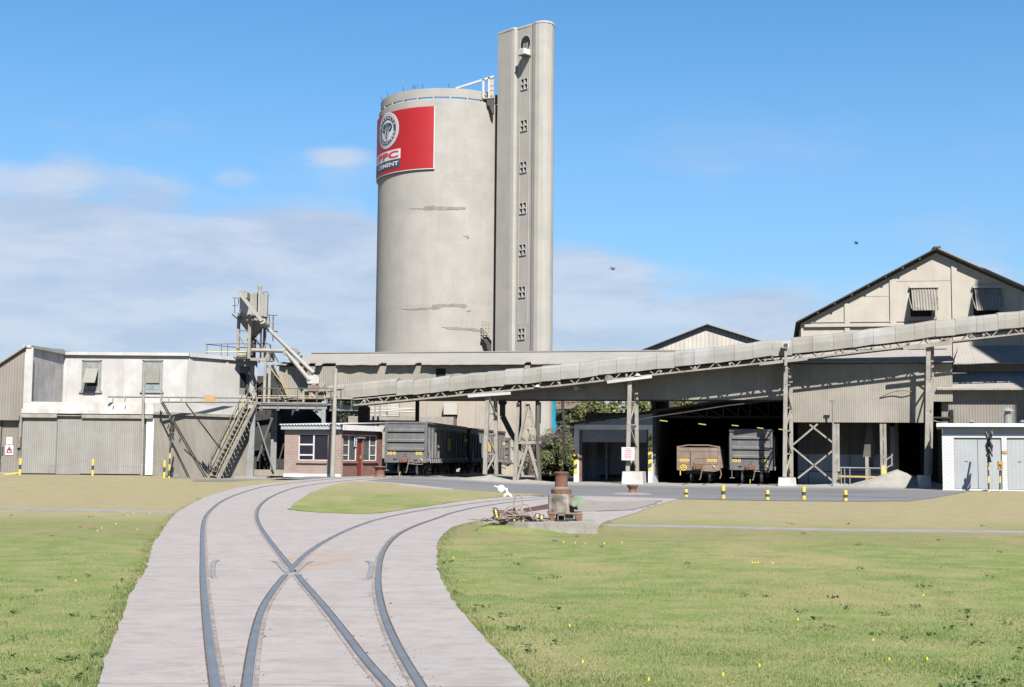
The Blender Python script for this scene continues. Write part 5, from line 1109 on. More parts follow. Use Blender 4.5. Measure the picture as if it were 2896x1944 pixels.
# ---------------------------------------------------------------- bin tower on the workshop roof
m_ = lambda x, y, Y=79.453: wp('M2', x, y, Y)
bt = thing('bin_tower', 'raised steel dust bin on legs above the workshop roof', 'bin tower', WF, (m_(450, 1285).x, 79.803, zu1-.15))
zt_, zb_b = m_(450, 172, 78.754).z, m_(450, 556, 78.754).z
fp = [m_(228, 350, 79.919), m_(300, 350, 79.22), m_(448, 350, 78.754), m_(530, 350, 78.754), m_(690, 350, 79.57), m_(718, 350, 80.269), m_(640, 350, 81.666), m_(330, 350, 81.666)]; fp = [(p.x, p.y) for p in fp]
part('bin', MB().slabz(fp, zb_b, zt_), M['whitegrey'], bt)
cxy = m_(470, 900, 80.035); cn = [(cxy.x + (x-cxy.x)*.16, cxy.y + (y-cxy.y)*.16) for x, y in fp]; zc0 = m_(470, 900, 79.22).z; n = len(fp)
ins = [(cxy.x + (x-cxy.x)*.93, cxy.y + (y-cxy.y)*.93) for x, y in fp]
part('cone', MB().add([(x, y, zb_b-.0) for x, y in ins] + [(x, y, zb_b-.28) for x, y in ins] + [(x, y, zc0) for x, y in cn], [(i, (i+1) % n, n+(i+1) % n, n+i) for i in range(n)] + [(n+i, n+(i+1) % n, 2*n+(i+1) % n, 2*n+i) for i in range(n)] + [tuple(range(3*n-1, 2*n-1, -1))]), M['steelgrey'], bt)
mb = MB()
for (x0, y0), (x1, y1) in (((448,78.754),(530,78.754)), ((530,78.754),(690,79.57))):
    for f in (0.0, .33, .66, 1.0): p = m_(x0+(x1-x0)*f, 350, y0+(y1-y0)*f - .03); mb.bar((p.x, p.y, zb_b), (p.x, p.y, zt_), .06, .06)
part('stiffener', mb, M['steel'], bt)
mb = MB()
for i in range(0, n, 1): mb.bar((ins[i][0], ins[i][1], zb_b-.28), (cn[i][0], cn[i][1], zc0), .05)
part('cone_rib', mb, M['steel'], bt)
part('spout', MB().tube((cxy.x, cxy.y, zc0+.1), (cxy.x, cxy.y, m_(470, 1285).z), .17, .14, 10), M['darksteel'], bt)
for x, y0, Y in ((215, 545, 79.57), (405, 560, 78.638), (662, 590, 81.084), (600, 600, 79.919)): 
    p = m_(x, y0, Y); part('leg', MB().bar((p.x, Y, zu1-.16), (p.x, Y, zb_b+.05), .17 if x != 600 else .1), M['steel'] if x != 600 else M['darksteel'], bt)
for (a, b, Ya, Yb) in (((215,820),(400,820),79.57,78.638), ((215,548),(470,548),79.453,78.638), ((215,880),(345,1110),79.57,79.104), ((495,945),(640,1160),79.686,80.385), ((340,995),(380,950),79.22,79.22), ((540,860),(600,860),79.919,79.919)): part('bracing', MB().bar(m_(*a, Ya), m_(*b, Yb), .08), M['steel'], bt)
part('vent', MB().lathe([(.01,.5),(.13,.5),(.14,.32),(.12,.3),(.12,0)], (m_(560, 175).x, 79.686, m_(560, 178, 79.686).z), 12).box(m_(550,175).x, m_(615,175).x, 79.453, 80.152, zt_, zt_+.12), M['steel'], bt)
part('top_lip', MB().box(m_(230, 160).x, m_(345, 160).x, 78.929, 79.919, zt_, zt_+.14), M['steel'], bt)
part('ladder_hoop', MB().path([m_(630,160,80.152), m_(705,155,80.152), m_(720,200,80.152), m_(705,300,80.152), m_(640,250,80.152)], .025), M['railpipe'], bt)
part('landing', MB().hexa([tuple(m_(x, y, Y)) for x, y, Y in ((78,530,79.104),(215,535,79.104),(215,530,80.035),(78,526,80.035),(78,516,79.104),(215,518,79.104),(215,514,80.035),(78,512,80.035))]), M['steel'], bt)
part('landing_rail', MB().path([m_(105,260), m_(195,260), m_(212,285), m_(208,360), m_(185,392), m_(105,392)], .026).tube(m_(143,260), m_(143,520), .026), M['railpipe'], bt)
part('landing_bracket', MB().bar(m_(100,540), m_(200,625), .06), M['steel'], bt)
part('side_landing', MB().bar(m_(690,825,80.152), m_(865,830,80.152), .6, .05, up=(0,0,1)), M['steel'], bt)
part('side_rail', MB().tube(m_(735,535,79.919), m_(735,830,79.919), .03).tube(m_(800,545,79.919), m_(796,1000,79.919), .035).tube(m_(715,555,79.919), m_(870,560,79.919), .026), M['railpipe'], bt)
part('side_rail', MB().tube(m_(715,680,79.919), m_(860,686,79.919), .026), M['yellowdust'], bt)
d0, d1 = m_(250, 205, 78.055), m_(615, 655, 77.706); part('inlet_duct', MB().bar(d0, d1, .20, .24, up=(0,1,0)).box(d0.x-.12, d0.x+.4, 77.939, 79.104, d0.z-.2, m_(250,160,78.055).z), M['cover2'], bt)
part('duct_elbow', MB().path([d1, m_(645, 700, 77.939), m_(690, 720, 78.288)], .2, 10), M['steel'], bt)
# feed pipes sloping down to the belt head
w_ = lambda x, y, Y: wp('M3', x, y, Y)
fp1 = thing('feed_pipe', 'long round feed pipe sloping from the bin tower to the drum, upper one', 'pipe', WF, (w_(800, 230, 77.365).x, 77.365, w_(800, 230, 77.365).z), 'sloping feed pipes')
part('pipe', MB().tube(m_(660, 735, 78.754), w_(815, 245, 77.517), .10, .135, n=14), M['cover2'], fp1, True)
for x, y, Y in ((1255, 1280, 78.062),): part('flange', MB().tube(m_(x-14, y-14, Y), m_(x+14, y+10, Y), .17, n=14), M['darksteel'], fp1)
part('motor', MB().bar(m_(1150,1130,78.183), m_(1230,1210,78.122), .22), M['steel'], fp1)
fp2 = thing('feed_pipe', 'shorter round feed pipe sloping down to the drum, lower one', 'pipe', WF, (w_(760, 335, 77.517).x, 77.517, w_(760, 335, 77.517).z), 'sloping feed pipes')
part('pipe', MB().tube(m_(1010, 1165, 78.274), w_(768, 335, 77.577), .135, n=14), M['cover2'], fp2, True); part('flange', MB().tube(m_(1090, 1340, 78.153), m_(1118, 1318, 78.153), .17, n=14), M['darksteel'], fp2)
part('feed_screw', MB().tube(m_(430, 1150, 78.395), m_(1060, 1165, 78.274), .12, n=12), M['steel'], fp2, True); part('coupling', MB().bar(m_(970,1190,78.274), m_(1045,1190,78.274), .3), M['steel'], fp2); part('end_cap', MB().tube(m_(1060, 1150, 78.274), m_(1110, 1165, 78.244), .16, n=12), M['darksteel'], fp2)
# drum and its stand on the platform
dm = thing('belt_head_drum', 'hooded grey drum at the head of the belt, standing on the platform', 'machine', WF, (w_(815, 560, 77.668).x, 77.668, zd0)); p = w_(812, 310, 77.668)
rd = .36; hd = [(rd*math.cos(a), rd*math.sin(a)) for a in (math.pi*i/12 for i in range(-2, 15))]
part('hood', MB().face_sz([(p.x+a, p.z+b-.12) for a, b in hd], 77.789, 77.517), M['whitegrey'], dm); part('roller', MB().tube((p.x+.5, 77.759, p.z-.35), (p.x+.5, 77.577, p.z-.35), .2, n=14), M['steel'], dm)
mb = MB()
for a, b in (((770,355),(775,560)), ((860,360),(850,560)), ((900,350),(1000,600)), ((690,455),(960,455)), ((690,455),(690,600)), ((770,470),(850,560)), ((955,460),(960,600))): mb.bar(w_(*a, 77.698), w_(*b, 77.698), .12)
part('stand', mb, M['steel'], dm); part('gearbox', MB().box(p.x-.3, p.x+.35, 77.759, 77.577, p.z-.75, p.z-.38), M['dustyrust'], dm)
# roof edge railing with clutter
rr_ = thing('roof_railing', 'thin dark railing with a yellow mid rail on the workshop roof edge', 'railing', WF, (q_(250, 570, 79.22).x, 79.22, zu1-.15))
part('top_rail', MB().path([q_(52,490,79.22), q_(300,487,79.22), q_(505,488,79.22), q_(575,620,79.686)], .026).path([q_(52,490,79.22), q_(230,510,81.55), q_(640,530,82.133)], .026), M['railpipe'], rr_); part('mid_rail', MB().path([q_(60,545,79.22), q_(490,545,79.22)], .03), M['yellow'], rr_)
mb = MB()
for x in (65, 168, 213, 355, 445, 520): p = q_(x, 490, 79.22); mb.tube((p.x, 79.22, p.z), (p.x, 79.22, zu1-.14), .024, n=6)
part('rail_post', mb, M['railpipe'], rr_)
mc = thing('roof_fan', 'dusty fan and motor lying between the bin tower legs', 'machine', WF, (m_(290, 1285).x, 79.57, zu1-.15)); p = m_(290, 1240, 79.57)
part('housing', MB().tube((p.x-.25, 79.453, p.z), (p.x+.25, 79.453, p.z), .26, n=14), M['steel'], mc); part('motor', MB().tube((p.x+.25, 79.57, p.z), (p.x+.6, 79.57, p.z), .15, n=12).box(p.x-.4, p.x+.5, 79.22, 79.803, zu1-.15, p.z-.18), M['darksteel'], mc)
bx = m_(735, 1300, 79.803); solo('duct_box', MB().box(bx.x-.3, bx.x+.25, 79.57, 80.269, bx.z-.15, bx.z+.35), M['steel'], WF, bx, 'grey sheet duct box at the top of the roof stair', 'duct')

# ---------------------------------------------------------------- brick hut
hc = atY(px('K2', 1022, 1300), 72.0); HF = Frame(hc.x, 72.0, -25.0)
h = lambda c, x, y: HF.on(px(c, x, y), 0)
r = lambda c, x, y: HF.ons(px(c, x, y), 0)
hz0 = hz(hc.x, 72) - .05; hL = h('K2', 617, 1300)[0]; hV = 4.4; ze = h('K2', 900, 1100)[1]; zf = h('K2', 900, 1072)[1]
hut = thing('brick_hut', 'small red brick weighbridge hut with white fascia', 'hut', HF, (hL/2, hV/2, hz0))
a, b = h('M3', 622, 1315), h('M3', 992, 992)
mb = MB(); mb.box(hL, a[0], 0, .2, hz0, ze+.2); mb.box(b[0], 0, 0, .2, hz0, ze+.2); mb.box(a[0], b[0], 0, .2, hz0, a[1]); mb.box(a[0], b[0], 0, .2, b[1], ze+.2); part('front_wall', mb, M['brickhut'], hut)
w = .06; fr = MB(); mx = h('M3', 812, 1100)[0]
for q in ((a[0], a[0]+w, a[1], b[1]), (b[0]-w*.4, b[0], a[1], b[1]), (a[0], b[0], a[1], a[1]+w*.6), (a[0], b[0], b[1]-w*.6, b[1]), (mx-.04, mx+.04, a[1], b[1])): fr.box(q[0], q[1], .03, .09, q[2], q[3])
for y in (1122, 1250): z = h('M3', 700, y)[1]; fr.box(a[0]+w, mx-.04, .035, .085, z-.04, z+.04)
win = part('window', fr, M['whiteclean'], hut); part('pane', MB().box(a[0], b[0], .06, .07, a[1], b[1]), M['glassdark'], win)
part('sill', MB().box(a[0]-.06, b[0], -.08, .03, a[1]-.16, a[1]-.03), M['brickhut'], win)
part('plinth_band', MB().box(hL-.02, .02, -.03, 0, hz0, h('K2', 900, 1418)[1]), M['whiteclean'], hut)
# right-hand face
va, vb = r('M3', 1180, 1200)[0], r('M3', 1342, 1200)[0]; vc, vd = r('M3', 1352, 1200)[0], r('M3', 1421, 1200)[0]; ve, vf_ = r('M3', 1428, 1200)[0], r('M3', 1592, 1200)[0]
za, zb1 = r('M3', 1260, 1325)[1], r('M3', 1260, 1000)[1]; zdoor = r('M3', 1390, 1045)[1]
mb = MB()
def rw(v0, v1, z0, z1): mb.box(-.2, 0, v0, v1, z0, z1)
rw(.2, va, hz0, ze+.2); rw(va, vb, hz0, za); rw(va, vb, zb1, ze+.2); rw(vb, vc, hz0, ze+.2); rw(vc, vd, zdoor, ze+.2); rw(vd, ve, hz0, ze+.2); rw(ve, vf_, hz0, za); rw(ve, vf_, zb1, ze+.2); rw(vf_, hV, hz0, ze+.2)
part('side_wall', mb, M['brickdark'], hut)
for v0, v1, splits in ((va, vb, (.45,)), (ve, vf_, (.5,))):
    fr = MB(); w = .05; md = v0 + (v1-v0)*splits[0]
    for q in ((v0, v0+w, za, zb1), (v1-w, v1, za, zb1), (v0, v1, za, za+w), (v0, v1, zb1-w, zb1), (md-w/2, md+w/2, za, zb1)): fr.box(-.09, -.03, q[0], q[1], q[2], q[3])
    zz = za + (zb1-za)*.6; fr.box(-.085, -.035, v0 if v0 == va else md, md if v0 == va else v1, zz-.025, zz+.025); zz = za + (zb1-za)*.22; fr.box(-.085, -.035, v0 if v0 == va else md, md if v0 == va else v1, zz-.025, zz+.025)
    win = part('window', fr, M['whiteclean'], hut); part('pane', MB().box(-.07, -.06, v0, v1, za, zb1), M['glasspale'], win)
    part('sill', MB().box(-.03, .09, v0-.08, v1+.08, za-.12, za-.0), M['brickdark'], win)
dr_ = part('door', MB().box(-.14, -.10, vc, vd, hz0, zdoor), M['reddoor'], hut); part('handle', MB().box(-.10, -.06, vd-.14, vd-.10, 1.25, 1.45), M['steel'], dr_)
part('lintel', MB().box(-.02, .06, vc-.1, vd+.15, zdoor, zdoor+.22), M['brickhut'], hut)
part('rear_wall', MB().box(hL, -.2, hV, hV+.2, hz0, ze+.2).box(hL, hL+.2, .2, hV, hz0, ze+.2), M['brickdark'], hut)
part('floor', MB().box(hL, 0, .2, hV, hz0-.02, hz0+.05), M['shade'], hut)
# roof with a wavy front edge, boards all round
mb = MB(); nn = 120; x0, x1 = hL-.22, .10
for k in range(2):
    pass
vs = []; 
for i in range(nn+1):
    s = x0 + (x1-x0)*i/nn; wv_ = .035*math.sin(2*math.pi*(s-x0)/.21)
    vs += [(s, -.28, zf+.03+wv_), (s, hV+.3, zf+.22+wv_), (s, -.28, zf+.055+wv_), (s, hV+.3, zf+.245+wv_)]
fs = []
for i in range(nn): o = i*4; p_ = o+4; fs += [(o, p_, p_+1, o+1), (o+2, o+3, p_+3, p_+2), (o, o+2, p_+2, p_), (o+1, p_+1, p_+3, o+3)]
fs += [(0, 1, 3, 2), (nn*4, nn*4+2, nn*4+3, nn*4+1)]
mb.add(vs, fs); part('roof', mb, M['whitegrey'], hut, True)
part('front_fascia', MB().box(hL-.12, .06, -.22, -.17, ze+.0, zf+.0), M['fascia_blue'], hut)
v1_ = r('M3', 1640, 900)[0]; zq0, zq1 = r('M3', 1200, 928)[1], r('M3', 1200, 880)[1]
part('side_fascia', MB().box(.22, .27, -.22, max(v1_, 4.0), ze-.04, zf+.04), M['whiteclean'], hut); part('soffit', MB().box(-.2, .24, -.18, max(v1_, 4.0), ze+.0, ze+.03), M['brickdark'], hut)
sgv, sgz = r('M3', 1325, 1085)
sg = thing('hut_sign', 'small upright white sign with blue symbols beside the red hut door', 'sign', HF, (.02, sgv, sgz)); part('plate', MB().box(.01, .03, sgv-.13, sgv+.13, sgz-.28, sgz+.28), M['signwhite'], sg)
mb = MB()
for k in (-.16, .0, .16): mb.box(.031, .036, sgv-.08, sgv+.08, sgz+k-.055, sgz+k+.055)
part('symbol', mb, M['fascia_blue'] if False else M['cyan'], sg)
gp = gnd(px('M3', 1362, 1492)); gp.z = hz(gp.x, gp.y); solo('guard_pipe', MB().tube(gp - Vector((0,0,.05)), gp + Vector((0,0,107/4.355*gp.y/FPX)), .085, n=14), M['whiteclean'], WF, gp, 'short white guard pipe outside the hut door', 'post', None, True)
solo('hose_reel', MB().path([gp + Vector((-.25+.03*i, -.15, .06+.05*math.sin(i*1.7))) for i in range(14)], .03).tube(gp+Vector((-.3,-.2,.02)), gp+Vector((.2,-.2,.06)), .05), M['green'], WF, gp, 'low green hose fitting on the ground by the white guard pipe', 'hose')
# leaning white pole in front of the hut
b = gnd(px('K2', 960, 1432)); b = Vector((b.x*70.5/b.y, 70.5, hz(b.x*70.5/b.y, 70.5))); t = wp('K2', 985, 672, 70.8)
solo('timber_pole', MB().tube(b - Vector((0,0,.05)), t, .13, .10, 14).tube(t - Vector((0,0,.05)), t + Vector((.0,0,.05)), .115, .06, 12), M['padj'], WF, b, 'leaning pale timber pole in front of the brick hut', 'pole', None, True)
def spool(pt, r0, h, label):
    o = solo('mooring_bollard', MB().lathe([(.01, h), (r0*.95, h), (r0, h-.03), (r0*.95, h-.07), (r0*.68, h-.14), (r0*.62, h*.45), (r0*.75, h*.12), (r0*.85, .02), (r0*.85, 0)], tuple(pt), 24), M['rust'], WF, pt, label, 'rusty bollard', 'low rusty rope bollards', True); return o
b = gnd(px('L4', 1434, 240)); b.z = hz(b.x, b.y) + .02; spool(b, .235, 62/2.435*b.y/FPX, 'low rusty bollard on the apron in front of the roller door bay')
solo('bollard_mound', MB().lathe([(.95, -.04), (.7, .02), (.4, .04), (.01, .05)], (b.x, b.y, b.z), 24), M['dirt'], WF, b, 'flat concrete pad below the low rusty bollard on the apron', 'pad', None, True)
b = gnd(px('K2', 1300, 1427)); b = Vector((b.x*70.5/b.y, 70.5, hz(b.x*70.5/b.y, 70.5))); spool(b, .38, 42/2.5286*70.5/FPX+.3, 'low rusty bollard between the brick hut and the grey wagon')
# ---------------------------------------------------------------- roller door bay and the open loading bay (frame SF)
B = lambda c, x, y, v: (on(c, x, y, v)[0], v, on(c, x, y, v)[1])
bay = thing('loading_bay', 'open fronted loading bay with white roller door portal, black inside', 'building', SF, (12, 2, 0))
VP = 2.2
pl0, pl1 = B('K4',1012,1150,VP)[0], B('K4',1058,1150,VP)[0]; pr0, pr1 = B('K4',1672,1150,VP)[0], B('K4',1710,1150,VP)[0]
zl_0, zl_1 = B('K4',1300,676,VP)[2], B('K4',1300,632,VP)[2]; s_R = on('K5',1310,900,0.3)[0]; s_E = on('K7',130,1000,1.5)[0]
part('portal_post', MB().box(pl0, pl1, VP, VP+.35, -.05, zl_0), M['whiteclean'], bay); part('portal_post', MB().box(pr0, pr1, VP, VP+.35, -.05, zl_1), M['whiteclean'], bay)
roofz = lambda x, y: B('K4', x, y, VP)
A0, A1 = roofz(968, 622), roofz(1700, 512); slope_r = (A1[2]-A0[2])/(A1[0]-A0[0]); zr = lambda s: A0[2] + slope_r*(s - A0[0])
part('lintel', MB().box(pl0, pr0, VP+.03, VP+.30, zl_0, zl_1), M['whiteclean'], bay)
part('gable_wall', MB().face_sz([(pl0, zl_1), (pr1, zl_1), (pr1, zr(pr1)-.12), (pl0, zr(pl0)-.08)], VP+.06, VP+.26), M['garagewall'], bay)
for a, b, y0, y1, s0, s1 in ((1014, 1043, 865, 1060, pl0+.02, None), (1675, 1704, 715, 1040, pr0+.04, None)):
    q0, q1 = B('K4', a, y1, VP), B('K4', b, y0, VP); part('hazard_panel', MB().box(q0[0], q1[0], VP-.03, VP-.003, q0[2], q1[2]), M['hazard'], bay)
j0, j1 = B('K4', 1061, 900, VP+.1)[0], B('K4', 1084, 900, VP+.1)[0]; part('door_guide', MB().box(j0, j1, VP+.06, VP+.25, 0, zl_0), M['rust'], bay)
g0_, g1_ = j1, B('K4', 1662, 900, VP+.2)[0]; zs = B('K4', 1300, 782, VP+.2)[2]; mb = MB(); k = 0; z = zl_0 + .02
while z > zs: mb.box(g0_, g1_, VP+.16+.015*(k % 2), VP+.24, z-.075, z); z -= .075; k += 1
part('roller_shutter', mb, M['steelgrey'], bay)
part('garage_back_wall', MB().box(pl0+.1, pr1, 6.5, 6.7, 0, 4.2), M['garagewall'], bay); part('garage_side_wall', MB().box(pl0-.02, pl0+.2, VP+.36, 6.5, 0, zl_1), M['garagewall'], bay)
bw = lambda x, y: B('K4', x, y, 6.48)
for xa, xb in ((1092, 1137), (1228, 1272)):
    q0, q1 = bw(xa, 928), bw(xb, 786); part('garage_window', MB().box(q0[0], q1[0], 6.42, 6.49, q0[2], q1[2]), M['glassdark'], bay)
q0 = bw(1185, 900); part('garage_pier', MB().box(q0[0]-.12, q0[0]+.12, 6.35, 6.5, 0, 3.9), M['garagewall'], bay); q0 = bw(1320, 900); part('garage_partition', MB().box(q0[0]-.06, q0[0]+.06, 5.5, 6.5, 0, 3.9), M['garagewall'], bay)
part('garage_bench', MB().box(bw(1250,1100)[0], bw(1440,1100)[0], 5.8, 6.4, .25, .4), M['black'], bay)
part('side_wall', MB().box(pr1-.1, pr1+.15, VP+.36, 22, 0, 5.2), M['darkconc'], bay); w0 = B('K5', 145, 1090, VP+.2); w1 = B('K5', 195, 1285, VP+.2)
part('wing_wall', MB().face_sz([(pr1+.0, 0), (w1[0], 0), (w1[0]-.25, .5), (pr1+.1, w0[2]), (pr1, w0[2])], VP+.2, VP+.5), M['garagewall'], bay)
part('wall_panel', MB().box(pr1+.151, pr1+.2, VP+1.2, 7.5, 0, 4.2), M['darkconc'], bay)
# roof sheet, sloping up to the right, seen from below the hanging wall
sA, sX, sM = A0[0]-.15, s_b - .3, A0[0] + (z_w0 - .1 - A0[2])/slope_r
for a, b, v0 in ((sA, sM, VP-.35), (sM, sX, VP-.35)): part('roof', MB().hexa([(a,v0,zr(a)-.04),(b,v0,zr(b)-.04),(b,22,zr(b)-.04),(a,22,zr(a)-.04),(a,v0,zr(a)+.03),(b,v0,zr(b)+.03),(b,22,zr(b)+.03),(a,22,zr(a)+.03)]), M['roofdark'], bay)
mb = MB(); s = sA + .3
while s < pr1: mb.box(s, s+.1, VP-.3, VP+.05, zr(s)-.16, zr(s)-.045); s += .9
part('purlin_end', mb, M['roofdark'], bay)
vt = 4.0; c0, c1 = B('K5', 140, 690, vt), B('K5', 1310, 690, vt); zbc = (c0[2]+c1[2])/2
mb = MB(); mb.bar((pr1+.2, vt, zbc), (sX, vt, zbc), .1, .14); mb.bar((pr1+.2, vt, zr(pr1)-.2), (sX, vt, zr(sX)-.2), .1, .14)
xs = [B('K5', x, 690, vt)[0] for x in (300, 440, 625, 770, 905, 1010, 1170, 1310)]
for i, s in enumerate(xs):
    mb.bar((s, vt, zbc), (s, vt, zr(s)-.2), .09)
    if i: mb.bar((xs[i-1], vt, zr(xs[i-1])-.2), (s, vt, zbc), .08)
part('roof_truss', mb, M['bogie'], bay)  # truss coloured black for the shade it hangs in
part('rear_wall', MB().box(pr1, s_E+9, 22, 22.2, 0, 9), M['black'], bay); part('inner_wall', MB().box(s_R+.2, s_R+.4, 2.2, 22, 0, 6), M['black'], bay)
part('cable', MB().path([B('K5', 0, 722, .1), B('K5', 140, 690, .1), B('K5', 420, 650, .12), B('K5', 800, 590, .12), B('K5', 1190, 545, .12)], .03), M['darksteel'], bay)
for x0, x1, y0, y1, v in ((190, 275, 717, 728, 5.0), (550, 616, 749, 758, 8), (844, 905, 762, 768, 11), (1070, 1126, 784, 791, 14), (1260, 1330, 797, 804, 16)):
    a, b = B('K5', x0, y0, v), B('K5', x1, y1, v); t = thing('strip_lamp', 'yellowish strip lamp hanging in the dark loading bay', 'lamp', SF, ((a[0]+b[0])/2, v, a[2]), 'strip lamps in the loading bay')
    part('tube', MB().tube(a, b, .028, n=8), LAMP if 'LAMP' in globals() else M['yellow'], t); part('hanger', MB().bar(((a[0]+b[0])/2, v, a[2]+.04), ((a[0]+b[0])/2, v, zr(min(a[0], sX))-.05), .02).bar((a[0], v, a[2]+.07), (b[0], v, b[2]+.07), .08, .04), M['darksteel'], t)
# ---------------------------------------------------------------- dust works at the right: concrete bin wall with pale dado behind steel posts
bd = thing('dust_house', 'concrete bin wall with pale blue dado behind steel posts and braces', 'building', SF, (on('K7',590,1270,2)[0], 1.5, 0))
VB = 3.4; d = lambda x, y, v=VB: B('K7', x, y, v)
e0, e1, e2 = d(178, 1200)[0], d(1000, 1200)[0], d(1045, 1200)[0]; zda = d(600, 1022)[2]
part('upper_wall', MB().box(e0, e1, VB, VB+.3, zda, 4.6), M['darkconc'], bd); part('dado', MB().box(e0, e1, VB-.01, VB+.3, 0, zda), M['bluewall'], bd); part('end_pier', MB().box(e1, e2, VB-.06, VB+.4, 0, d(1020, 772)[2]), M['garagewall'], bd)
mb = MB()
for x in (268, 637): s = d(x, 1000)[0]; mb.box(s-.02, s+.02, VB-.03, VB, 0.02, 4.5)
z = d(300, 1172)[2]; mb.box(e0+.05, e1-.6, VB-.04, VB-.012, z-.02, z+.02); part('wall_joint', mb, M['darksteel'], bd)
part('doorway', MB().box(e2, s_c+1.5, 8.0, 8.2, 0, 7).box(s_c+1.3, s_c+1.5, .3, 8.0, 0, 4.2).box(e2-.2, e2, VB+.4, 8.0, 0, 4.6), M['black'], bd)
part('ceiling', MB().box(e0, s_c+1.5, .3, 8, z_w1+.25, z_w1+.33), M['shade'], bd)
VC = .15; f = lambda x, y, v=VC: B('K7', x, y, v)
def laced(xa, xb, y0, lab='post'):
    a0, a1 = f(xa+7, y0), f(xb-7, y0); mb = MB(); zt = z_w1+.1
    mb.box(a0[0]-.10, a0[0]+.10, VC-.08, VC+.08, -.02, zt); mb.box(a1[0]-.10, a1[0]+.10, VC-.08, VC+.08, -.02, zt)
    z = .5
    while z < zt-.2: mb.box(a0[0], a1[0], VC-.09, VC-.02, z, z+.22); z += 1.0
    return part(lab, mb, M['steel'], bd)
laced(505, 541, 1250); laced(919, 957, 1200)
p0, p1 = f(917, 1212, VC-.12), f(960, 1118, VC-.12); part('hazard_band', MB().box(p0[0], p1[0], VC-.14, VC-.095, p0[2], p1[2]), M['hazard2'], bd)
for a, b in (((135, 935), (352, 752)), ((282, 757), (490, 920)), ((132, 962), (487, 1258)), ((178, 1232), (490, 985))): part('brace', MB().bar(f(*a, -.05), f(*b, -.05), .10, .09), M['steel'], bd)
mb = MB()
for a, b in (((957, 1075), (1020, 1025)), ((957, 1145), (1020, 1105)), ((1010, 1015), (1010, 1125))): mb.bar(f(*a), f(*b), .06)
part('gate_arm', mb, M['steel'], bd)
for x, y0 in ((788, 1040),): a = f(x, y0, .8); part('post', MB().box(a[0]-.09, a[0]+.09, .7, .9, 0, a[2]), M['steel'], bd)
sp0, sp1 = f(752, 1045, 1.2), f(858, 745, 1.2); part('loading_spout', MB().hexa([(sp0[0],1.0,sp0[2]),(sp1[0],1.0,sp0[2]),(sp1[0],1.6,sp0[2]),(sp0[0],1.6,sp0[2]),(sp0[0]+.3,1.0,z_w1+.2),(sp1[0]-.2,1.0,z_w1+.2),(sp1[0]-.2,1.6,z_w1+.2),(sp0[0]+.3,1.6,z_w1+.2)]).tube(f(825,1050,1.2), f(832,1135,1.2), .16, .1), M['darkconc'], bd)
rl = thing('guard_rail', 'low two bar guard rail between the posts of the dust house', 'railing', SF, (f(700,1268)[0], VC-.3, 0)); mb = MB()
q = lambda x, y: B('K7', x, y, VC-.3)
part('top_bar', MB().tube(q(548, 1138), q(918, 1145), .035), M['steelgrey'], rl); part('lower_bar', MB().bar(q(541, 1215), q(905, 1223), .05, .10), M['yellowdust'], rl)
for x in (560, 590, 637, 815): a = q(x, 1140); mb.tube((a[0], VC-.3, 0), (a[0], VC-.3, a[2]), .03)
part('bar_post', mb, M['steelgrey'], rl)
a = B('K7', 488, 1268, -.7); b = B('K7', 488, 545, -.7); tp = thing('lamp_post', 'thin pale post with a small crosspiece before the dust house', 'post', SF, (a[0], -.7, 0)); part('pole', MB().tube((a[0], -.7, -.03), b, .05), M['steelgrey'], tp); part('crosspiece', MB().box(b[0]-.16, b[0]+.16, -.75, -.65, b[2]-.06, b[2]+.02).bar((b[0]-.05,-.7,b[2]), (b[0]-.05,-.7,b[2]-.2), .05), M['dustyrust'], tp)
a = gnd(px('K7', 1040, 1283)); a = atY(px('K7', 1060, 1250), 71.9); pile('dust_heap', 'biggest heap of grey dust, spilled in front of the black doorway', (a.x, 71.9), 3.3, 1.8, .95, 3.1)
a = gnd(px('K3', 1500, 1385)); pile('dust_heap', 'low heap of pale dust around the foot of the trestle by the grey wagons', (atY(px('K3', 1500, 1385), 74.2).x, 74.2), 2.3, 1.3, .34, 8.2)
a = gnd(px('K4', 600, 1150)); pile('dust_heap', 'thin spread of dust below the splayed frames', (atY(px('K4', 600, 1150), 74.6).x, 74.6), 2.6, .9, .18, 5.2)
a = atY(px('K7', 560, 1280), 72.6); pile('dust_heap', 'thin spread of dust at the foot of the braced posts', (a.x, 72.4), 3.6, .8, .16, 6.6)
# thin cables
for pts, lab in ((((905,515,-.05),(1030,465,-.2),(1130,455,-.3),(1215,475,-.05)), 'drooping cable on the sunlit corrugated wall'), (((1330,660,-.9),(1370,715,-1.2),(1450,740,-1.6)), 'loose cable from the tall trestle to the white brick store')):
    w = cat_rom([B('K7', *p) for p in pts], 6); solo('cable', MB().path(w, .028, 5), M['dustyrust'] if 'droop' in lab else M['steel'], SF, w[0], lab, 'cable')

# ---------------------------------------------------------------- the big gabled store behind
VG = 4.0; gq = lambda c, x, y, v=VG: B(c, x, y, v)
eL = gq('K6', 55, 905); ap = gq('K6', 1437, 175); sl_l = (ap[2]-eL[2])/(ap[0]-eL[0]); eR = gq('K6', 2336, 575); sl_rr = (eR[2]-ap[2])/(eR[0]-ap[0]); sRR = ap[0] + (ap[0]-eL[0]); zRR = ap[2] + sl_rr*(sRR-ap[0])
gb = thing('gabled_store', 'large gabled concrete store with corrugated shutters, behind the conveyor at right', 'building', SF, (ap[0], VG+10, 0))
part('gable_wall', MB().face_sz([(eL[0], 4.8), (sRR, 4.8), (sRR, zRR-.15), (ap[0], ap[2]-.15), (eL[0], eL[2]-.1)], VG, VG+.3), M['gable'], gb)
part('side_wall', MB().box(eL[0], eL[0]+.3, VG+.3, VG+32, 0, eL[2]-.1), M['gable'], gb)
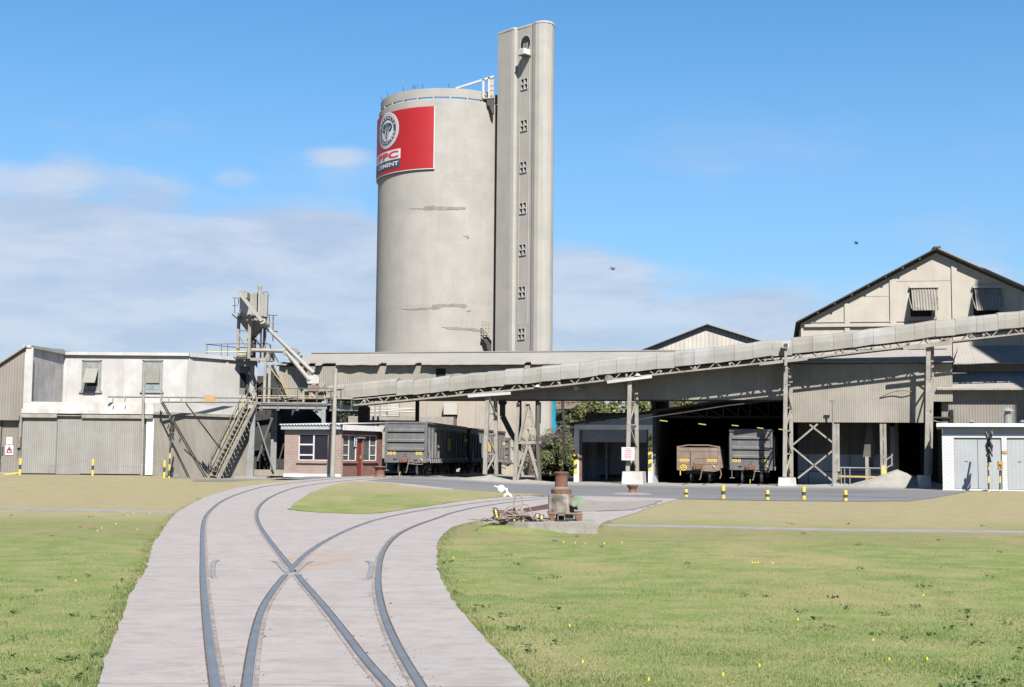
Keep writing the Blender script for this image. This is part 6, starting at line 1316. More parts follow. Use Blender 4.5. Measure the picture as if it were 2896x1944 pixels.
def roofside(s0, z0, s1, z1):
    return MB().hexa([(s0,VG-.5,z0-.03),(s1,VG-.5,z1-.03),(s1,VG+32,z1-.03),(s0,VG+32,z0-.03),(s0,VG-.5,z0+.04),(s1,VG-.5,z1+.04),(s1,VG+32,z1+.04),(s0,VG+32,z0+.04)])
oz = .07
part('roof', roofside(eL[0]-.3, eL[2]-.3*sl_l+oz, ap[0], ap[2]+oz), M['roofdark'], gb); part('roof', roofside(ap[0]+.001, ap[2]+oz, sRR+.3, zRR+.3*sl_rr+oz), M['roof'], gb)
part('ridge_cap', MB().box(ap[0]-.2, ap[0]+.2, VG-.52, VG+32, ap[2]+oz-.02, ap[2]+oz+.08), M['roofdark'], gb)
mb = MB(); 
for i in range(1, 8): s = eL[0] + (ap[0]-eL[0])*i/8; z = eL[2]+sl_l*(s-eL[0]); mb.box(s-.06, s+.06, VG-.46, VG, z-.07, z+.08)
part('purlin_end', mb, M['roofdark'], gb)
for xa, xb in ((500, 552), (965, 1030), (1600, 1655), (2300, 2350)):
    a, b = gq('K6', xa, 800), gq('K6', xb, 800); zt = (eL[2]+sl_l*(a[0]-eL[0]) if xa < 1400 else ap[2]+sl_rr*(b[0]-ap[0])) - .25; part('pilaster', MB().box(a[0], b[0], VG-.09, VG, 0, zt), M['gable'], gb)
a, b = gq('K6', 90, 963), gq('K6', 90, 905); part('string_course', MB().box(eL[0]+.2, sRR, VG-.16, VG, a[2], a[2]+.16).box(eL[0]+.2, sRR, VG-.05, VG, b[2]-.06, b[2]), M['gable'], gb)
mb = MB()
for y in (490, 640): 
    z = gq('K6', 1300, y)[2]; s0 = gq('K6', 1035 if y == 490 else 560, y)[0]; s1 = gq('K6', 1600 if y == 490 else 960, y)[0]; mb.box(s0, s1, VG-.012, VG, z, z+.035)
part('pour_line', mb, M['panelwall'], gb)
for xa, xb, lab in ((1150, 1450, 0), (1795, 2105, 1)):
    t0, t1_, lo = gq('K6', xa+30, 565), gq('K6', xb-10, 565), gq('K6', xa-15, 790, VG-1.0)
    b0, b1 = t0[0], t1_[0]; zt, zb3 = t0[2], lo[2]; n = 9; mb = MB(); vs = []; m2 = n*6
    for i in range(m2+1):
        s = b0 + (b1-b0)*i/m2; w = .05*math.cos(2*math.pi*i/6)
        vs += [(s, VG-.10-w, zt+.0), (s-.02, VG-1.0-w, zb3)]
    fs = [(2*i, 2*i+2, 2*i+3, 2*i+1) for i in range(m2)]; o = len(vs); vs += [(x, y+.05, z) for x, y, z in vs]; fs += [tuple(o+j for j in q_)[::-1] for q_ in fs]
    mb.add(vs, fs); sh = part('shutter', mb, M['corrpale'] if False else M['steel'], gb)
    part('head_beam', MB().box(b0-.1, b1+.1, VG-.22, VG, zt, zt+.12), M['gable'], sh)
    z0, z1 = gq('K6', 1300, 862)[2], gq('K6', 1300, 765)[2]
    part('opening', MB().box(b0-.05, b1-.1, VG-.04, VG, z0, zt), M['black'], sh)
    part('lower_shutter', MB().box(b0-.1, b1-.05, VG-.5, VG-.44, gq('K6',1300,888)[2], z0).box(b0-.1, b1-.05, VG-.5, VG, gq('K6',1300,888)[2]-.02, gq('K6',1300,888)[2]), M['steel'], sh)
    mb = MB()
    for k in range(8): s = b0 + (b1-b0-.1)*(k+.5)/8; mb.box(s-.03, s+.03, VG-.07, VG-.04, z0, zt-.3)
    part('bar', mb, M['darksteel'], sh)
    part('stay', MB().bar((b0-.12, VG-.05, zt-.5), (b0-.06, VG-.9, zb3+.1), .04).bar((b1+.1, VG-.05, zt-.5), (b1, VG-.9, zb3+.1), .04), M['steel'], sh)
# lean-to roofs stepped in front of it
lt_ = thing('lean_to', 'stepped lean-to with two dusty sheet canopies between the conveyor and the white store', 'building', SF, (gq('K7',1700,300)[0], 2, 0))
def canopy(c, xl, yt, vt_, xl2, yb, vb, sR_, m='roof'):
    a = B(c, xl, yt, vt_); b = B(c, xl2, yb, vb)
    return part('canopy', MB().hexa([(b[0],vb,b[2]),(sR_,vb,b[2]),(sR_,vt_,a[2]),(a[0],vt_,a[2]),(b[0],vb,b[2]+.06),(sR_,vb,b[2]+.06),(sR_,vt_,a[2]+.06),(a[0],vt_,a[2]+.06)]), M[m], lt_), a, b
sRt = B('K7', 2500, 300, 2)[0]
_, ca, cb = canopy('K7', 1605, 70, 3.95, 1558, 222, 1.7, sRt); _, da, db = canopy('K7', 1455, 335 - 40, 2.3, 1408, 445, -.15, sRt)
part('upper_wall', MB().box(cb[0]+.25, sRt, 2.3, 2.45, 0, cb[2]+.2), M['corrbeige'], lt_)
lw = B('K7', 1452, 600, .45); part('front_wall', MB().box(lw[0], sRt, .45, .55, 0, db[2]+.06), M['corrbeige'], lt_); part('recess_shade_sheet', MB().box(s_c+.05, lw[0]+.3, 3.2, 3.3, 0, 5.5), M['black'], lt_); part('side_sheet', MB().box(lw[0]-.02, lw[0]+.06, .56, 2.3, 0, db[2]+.2), M['shade'], lt_)  # the recess is a black sheet painted in for deep shade
part('gutter', MB().box(db[0], sRt, -.2, -.13, db[2]-.03, db[2]+.05), M['steel'], lt_)
mb = MB()
for i in range(14): s = lw[0] + .5 + i*.75; z = B('K7', 1600, 503, .43)[2]; mb.box(s-.02, s+.02, .42, .45, z-.02, z+.02)
part('bolt', mb, M['darksteel'], lt_)
# ---------------------------------------------------------------- white brick store at the far right
wg = gnd(px('M6', 262, 1384)); RF = Frame(wg.x, wg.y, -18.0); rq = lambda x, y, v=0: RF.on(px('M6', x, y), v)
wsr = thing('white_store', 'small white brick store with wide pale grey double doors', 'building', RF, (4, 2.5, 0)); Lr = 9.5
zt0, zt1 = rq(700, 325)[1], rq(700, 380)[1]; zbd = rq(700, 492)[1]; zd_ = rq(800, 552)[1]; zpl = rq(800, 1366)[1]
ds = [(rq(440, 900)[0], rq(1195, 900)[0]), (rq(1278, 900)[0], rq(1278, 900)[0] + rq(1195, 900)[0] - rq(440, 900)[0])]
mb = MB(); cur = 0
for a, b in ds: mb.box(cur, a, 0, .22, 0, zbd); mb.box(a, b, 0, .22, zd_, zbd); mb.box(a, b, 0, .22, 0, zpl); cur = b
mb.box(cur, Lr, 0, .22, 0, zbd); part('front_wall', mb, M['whitebrick'], wsr); part('side_wall', MB().box(0, .22, .22, 5, 0, zbd).box(Lr-.22, Lr, .22, 5, 0, zbd).box(0, Lr, 5, 5.2, 0, zbd), M['whitebrick'], wsr)
part('frieze', MB().box(.05, Lr-.05, .03, 5.15, zbd, zt1+.02), M['fascia_blue'], wsr); part('roof_slab', MB().box(-.25, Lr+.25, -.35, 5.4, zt1, zt0), M['whiteclean'], wsr)
part('plinth_band', MB().box(-.02, Lr, -.03, 0, -.05, rq(800, 1378)[1]), M['whiteclean'], wsr)
for a, b in ds:
    md = (a+b)/2
    for x0, x1 in ((a+.02, md-.012), (md+.012, b-.02)):
        l = part('door', MB().box(x0, x1, .07, .12, zpl+.02, zd_-.03), M['greydoor'], wsr); part('handle', MB().box((x0+x1)/2-.05, (x0+x1)/2+.09, .045, .07, 1.42, 1.46), M['steel'], l)
    part('door_frame', MB().box(a, b, .05, .14, zd_-.03, zd_).box(a, a+.02, .05, .14, zpl, zd_), M['steelgrey'], wsr)
a, b = rq(1202, 803), rq(1277, 757); part('wall_plate', MB().box(a[0], b[0], -.03, -.005, a[1], b[1]), M['orange'], wsr)
s, z = rq(1290, 310, 1.5); part('roof_vent', MB().lathe([(.19, zt0), (.19, z+.42), (.14, z+.44), (.14, z+.55), (.32, z+.56), (.2, z+.68), (.01, z+.76)], (s, 1.5, 0), 18), M['steelgrey'], wsr)
for x in (710, 1525): s, z = rq(x, 305, 1.0); part('roof_cowl', MB().lathe([(.1, zt0), (.1, zt0+.1), (.17, zt0+.11), (.02, zt0+.2)], (s, 1.0, 0), 12), M['steelgrey'], wsr)
# unseen tall block added at the right, shaped to shade the gable and lean-to
sgn = gq('K6', 1785, 775); eW = SF.w(sgn[0], VG, sgn[2]); rgW = SF.w(*gq('K6', 1985, 460)); tt = 36.0
E = eW + sv*tt; Rg = rgW + sv*tt; k = (Rg - E); k = k/max(k.x, .01); 
mh = thing('shade_block', 'unseen tall block with a pitched top, added to shade the gable', 'building', WF, (E.x+5, E.y, 0)); wd = 11.0
mb = MB(); slm = (Rg.z-E.z)/(Rg.x-E.x) if abs(Rg.x-E.x) > .01 else 1
mb.face_sz([(E.x, 0), (E.x+wd, 0), (E.x+wd, E.z), (E.x+wd/2, E.z+slm*wd/2), (E.x, E.z)], E.y, E.y+9); part('walls', mb, M['gable'], mh)
# ---------------------------------------------------------------- things farther back
fg = thing('far_gable', 'pale corrugated gable of a farther shed rising behind the conveyor', 'building', WF, (at_ := atY(px('D', 1613, 742), 100)).to_tuple() if False else (atY(px('D', 1613, 742), 100).x, 104, 0))
a, l, r2 = atY(px('D', 1613, 742), 100), atY(px('D', 1473, 797), 100), atY(px('D', 1742, 782), 100)
s1_, s2_ = (a.z-l.z)/(a.x-l.x), (r2.z-a.z)/(r2.x-a.x); wl = 6.2; zl2, zr2_ = a.z-s1_*wl, a.z+s2_*wl
part('gable_wall', MB().face_sz([(a.x-wl, 0), (a.x+wl, 0), (a.x+wl, zr2_), (a.x, a.z), (a.x-wl, zl2)], 100, 100.2), M['corrpale'], fg)
for sgn_, zz, dep in ((-1, zl2, 12), (1, zr2_, 12)):
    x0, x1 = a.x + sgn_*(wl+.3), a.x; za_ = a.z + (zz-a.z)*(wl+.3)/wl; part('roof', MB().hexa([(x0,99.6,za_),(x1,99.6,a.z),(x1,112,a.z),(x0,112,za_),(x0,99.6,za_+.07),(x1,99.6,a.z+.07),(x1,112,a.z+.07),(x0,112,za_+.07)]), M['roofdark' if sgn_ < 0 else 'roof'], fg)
pw = thing('panel_building', 'cream precast panel building seen under the long shed behind the wagons', 'building', WF, (0, 103, 0)); pq = lambda x, y, Y=102.0: wp('K3', x, y, Y)
xa, xb = pq(165, 700).x, pq(2003, 700).x; part('panel_wall', MB().box(xa, xb, 102.0, 102.2, 0, 8.5), M['panelwall'], pw)
part('end_wall', MB().box(xb-.2, xb, 102.2, 103.5, 0, 8.5).box(xa, xa+.2, 102.2, 103.5, 0, 8.5), M['panelwall'], pw)
for x0, x1, y0, y1 in ((990, 1145, 545, 672), (375, 500, 548, 672)): 
    a, b = pq(x0, y1, 101.2), pq(x1, y0, 101.2); part('wall_hood', MB().box(a.x, b.x, 101.2, 102.0, a.z, b.z).box(a.x+.1, b.x-.1, 101.3, 102, a.z-.3, a.z-.01, 1), [M['gable'], M['black']], pw)
lowq = lambda x, y: wp('K3', x, y, 94.0)
a, b = lowq(-60, 790), lowq(1100, 700); solo('boundary_wall', MB().box(a.x, b.x, 94, 94.25, .2, b.z).box(b.x-.2, b.x, 94.25, 100, .2, b.z), M['conc'], WF, ((a.x+b.x)/2, 94, .2), 'low concrete wall behind the first grey wagon', 'wall')
pb = thing('pipe_bridge', 'rack of thin horizontal pipes in front of the cream panel building', 'pipework', WF, (lowq(450, 700).x, 93, lowq(450, 700).z)); pz = lambda x, y: wp('K3', x, y, 93.2)
for (x0, y0, x1, y1) in ((165, 605, 715, 608), (165, 648, 640, 610), (165, 682, 500, 685), (200, 628, 715, 650)): part('pipe', MB().tube(pz(x0, y0), pz(x1, y1), .05), M['whitegrey'], pb)
for x in (238, 290): part('pipe_post', MB().bar(pz(x, 560), (pz(x, 560).x, 93.2, lowq(450, 700).z), .12), M['steelgrey'], pb)
cn = thing('blue_chute', 'bright cyan chute hanging in a rusty lattice tower behind the shrub', 'chute', WF, (atY(px('M4', 830, 600), 118).x, 118, .3)); cq = lambda x, y, Y=118.0: wp('M4', x, y, Y)
part('pipe', MB().path([cq(825, 60), cq(835, 300), cq(825, 430), cq(855, 520), cq(830, 620), cq(822, 720), (cq(822,720).x, 118, .3)], .48, 10), M['cyan'], cn, True); part('collar', MB().box(cq(800, 600).x, cq(860, 600).x, 117.5, 118.5, cq(830, 640).z, cq(830, 600).z), M['cyan'], cn)
lg = thing('lattice_bridge', 'rusty lattice bridge and tower behind the shrub and trees', 'bridge', WF, (cq(900, 200, 120).x, 120, .3)); lq = lambda x, y: wp('M4', x, y, 120.0)
mb = MB()
for y in (95, 205): mb.bar(lq(700, y), lq(1560, y-25 if y > 100 else y-20), .28)
for i in range(10): x = 760+i*80; mb.bar(lq(x, 90), lq(x, 202), .2); mb.bar(lq(x, 90), lq(x+75, 200), .16)
part('span', mb, M['dustyrust'], lg); mb = MB()
for x in (675, 745): mb.bar(lq(x, 60), (lq(x, 60).x, 120, .3), .28)
for i in range(6): y = 120+i*85; mb.bar(lq(675, y), lq(745, y+85), .16); mb.bar(lq(675, y), lq(745, y), .16)
part('tower', mb, M['dustyrust'], lg)
a = wp('M4', 1085, 540, 96); solo('dark_pole', MB().tube((a.x, 96, 0), (a.x-.25, 96, wp('M4', 1085, 60, 96).z), .13, .11, 10), M['bogie'], WF, (a.x, 96, 0), 'dark wooden pole rising behind the roller door bay', 'pole')
rh = thing('red_roof_house', 'pinkish roof edge glimpsed over the bay roof beside the tree', 'building', WF, (wp('K5', 560, 580, 125).x, 127, 0)); a, b = wp('K5', 330, 600, 125), wp('K5', 760, 545, 125)
part('wall', MB().box(a.x, b.x, 125.3, 130, 0, a.z), M['brickhut'], rh); part('roof', MB().hexa([(a.x-.3,125,a.z),(b.x+.3,125,a.z),(b.x+.3,131,a.z),(a.x-.3,131,a.z),(a.x,127.5,b.z+.7),(b.x,127.5,b.z+.7),(b.x,128.5,b.z+.7),(a.x,128.5,b.z+.7)]), M['brickhut'], rh)
# ---------------------------------------------------------------- railway wagons
def wheelset(t, y, zr, g=.535, rad=.42):
    for s in (-1, 1):
        w = part('wheel', MB().tube((s*g-.06, y, zr+rad), (s*g+.065, y, zr+rad), rad, n=22).tube((s*g-.09*s-.02, y, zr+rad), (s*g-.06*s, y, zr+rad), rad+.03, n=22), M['bogie'], t, True)
        part('tread', MB().tube((s*g-.045, y, zr+rad), (s*g+.07, y, zr+rad), rad+.006, n=22, caps=False), M['tread'], w, True)
    part('axle', MB().tube((-g, y, zr+rad), (g, y, zr+rad), .07), M['bogie'], t)
def yellow_marks(t, xs, z, y):
    for x in xs:
        mb = MB(); n = 8; o = [(.095*math.cos(math.pi/8+2*math.pi*i/n), .095*math.sin(math.pi/8+2*math.pi*i/n)) for i in range(n)]; q = [(a*.5, b*.5) for a, b in o]
        mb.add([(x+a, y, z+b) for a, b in o] + [(x+a, y, z+b) for a, b in q], [(i, (i+1) % n, n+(i+1) % n, n+i) for i in range(n)]); part('yellow_marker', mb, M['yellow'], t)
def draw_gear(t, zr, y, hose=1):
    part('coupler', MB().box(-.32, .28, y-.10, y+.02, zr+.80, zr+1.02).box(-.14, .16, y-.34, y-.1, zr+.78, zr+1.0).box(-.25, -.15, y-.26, y-.1, zr+.76, zr+.98), M['rust'], t)
    part('brake_hose', MB().path(cat_rom([(.33, y-.05, zr+.86), (.28, y-.22, zr+.8), (.2, y-.26, zr+.6), (.14, y-.22, zr+.3), (.08, y-.2, zr+.18)], 5), .035), M['dustyrust'], t)
    part('uncoupling_rod', MB().path([(.15, y-.12, zr+.70), (.8, y-.12, zr+.66), (1.02, y-.12, zr+.66), (1.02, y-.12, zr+.86)], .02), M['steel'], t)
def hopper(label, F, L, W=2.42, H=3.07, body='wagon', ends=True, nrib=13, group='grey high sided wagons', detail=True, zr=0.0):
    t = thing('hopper_wagon', label, 'wagon', F, (0, 0, zr), group); h = W/2
    z = lambda a: zr + a
    part('body', MB().box(-h, h, 0.02, L, z(.95), z(H-.06)), M['wagonside'], t)
    part('end_sheet', MB().box(-h+.02, h-.02, -.02, .02, z(.76), z(H-.05)), M['wagon'], t)
    part('top_rail', MB().box(-h-.05, h+.05, -.06, .06, z(H-.10), z(H)).box(h-.02, h+.06, .06, L, z(H-.12), z(H)).box(-h-.06, -h+.02, .06, L, z(H-.12), z(H)), M['wagon'], t)
    for a in (2.67, 2.09, 1.60): part('end_rib', MB().hexa([(-h+.14,-.02,z(a)),(h-.14,-.02,z(a)),(h-.14,-.09,z(a-.08)),(-h+.14,-.09,z(a-.08)),(-h+.14,-.02,z(a-.001)),(h-.14,-.02,z(a-.001)),(h-.14,-.02,z(a-.17)),(-h+.14,-.02,z(a-.17))]).box(-h+.14, h-.14, -.09, -.02, z(a-.17), z(a-.06)), M['wagon'], t); part('groove', MB().box(-h+.14, h-.14, -.026, -.0205, z(a-.25), z(a-.171)), M['wagongap'], t)
    for s in (-1, 1): part('corner_post', MB().box(s*h-.10 if s > 0 else s*h-.02, s*h+.02 if s > 0 else s*h+.12, -.07, .03, z(1.05), z(H-.1)), M['wagon'], t)
    part('headstock', MB().box(-h, h, -.10, .2, z(.75), z(1.07)), M['wagon'], t)
    yellow_marks(t, (-1.07, -.87, -.66, .66, .86, 1.06), z(1.28), -.03); draw_gear(t, zr, -.1)
    part('end_handle', MB().path([(-.1,-.13,z(1.22)), (0,-.15,z(1.20)), (.1,-.13,z(1.22))], .018).path([(-.7,-.13,z(.98)), (-.6,-.15,z(.96)), (-.5,-.13,z(.98))], .018).path([(.5,-.13,z(.93)), (.6,-.15,z(.91)), (.7,-.13,z(.93))], .018), M['wagongap'], t)
    part('yellow_lever', MB().bar((.88, -.14, z(1.0)), (1.0, -.14, z(.86)), .05), M['yellow'], t)
    part('step', MB().path([(-h+.1,-.04,z(.75)), (-h+.1,-.04,z(.32))], .03).box(-h-.02, -h+.26, -.08, .0, z(.28), z(.33)), M['wagon'], t)
    if detail:
        for s in (1, -1):
            rib = MB(); sp = (L-1.0)/nrib
            for i in range(nrib+1): y = .45 + i*sp; rib.hexa([(s*h,y-.05,z(1.0)),(s*(h+.10),y-.04,z(1.0)),(s*(h+.10),y+.04,z(1.0)),(s*h,y+.05,z(1.0)),(s*h,y-.05,z(H-.3)),(s*(h+.10),y-.04,z(H-.45)),(s*(h+.10),y+.04,z(H-.45)),(s*h,y+.05,z(H-.3))])
            part('side_rib', rib, M['wagonside'], t)
            part('solebar', MB().box(s*h-.02, s*h+.11, .0, L, z(.80), z(1.02)), M['wagonside'], t)
            teeth = MB()
            for i in range(int(L/.55)): y = .4 + i*.55; teeth.hexa([(s*(h+.11),y,z(.74)),(s*(h+.16),y,z(.74)),(s*(h+.16),y+.2,z(.74)),(s*(h+.11),y+.2,z(.74)),(s*(h+.11),y+.1,z(.95)),(s*(h+.16),y+.1,z(.95)),(s*(h+.16),y+.3,z(.95)),(s*(h+.11),y+.3,z(.95))])
            part('door_hook', teeth, M['wagonside'], t)
        mk = MB(); rr = random.Random(3)
        for y0, z0, n in ((.12, 1.45, 5), (.3, 1.3, 4), (L*.66, 2.0, 6), (L*.90, 2.4, 5), (L*.93, 1.4, 5)):
            for i in range(n): a = z0 - i*.14; mk.box(h+.112, h+.118, y0+.03+rr.uniform(0,.05), y0+.15+rr.uniform(0,.1), z(a), z(a+.09))
        part('stencil_mark', mk, M['signwhite'], t)
        part('grab_bar', MB().bar((h+.13, L*.45, z(1.5)), (h+.13, L*.45, z(2.2)), .06, .05).bar((h+.13, L*.49, z(1.5)), (h+.13, L*.49, z(2.2)), .06, .05).bar((h+.13, L*.45, z(1.5)), (h+.13, L*.49, z(1.5)), .05), M['yellow'], t)
        part('brake_wheel', MB().lathe([(.22,-.02),(.25,.0),(.22,.02),(.19,.0),(.22,-.02)], (0,0,0), 16), M['yellow'], t).rotation_euler = (0, math.pi/2, 0)
        bw_ = t.children[-1]; bw_.location = (h+.05, L*.50, .52)
        for v in bw_.data.vertices: v.co += Vector(INFO[t.name])
        part('underframe', MB().box(-.7, .7, 2.2, L-2.2, z(.55), z(.9)).box(-.9, .9, L*.4, L*.6, z(.35), z(.7)), M['bogie'], t)
    for yc in (1.75, L-1.75):
        for s in (-1, 1): part('bogie_side', MB().hexa([(s*.78,yc-1.2,z(.36)),(s*.92,yc-1.2,z(.36)),(s*.92,yc+1.2,z(.36)),(s*.78,yc+1.2,z(.36)),(s*.78,yc-1.0,z(.62)),(s*.92,yc-1.0,z(.62)),(s*.92,yc+1.0,z(.62)),(s*.78,yc+1.0,z(.62))]).box(s*.78, s*.95, yc-.3, yc+.3, z(.3), z(.72)), M['bogie'], t)
        part('bolster', MB().box(-.95, .95, yc-.25, yc+.25, z(.5), z(.95)), M['bogie'], t)
        for dy in (-.86, .86): wheelset(t, yc+dy, zr)
    return t
cN = wp('K3', 572, 1348, 75.0); zrail = hz(cN.x, 75.0) + .04
train = []
F1 = Frame(cN.x, 75.0, -8.0); h1 = hopper('nearest grey high sided wagon with yellow end markers beside the brick hut', F1, 13.0, zr=zrail)
e = F1.w(0, 14.0); F2 = Frame(e.x+.1, e.y, -10.5); hopper('second grey wagon coupled behind the nearest one, under the long shed', F2, 12.5, zr=hz(e.x, e.y)+.04)
e = F2.w(0, 13.6); F3 = Frame(e.x+.2, e.y, -17); hopper('third grey wagon, lower, far back behind the splayed frames', F3, 11.5, H=2.75, zr=hz(e.x, e.y)+.04)
e = F3.w(0, 12.5); F4 = Frame(e.x+.5, e.y, -28); hopper('last grey wagon of the row, half hidden by the shrub', F4, 11.5, H=2.75, zr=hz(e.x, e.y)+.04)
# the two wagons standing in the loading bay
VW = 1.45; a = on('M5', 1458, 1205, VW); o = SF.w(a[0], VW); hopper('tall grey wagon standing in the open loading bay, in a strip of trestle shadow', Frame(o.x, o.y, -13.0), 12.5, W=2.36, zr=.06)
a = on('M5', 490, 1205, VW); o = SF.w(a[0], VW); FW = Frame(o.x, o.y, -12.5); zr_ = .06
t = thing('open_wagon', 'low rusty brown open wagon with a yellow hand wheel in the loading bay', 'wagon', FW, (0, 0, zr_)); h, L = 1.16, 9.0; z = lambda v: zr_ + v
part('body', MB().box(-h+.03, h-.03, .03, L, z(.8), z(1.98)), M['wagonrust'], t); part('headstock', MB().box(-h, h, -.08, .03, z(.70), z(1.04)), M['wagonrust'], t)
for z0, z1 in ((1.06, 1.37), (1.39, 1.76), (1.78, 2.0)): part('plank', MB().box(-h, h, -.04, .03, z(z0), z(z1)), M['wagonrust'], t)
for z0 in (1.38, 1.77): part('groove', MB().box(-h+.02, h-.02, -.035, .0, z(z0-.02), z(z0+.02)), M['wagongap'], t)
part('top_rail', MB().path([(-h, -.02, z(2.02)), (-.62, -.02, z(2.13)), (.55, -.02, z(2.13)), (h, -.02, z(2.03))], .045, 6), M['dustyrust'], t)
for s in (-1, 1): part('corner_post', MB().box(s*h-.06, s*h+.06, -.06, .06, z(.72), z(2.08)), M['dustyrust'], t)
part('end_post', MB().box(-.42, -.30, -.12, -.04, z(.72), z(1.80)).box(-.30, -.2, -.10, -.04, z(1.1), z(1.75)), M['wagonrust'], t)
yellow_marks(t, (-.98, -.80, -.62, .58, .77, .96), z(1.28), -.05); draw_gear(t, zr_, -.09)
part('hand_wheel', MB().add([(-.83 + r_*math.cos(a_), -.17+dy, z(.86)+r_*math.sin(a_)) for dy in (-.02, .02) for r_ in (.135, .18) for a_ in (2*math.pi*i/18 for i in range(18))], [(i, (i+1) % 18, 18+(i+1) % 18, 18+i) for i in range(18)] + [(36+i, 54+i, 54+(i+1) % 18, 36+(i+1) % 18) for i in range(18)] + [(18+i, 18+(i+1) % 18, 54+(i+1) % 18, 54+i) for i in range(18)]).bar((-.96,-.17,z(.86)), (-.7,-.17,z(.86)), .035).bar((-.89,-.17,z(.75)), (-.77,-.17,z(.97)), .035).bar((-.77,-.17,z(.75)), (-.89,-.17,z(.97)), .035), M['yellow'], t)
part('yellow_lever', MB().bar((-1.02, -.1, z(.80)), (-1.02, -.1, z(.42)), .05).bar((.83, -.12, z(1.0)), (.93, -.12, z(.86)), .05), M['yellow'], t); part('brace_rod', MB().path([(1.22, .1, z(.8)), (1.28, .1, z(.5)), (1.2, .1, z(.25))], .035), M['dustyrust'], t)
for i in range(8):
    y = .4+i*1.1; sb = MB().hexa([(h-.02,y,z(.85)),(h+.2,y,z(.85)),(h+.2,y+.12,z(.85)),(h-.02,y+.12,z(.85)),(h-.02,y,z(1.95)),(h+.05,y,z(1.95)),(h+.05,y+.12,z(1.95)),(h-.02,y+.12,z(1.95))]); part('side_stanchion', sb, M['dustyrust'], t); part('side_door', MB().box(h-.02, h+.03, .2, L-.2, z(.86), z(1.9)), M['wagonrust'], t)
part('underframe', MB().box(-.8, .8, .3, L-.3, z(.5), z(.82)), M['bogie'], t)
for y in (1.6, 3.1, L-3.1, L-1.6): wheelset(t, y, zr_)
# rails that lead the bay wagons in
for F, L in ((Frame(*SF.w(on('M5', 1458, 1205, VW)[0], VW).to_tuple()[:2], -13), 13), (FW, 10)):
    for s in (-1, 1):
        mb = MB().box(s*.5335-.035, s*.5335+.035, -4.5, L, -.02, .055); solo('rail', mb, M['railhead'], F, (s*.5335, -4, 0), 'rail running into the dark loading bay', 'rail', 'rails into the loading bay')
for F, L in ((F1, 14), (F2, 13.6), (F3, 12.5), (F4, 12)):
    for s in (-1, 1):
        c = F.w(0, L/2); zz = hz(c.x, c.y); mb = MB().hexa([(s*.5335+dx_, y, hz(*F.w(0, y)[:2]) + dz_) for dz_ in (-.02, .05) for dx_, y in ((-.035, -1.0 if F is F1 else 0), (.035, -1.0 if F is F1 else 0), (.035, L), (-.035, L))]); solo('rail', mb, M['railhead'], F, (s*.5335, L/2, 0), 'rail below the row of grey wagons', 'rail', 'rails below the grey wagons')
# ---------------------------------------------------------------- winch on its slab
gA, gB = gnd(px('L6', 600, 1168)), gnd(px('L6', 2150, 1170)); ya = gB.y
KF = Frame(gB.x, gB.y, math.degrees(math.atan2(gB.y-gA.y, gB.x-gA.x))*0 ); kq = lambda x, y, v=0: KF.on(px('L6', x, y), v)
zsl = kq(1600, 985)[1]; xl = kq(640, 1000)[0]
sb = [(kq(500,1000)[0], .62), (kq(720,1000)[0], .34), (kq(950,1000)[0], .16), (kq(1300,1000)[0], .03), (0, 0), (.03, 1.0), (.0, 2.9), (kq(420,1000)[0], 2.9)]
slab = solo('winch_slab', MB().slabz([(x, y) for x, y in jitter(sb, .012, .25, 9)], -.05, zsl), M['conc'], KF, (xl/2, 1.5, 0), 'broken edged concrete slab that carries the winch and rope', 'slab', None)
bk = MB(); xs_ = np.linspace(kq(60,1000)[0], kq(1750,1000)[0], 26); rb = random.Random(3)
prof_ = [(.16, 1.0), (.0, .97), (-.16, .72), (-.40, .34), (-.75, .1), (-1.2, -.02)]
for i, x in enumerate(xs_):
    t_ = i/25; fy = np.interp(x, [p[0] for p in sb[:5]], [p[1] for p in sb[:5]]) - .03; hh = (zsl-.02)*max(0.0, 1 - t_*1.05)**.8*(sm(t_*6)*.6+.4) + rb.uniform(-.006, .006)
    bk.v += [(x, fy + a*(.6+.4*(1-t_)), max(-.03, hh*b)) for a, b in prof_]
bk.f = [(i*6+j, (i+1)*6+j, (i+1)*6+j+1, i*6+j+1) for i in range(25) for j in range(5)]; bk.mi = [0]*len(bk.f)
solo('grass_bank', bk, M['lawn'], WF if False else KF, (0, 0, 0), None, kind='structure', smooth=True)
vw = 1.15; wx, _ = kq(1540, 940, vw); kk = (ya+vw)/FPX/6.147; zc = zsl
wn = thing('winch', 'old rusty green capstan winch on the concrete slab', 'winch', KF, (wx, vw, zc)); cc = (wx - 22*kk, vw, 0)
part('base_plate', MB().box(wx-255*kk, wx+340*kk, vw-.26, vw+.30, zc+.135, zc+.165), M['dustyrust'], wn)
for a, b in ((-250, -130), (200, 335)): part('foot', MB().hexa([(wx+(a+40)*kk,vw-.24,zc),(wx+(b-10)*kk,vw-.24,zc),(wx+(b-10)*kk,vw+.28,zc),(wx+(a+40)*kk,vw+.28,zc),(wx+a*kk,vw-.25,zc+.135),(wx+b*kk,vw-.25,zc+.135),(wx+b*kk,vw+.29,zc+.135),(wx+a*kk,vw+.29,zc+.135)]), M['rust'], wn)
part('underbox', MB().box(wx-110*kk, wx+185*kk, vw-.18, vw+.2, zc+.03, zc+.135), M['winch'], wn)
x0, x1 = wx-95*kk, wx+35*kk; part('fairlead', MB().box(x0, x0+.018, vw-.34, vw-.2, zc-.02, zc+.13).box(x1-.018, x1, vw-.34, vw-.2, zc-.02, zc+.13).box(x0, x1, vw-.34, vw-.2, zc+.112, zc+.13).box(x0, x1, vw-.34, vw-.2, zc-.02, zc-.0), M['dustyrust'], wn)
part('drain_grate', MB().box(wx-150*kk, wx+90*kk, vw-.48, vw-.36, zc+.003, zc+.02), M['bogie'], wn)
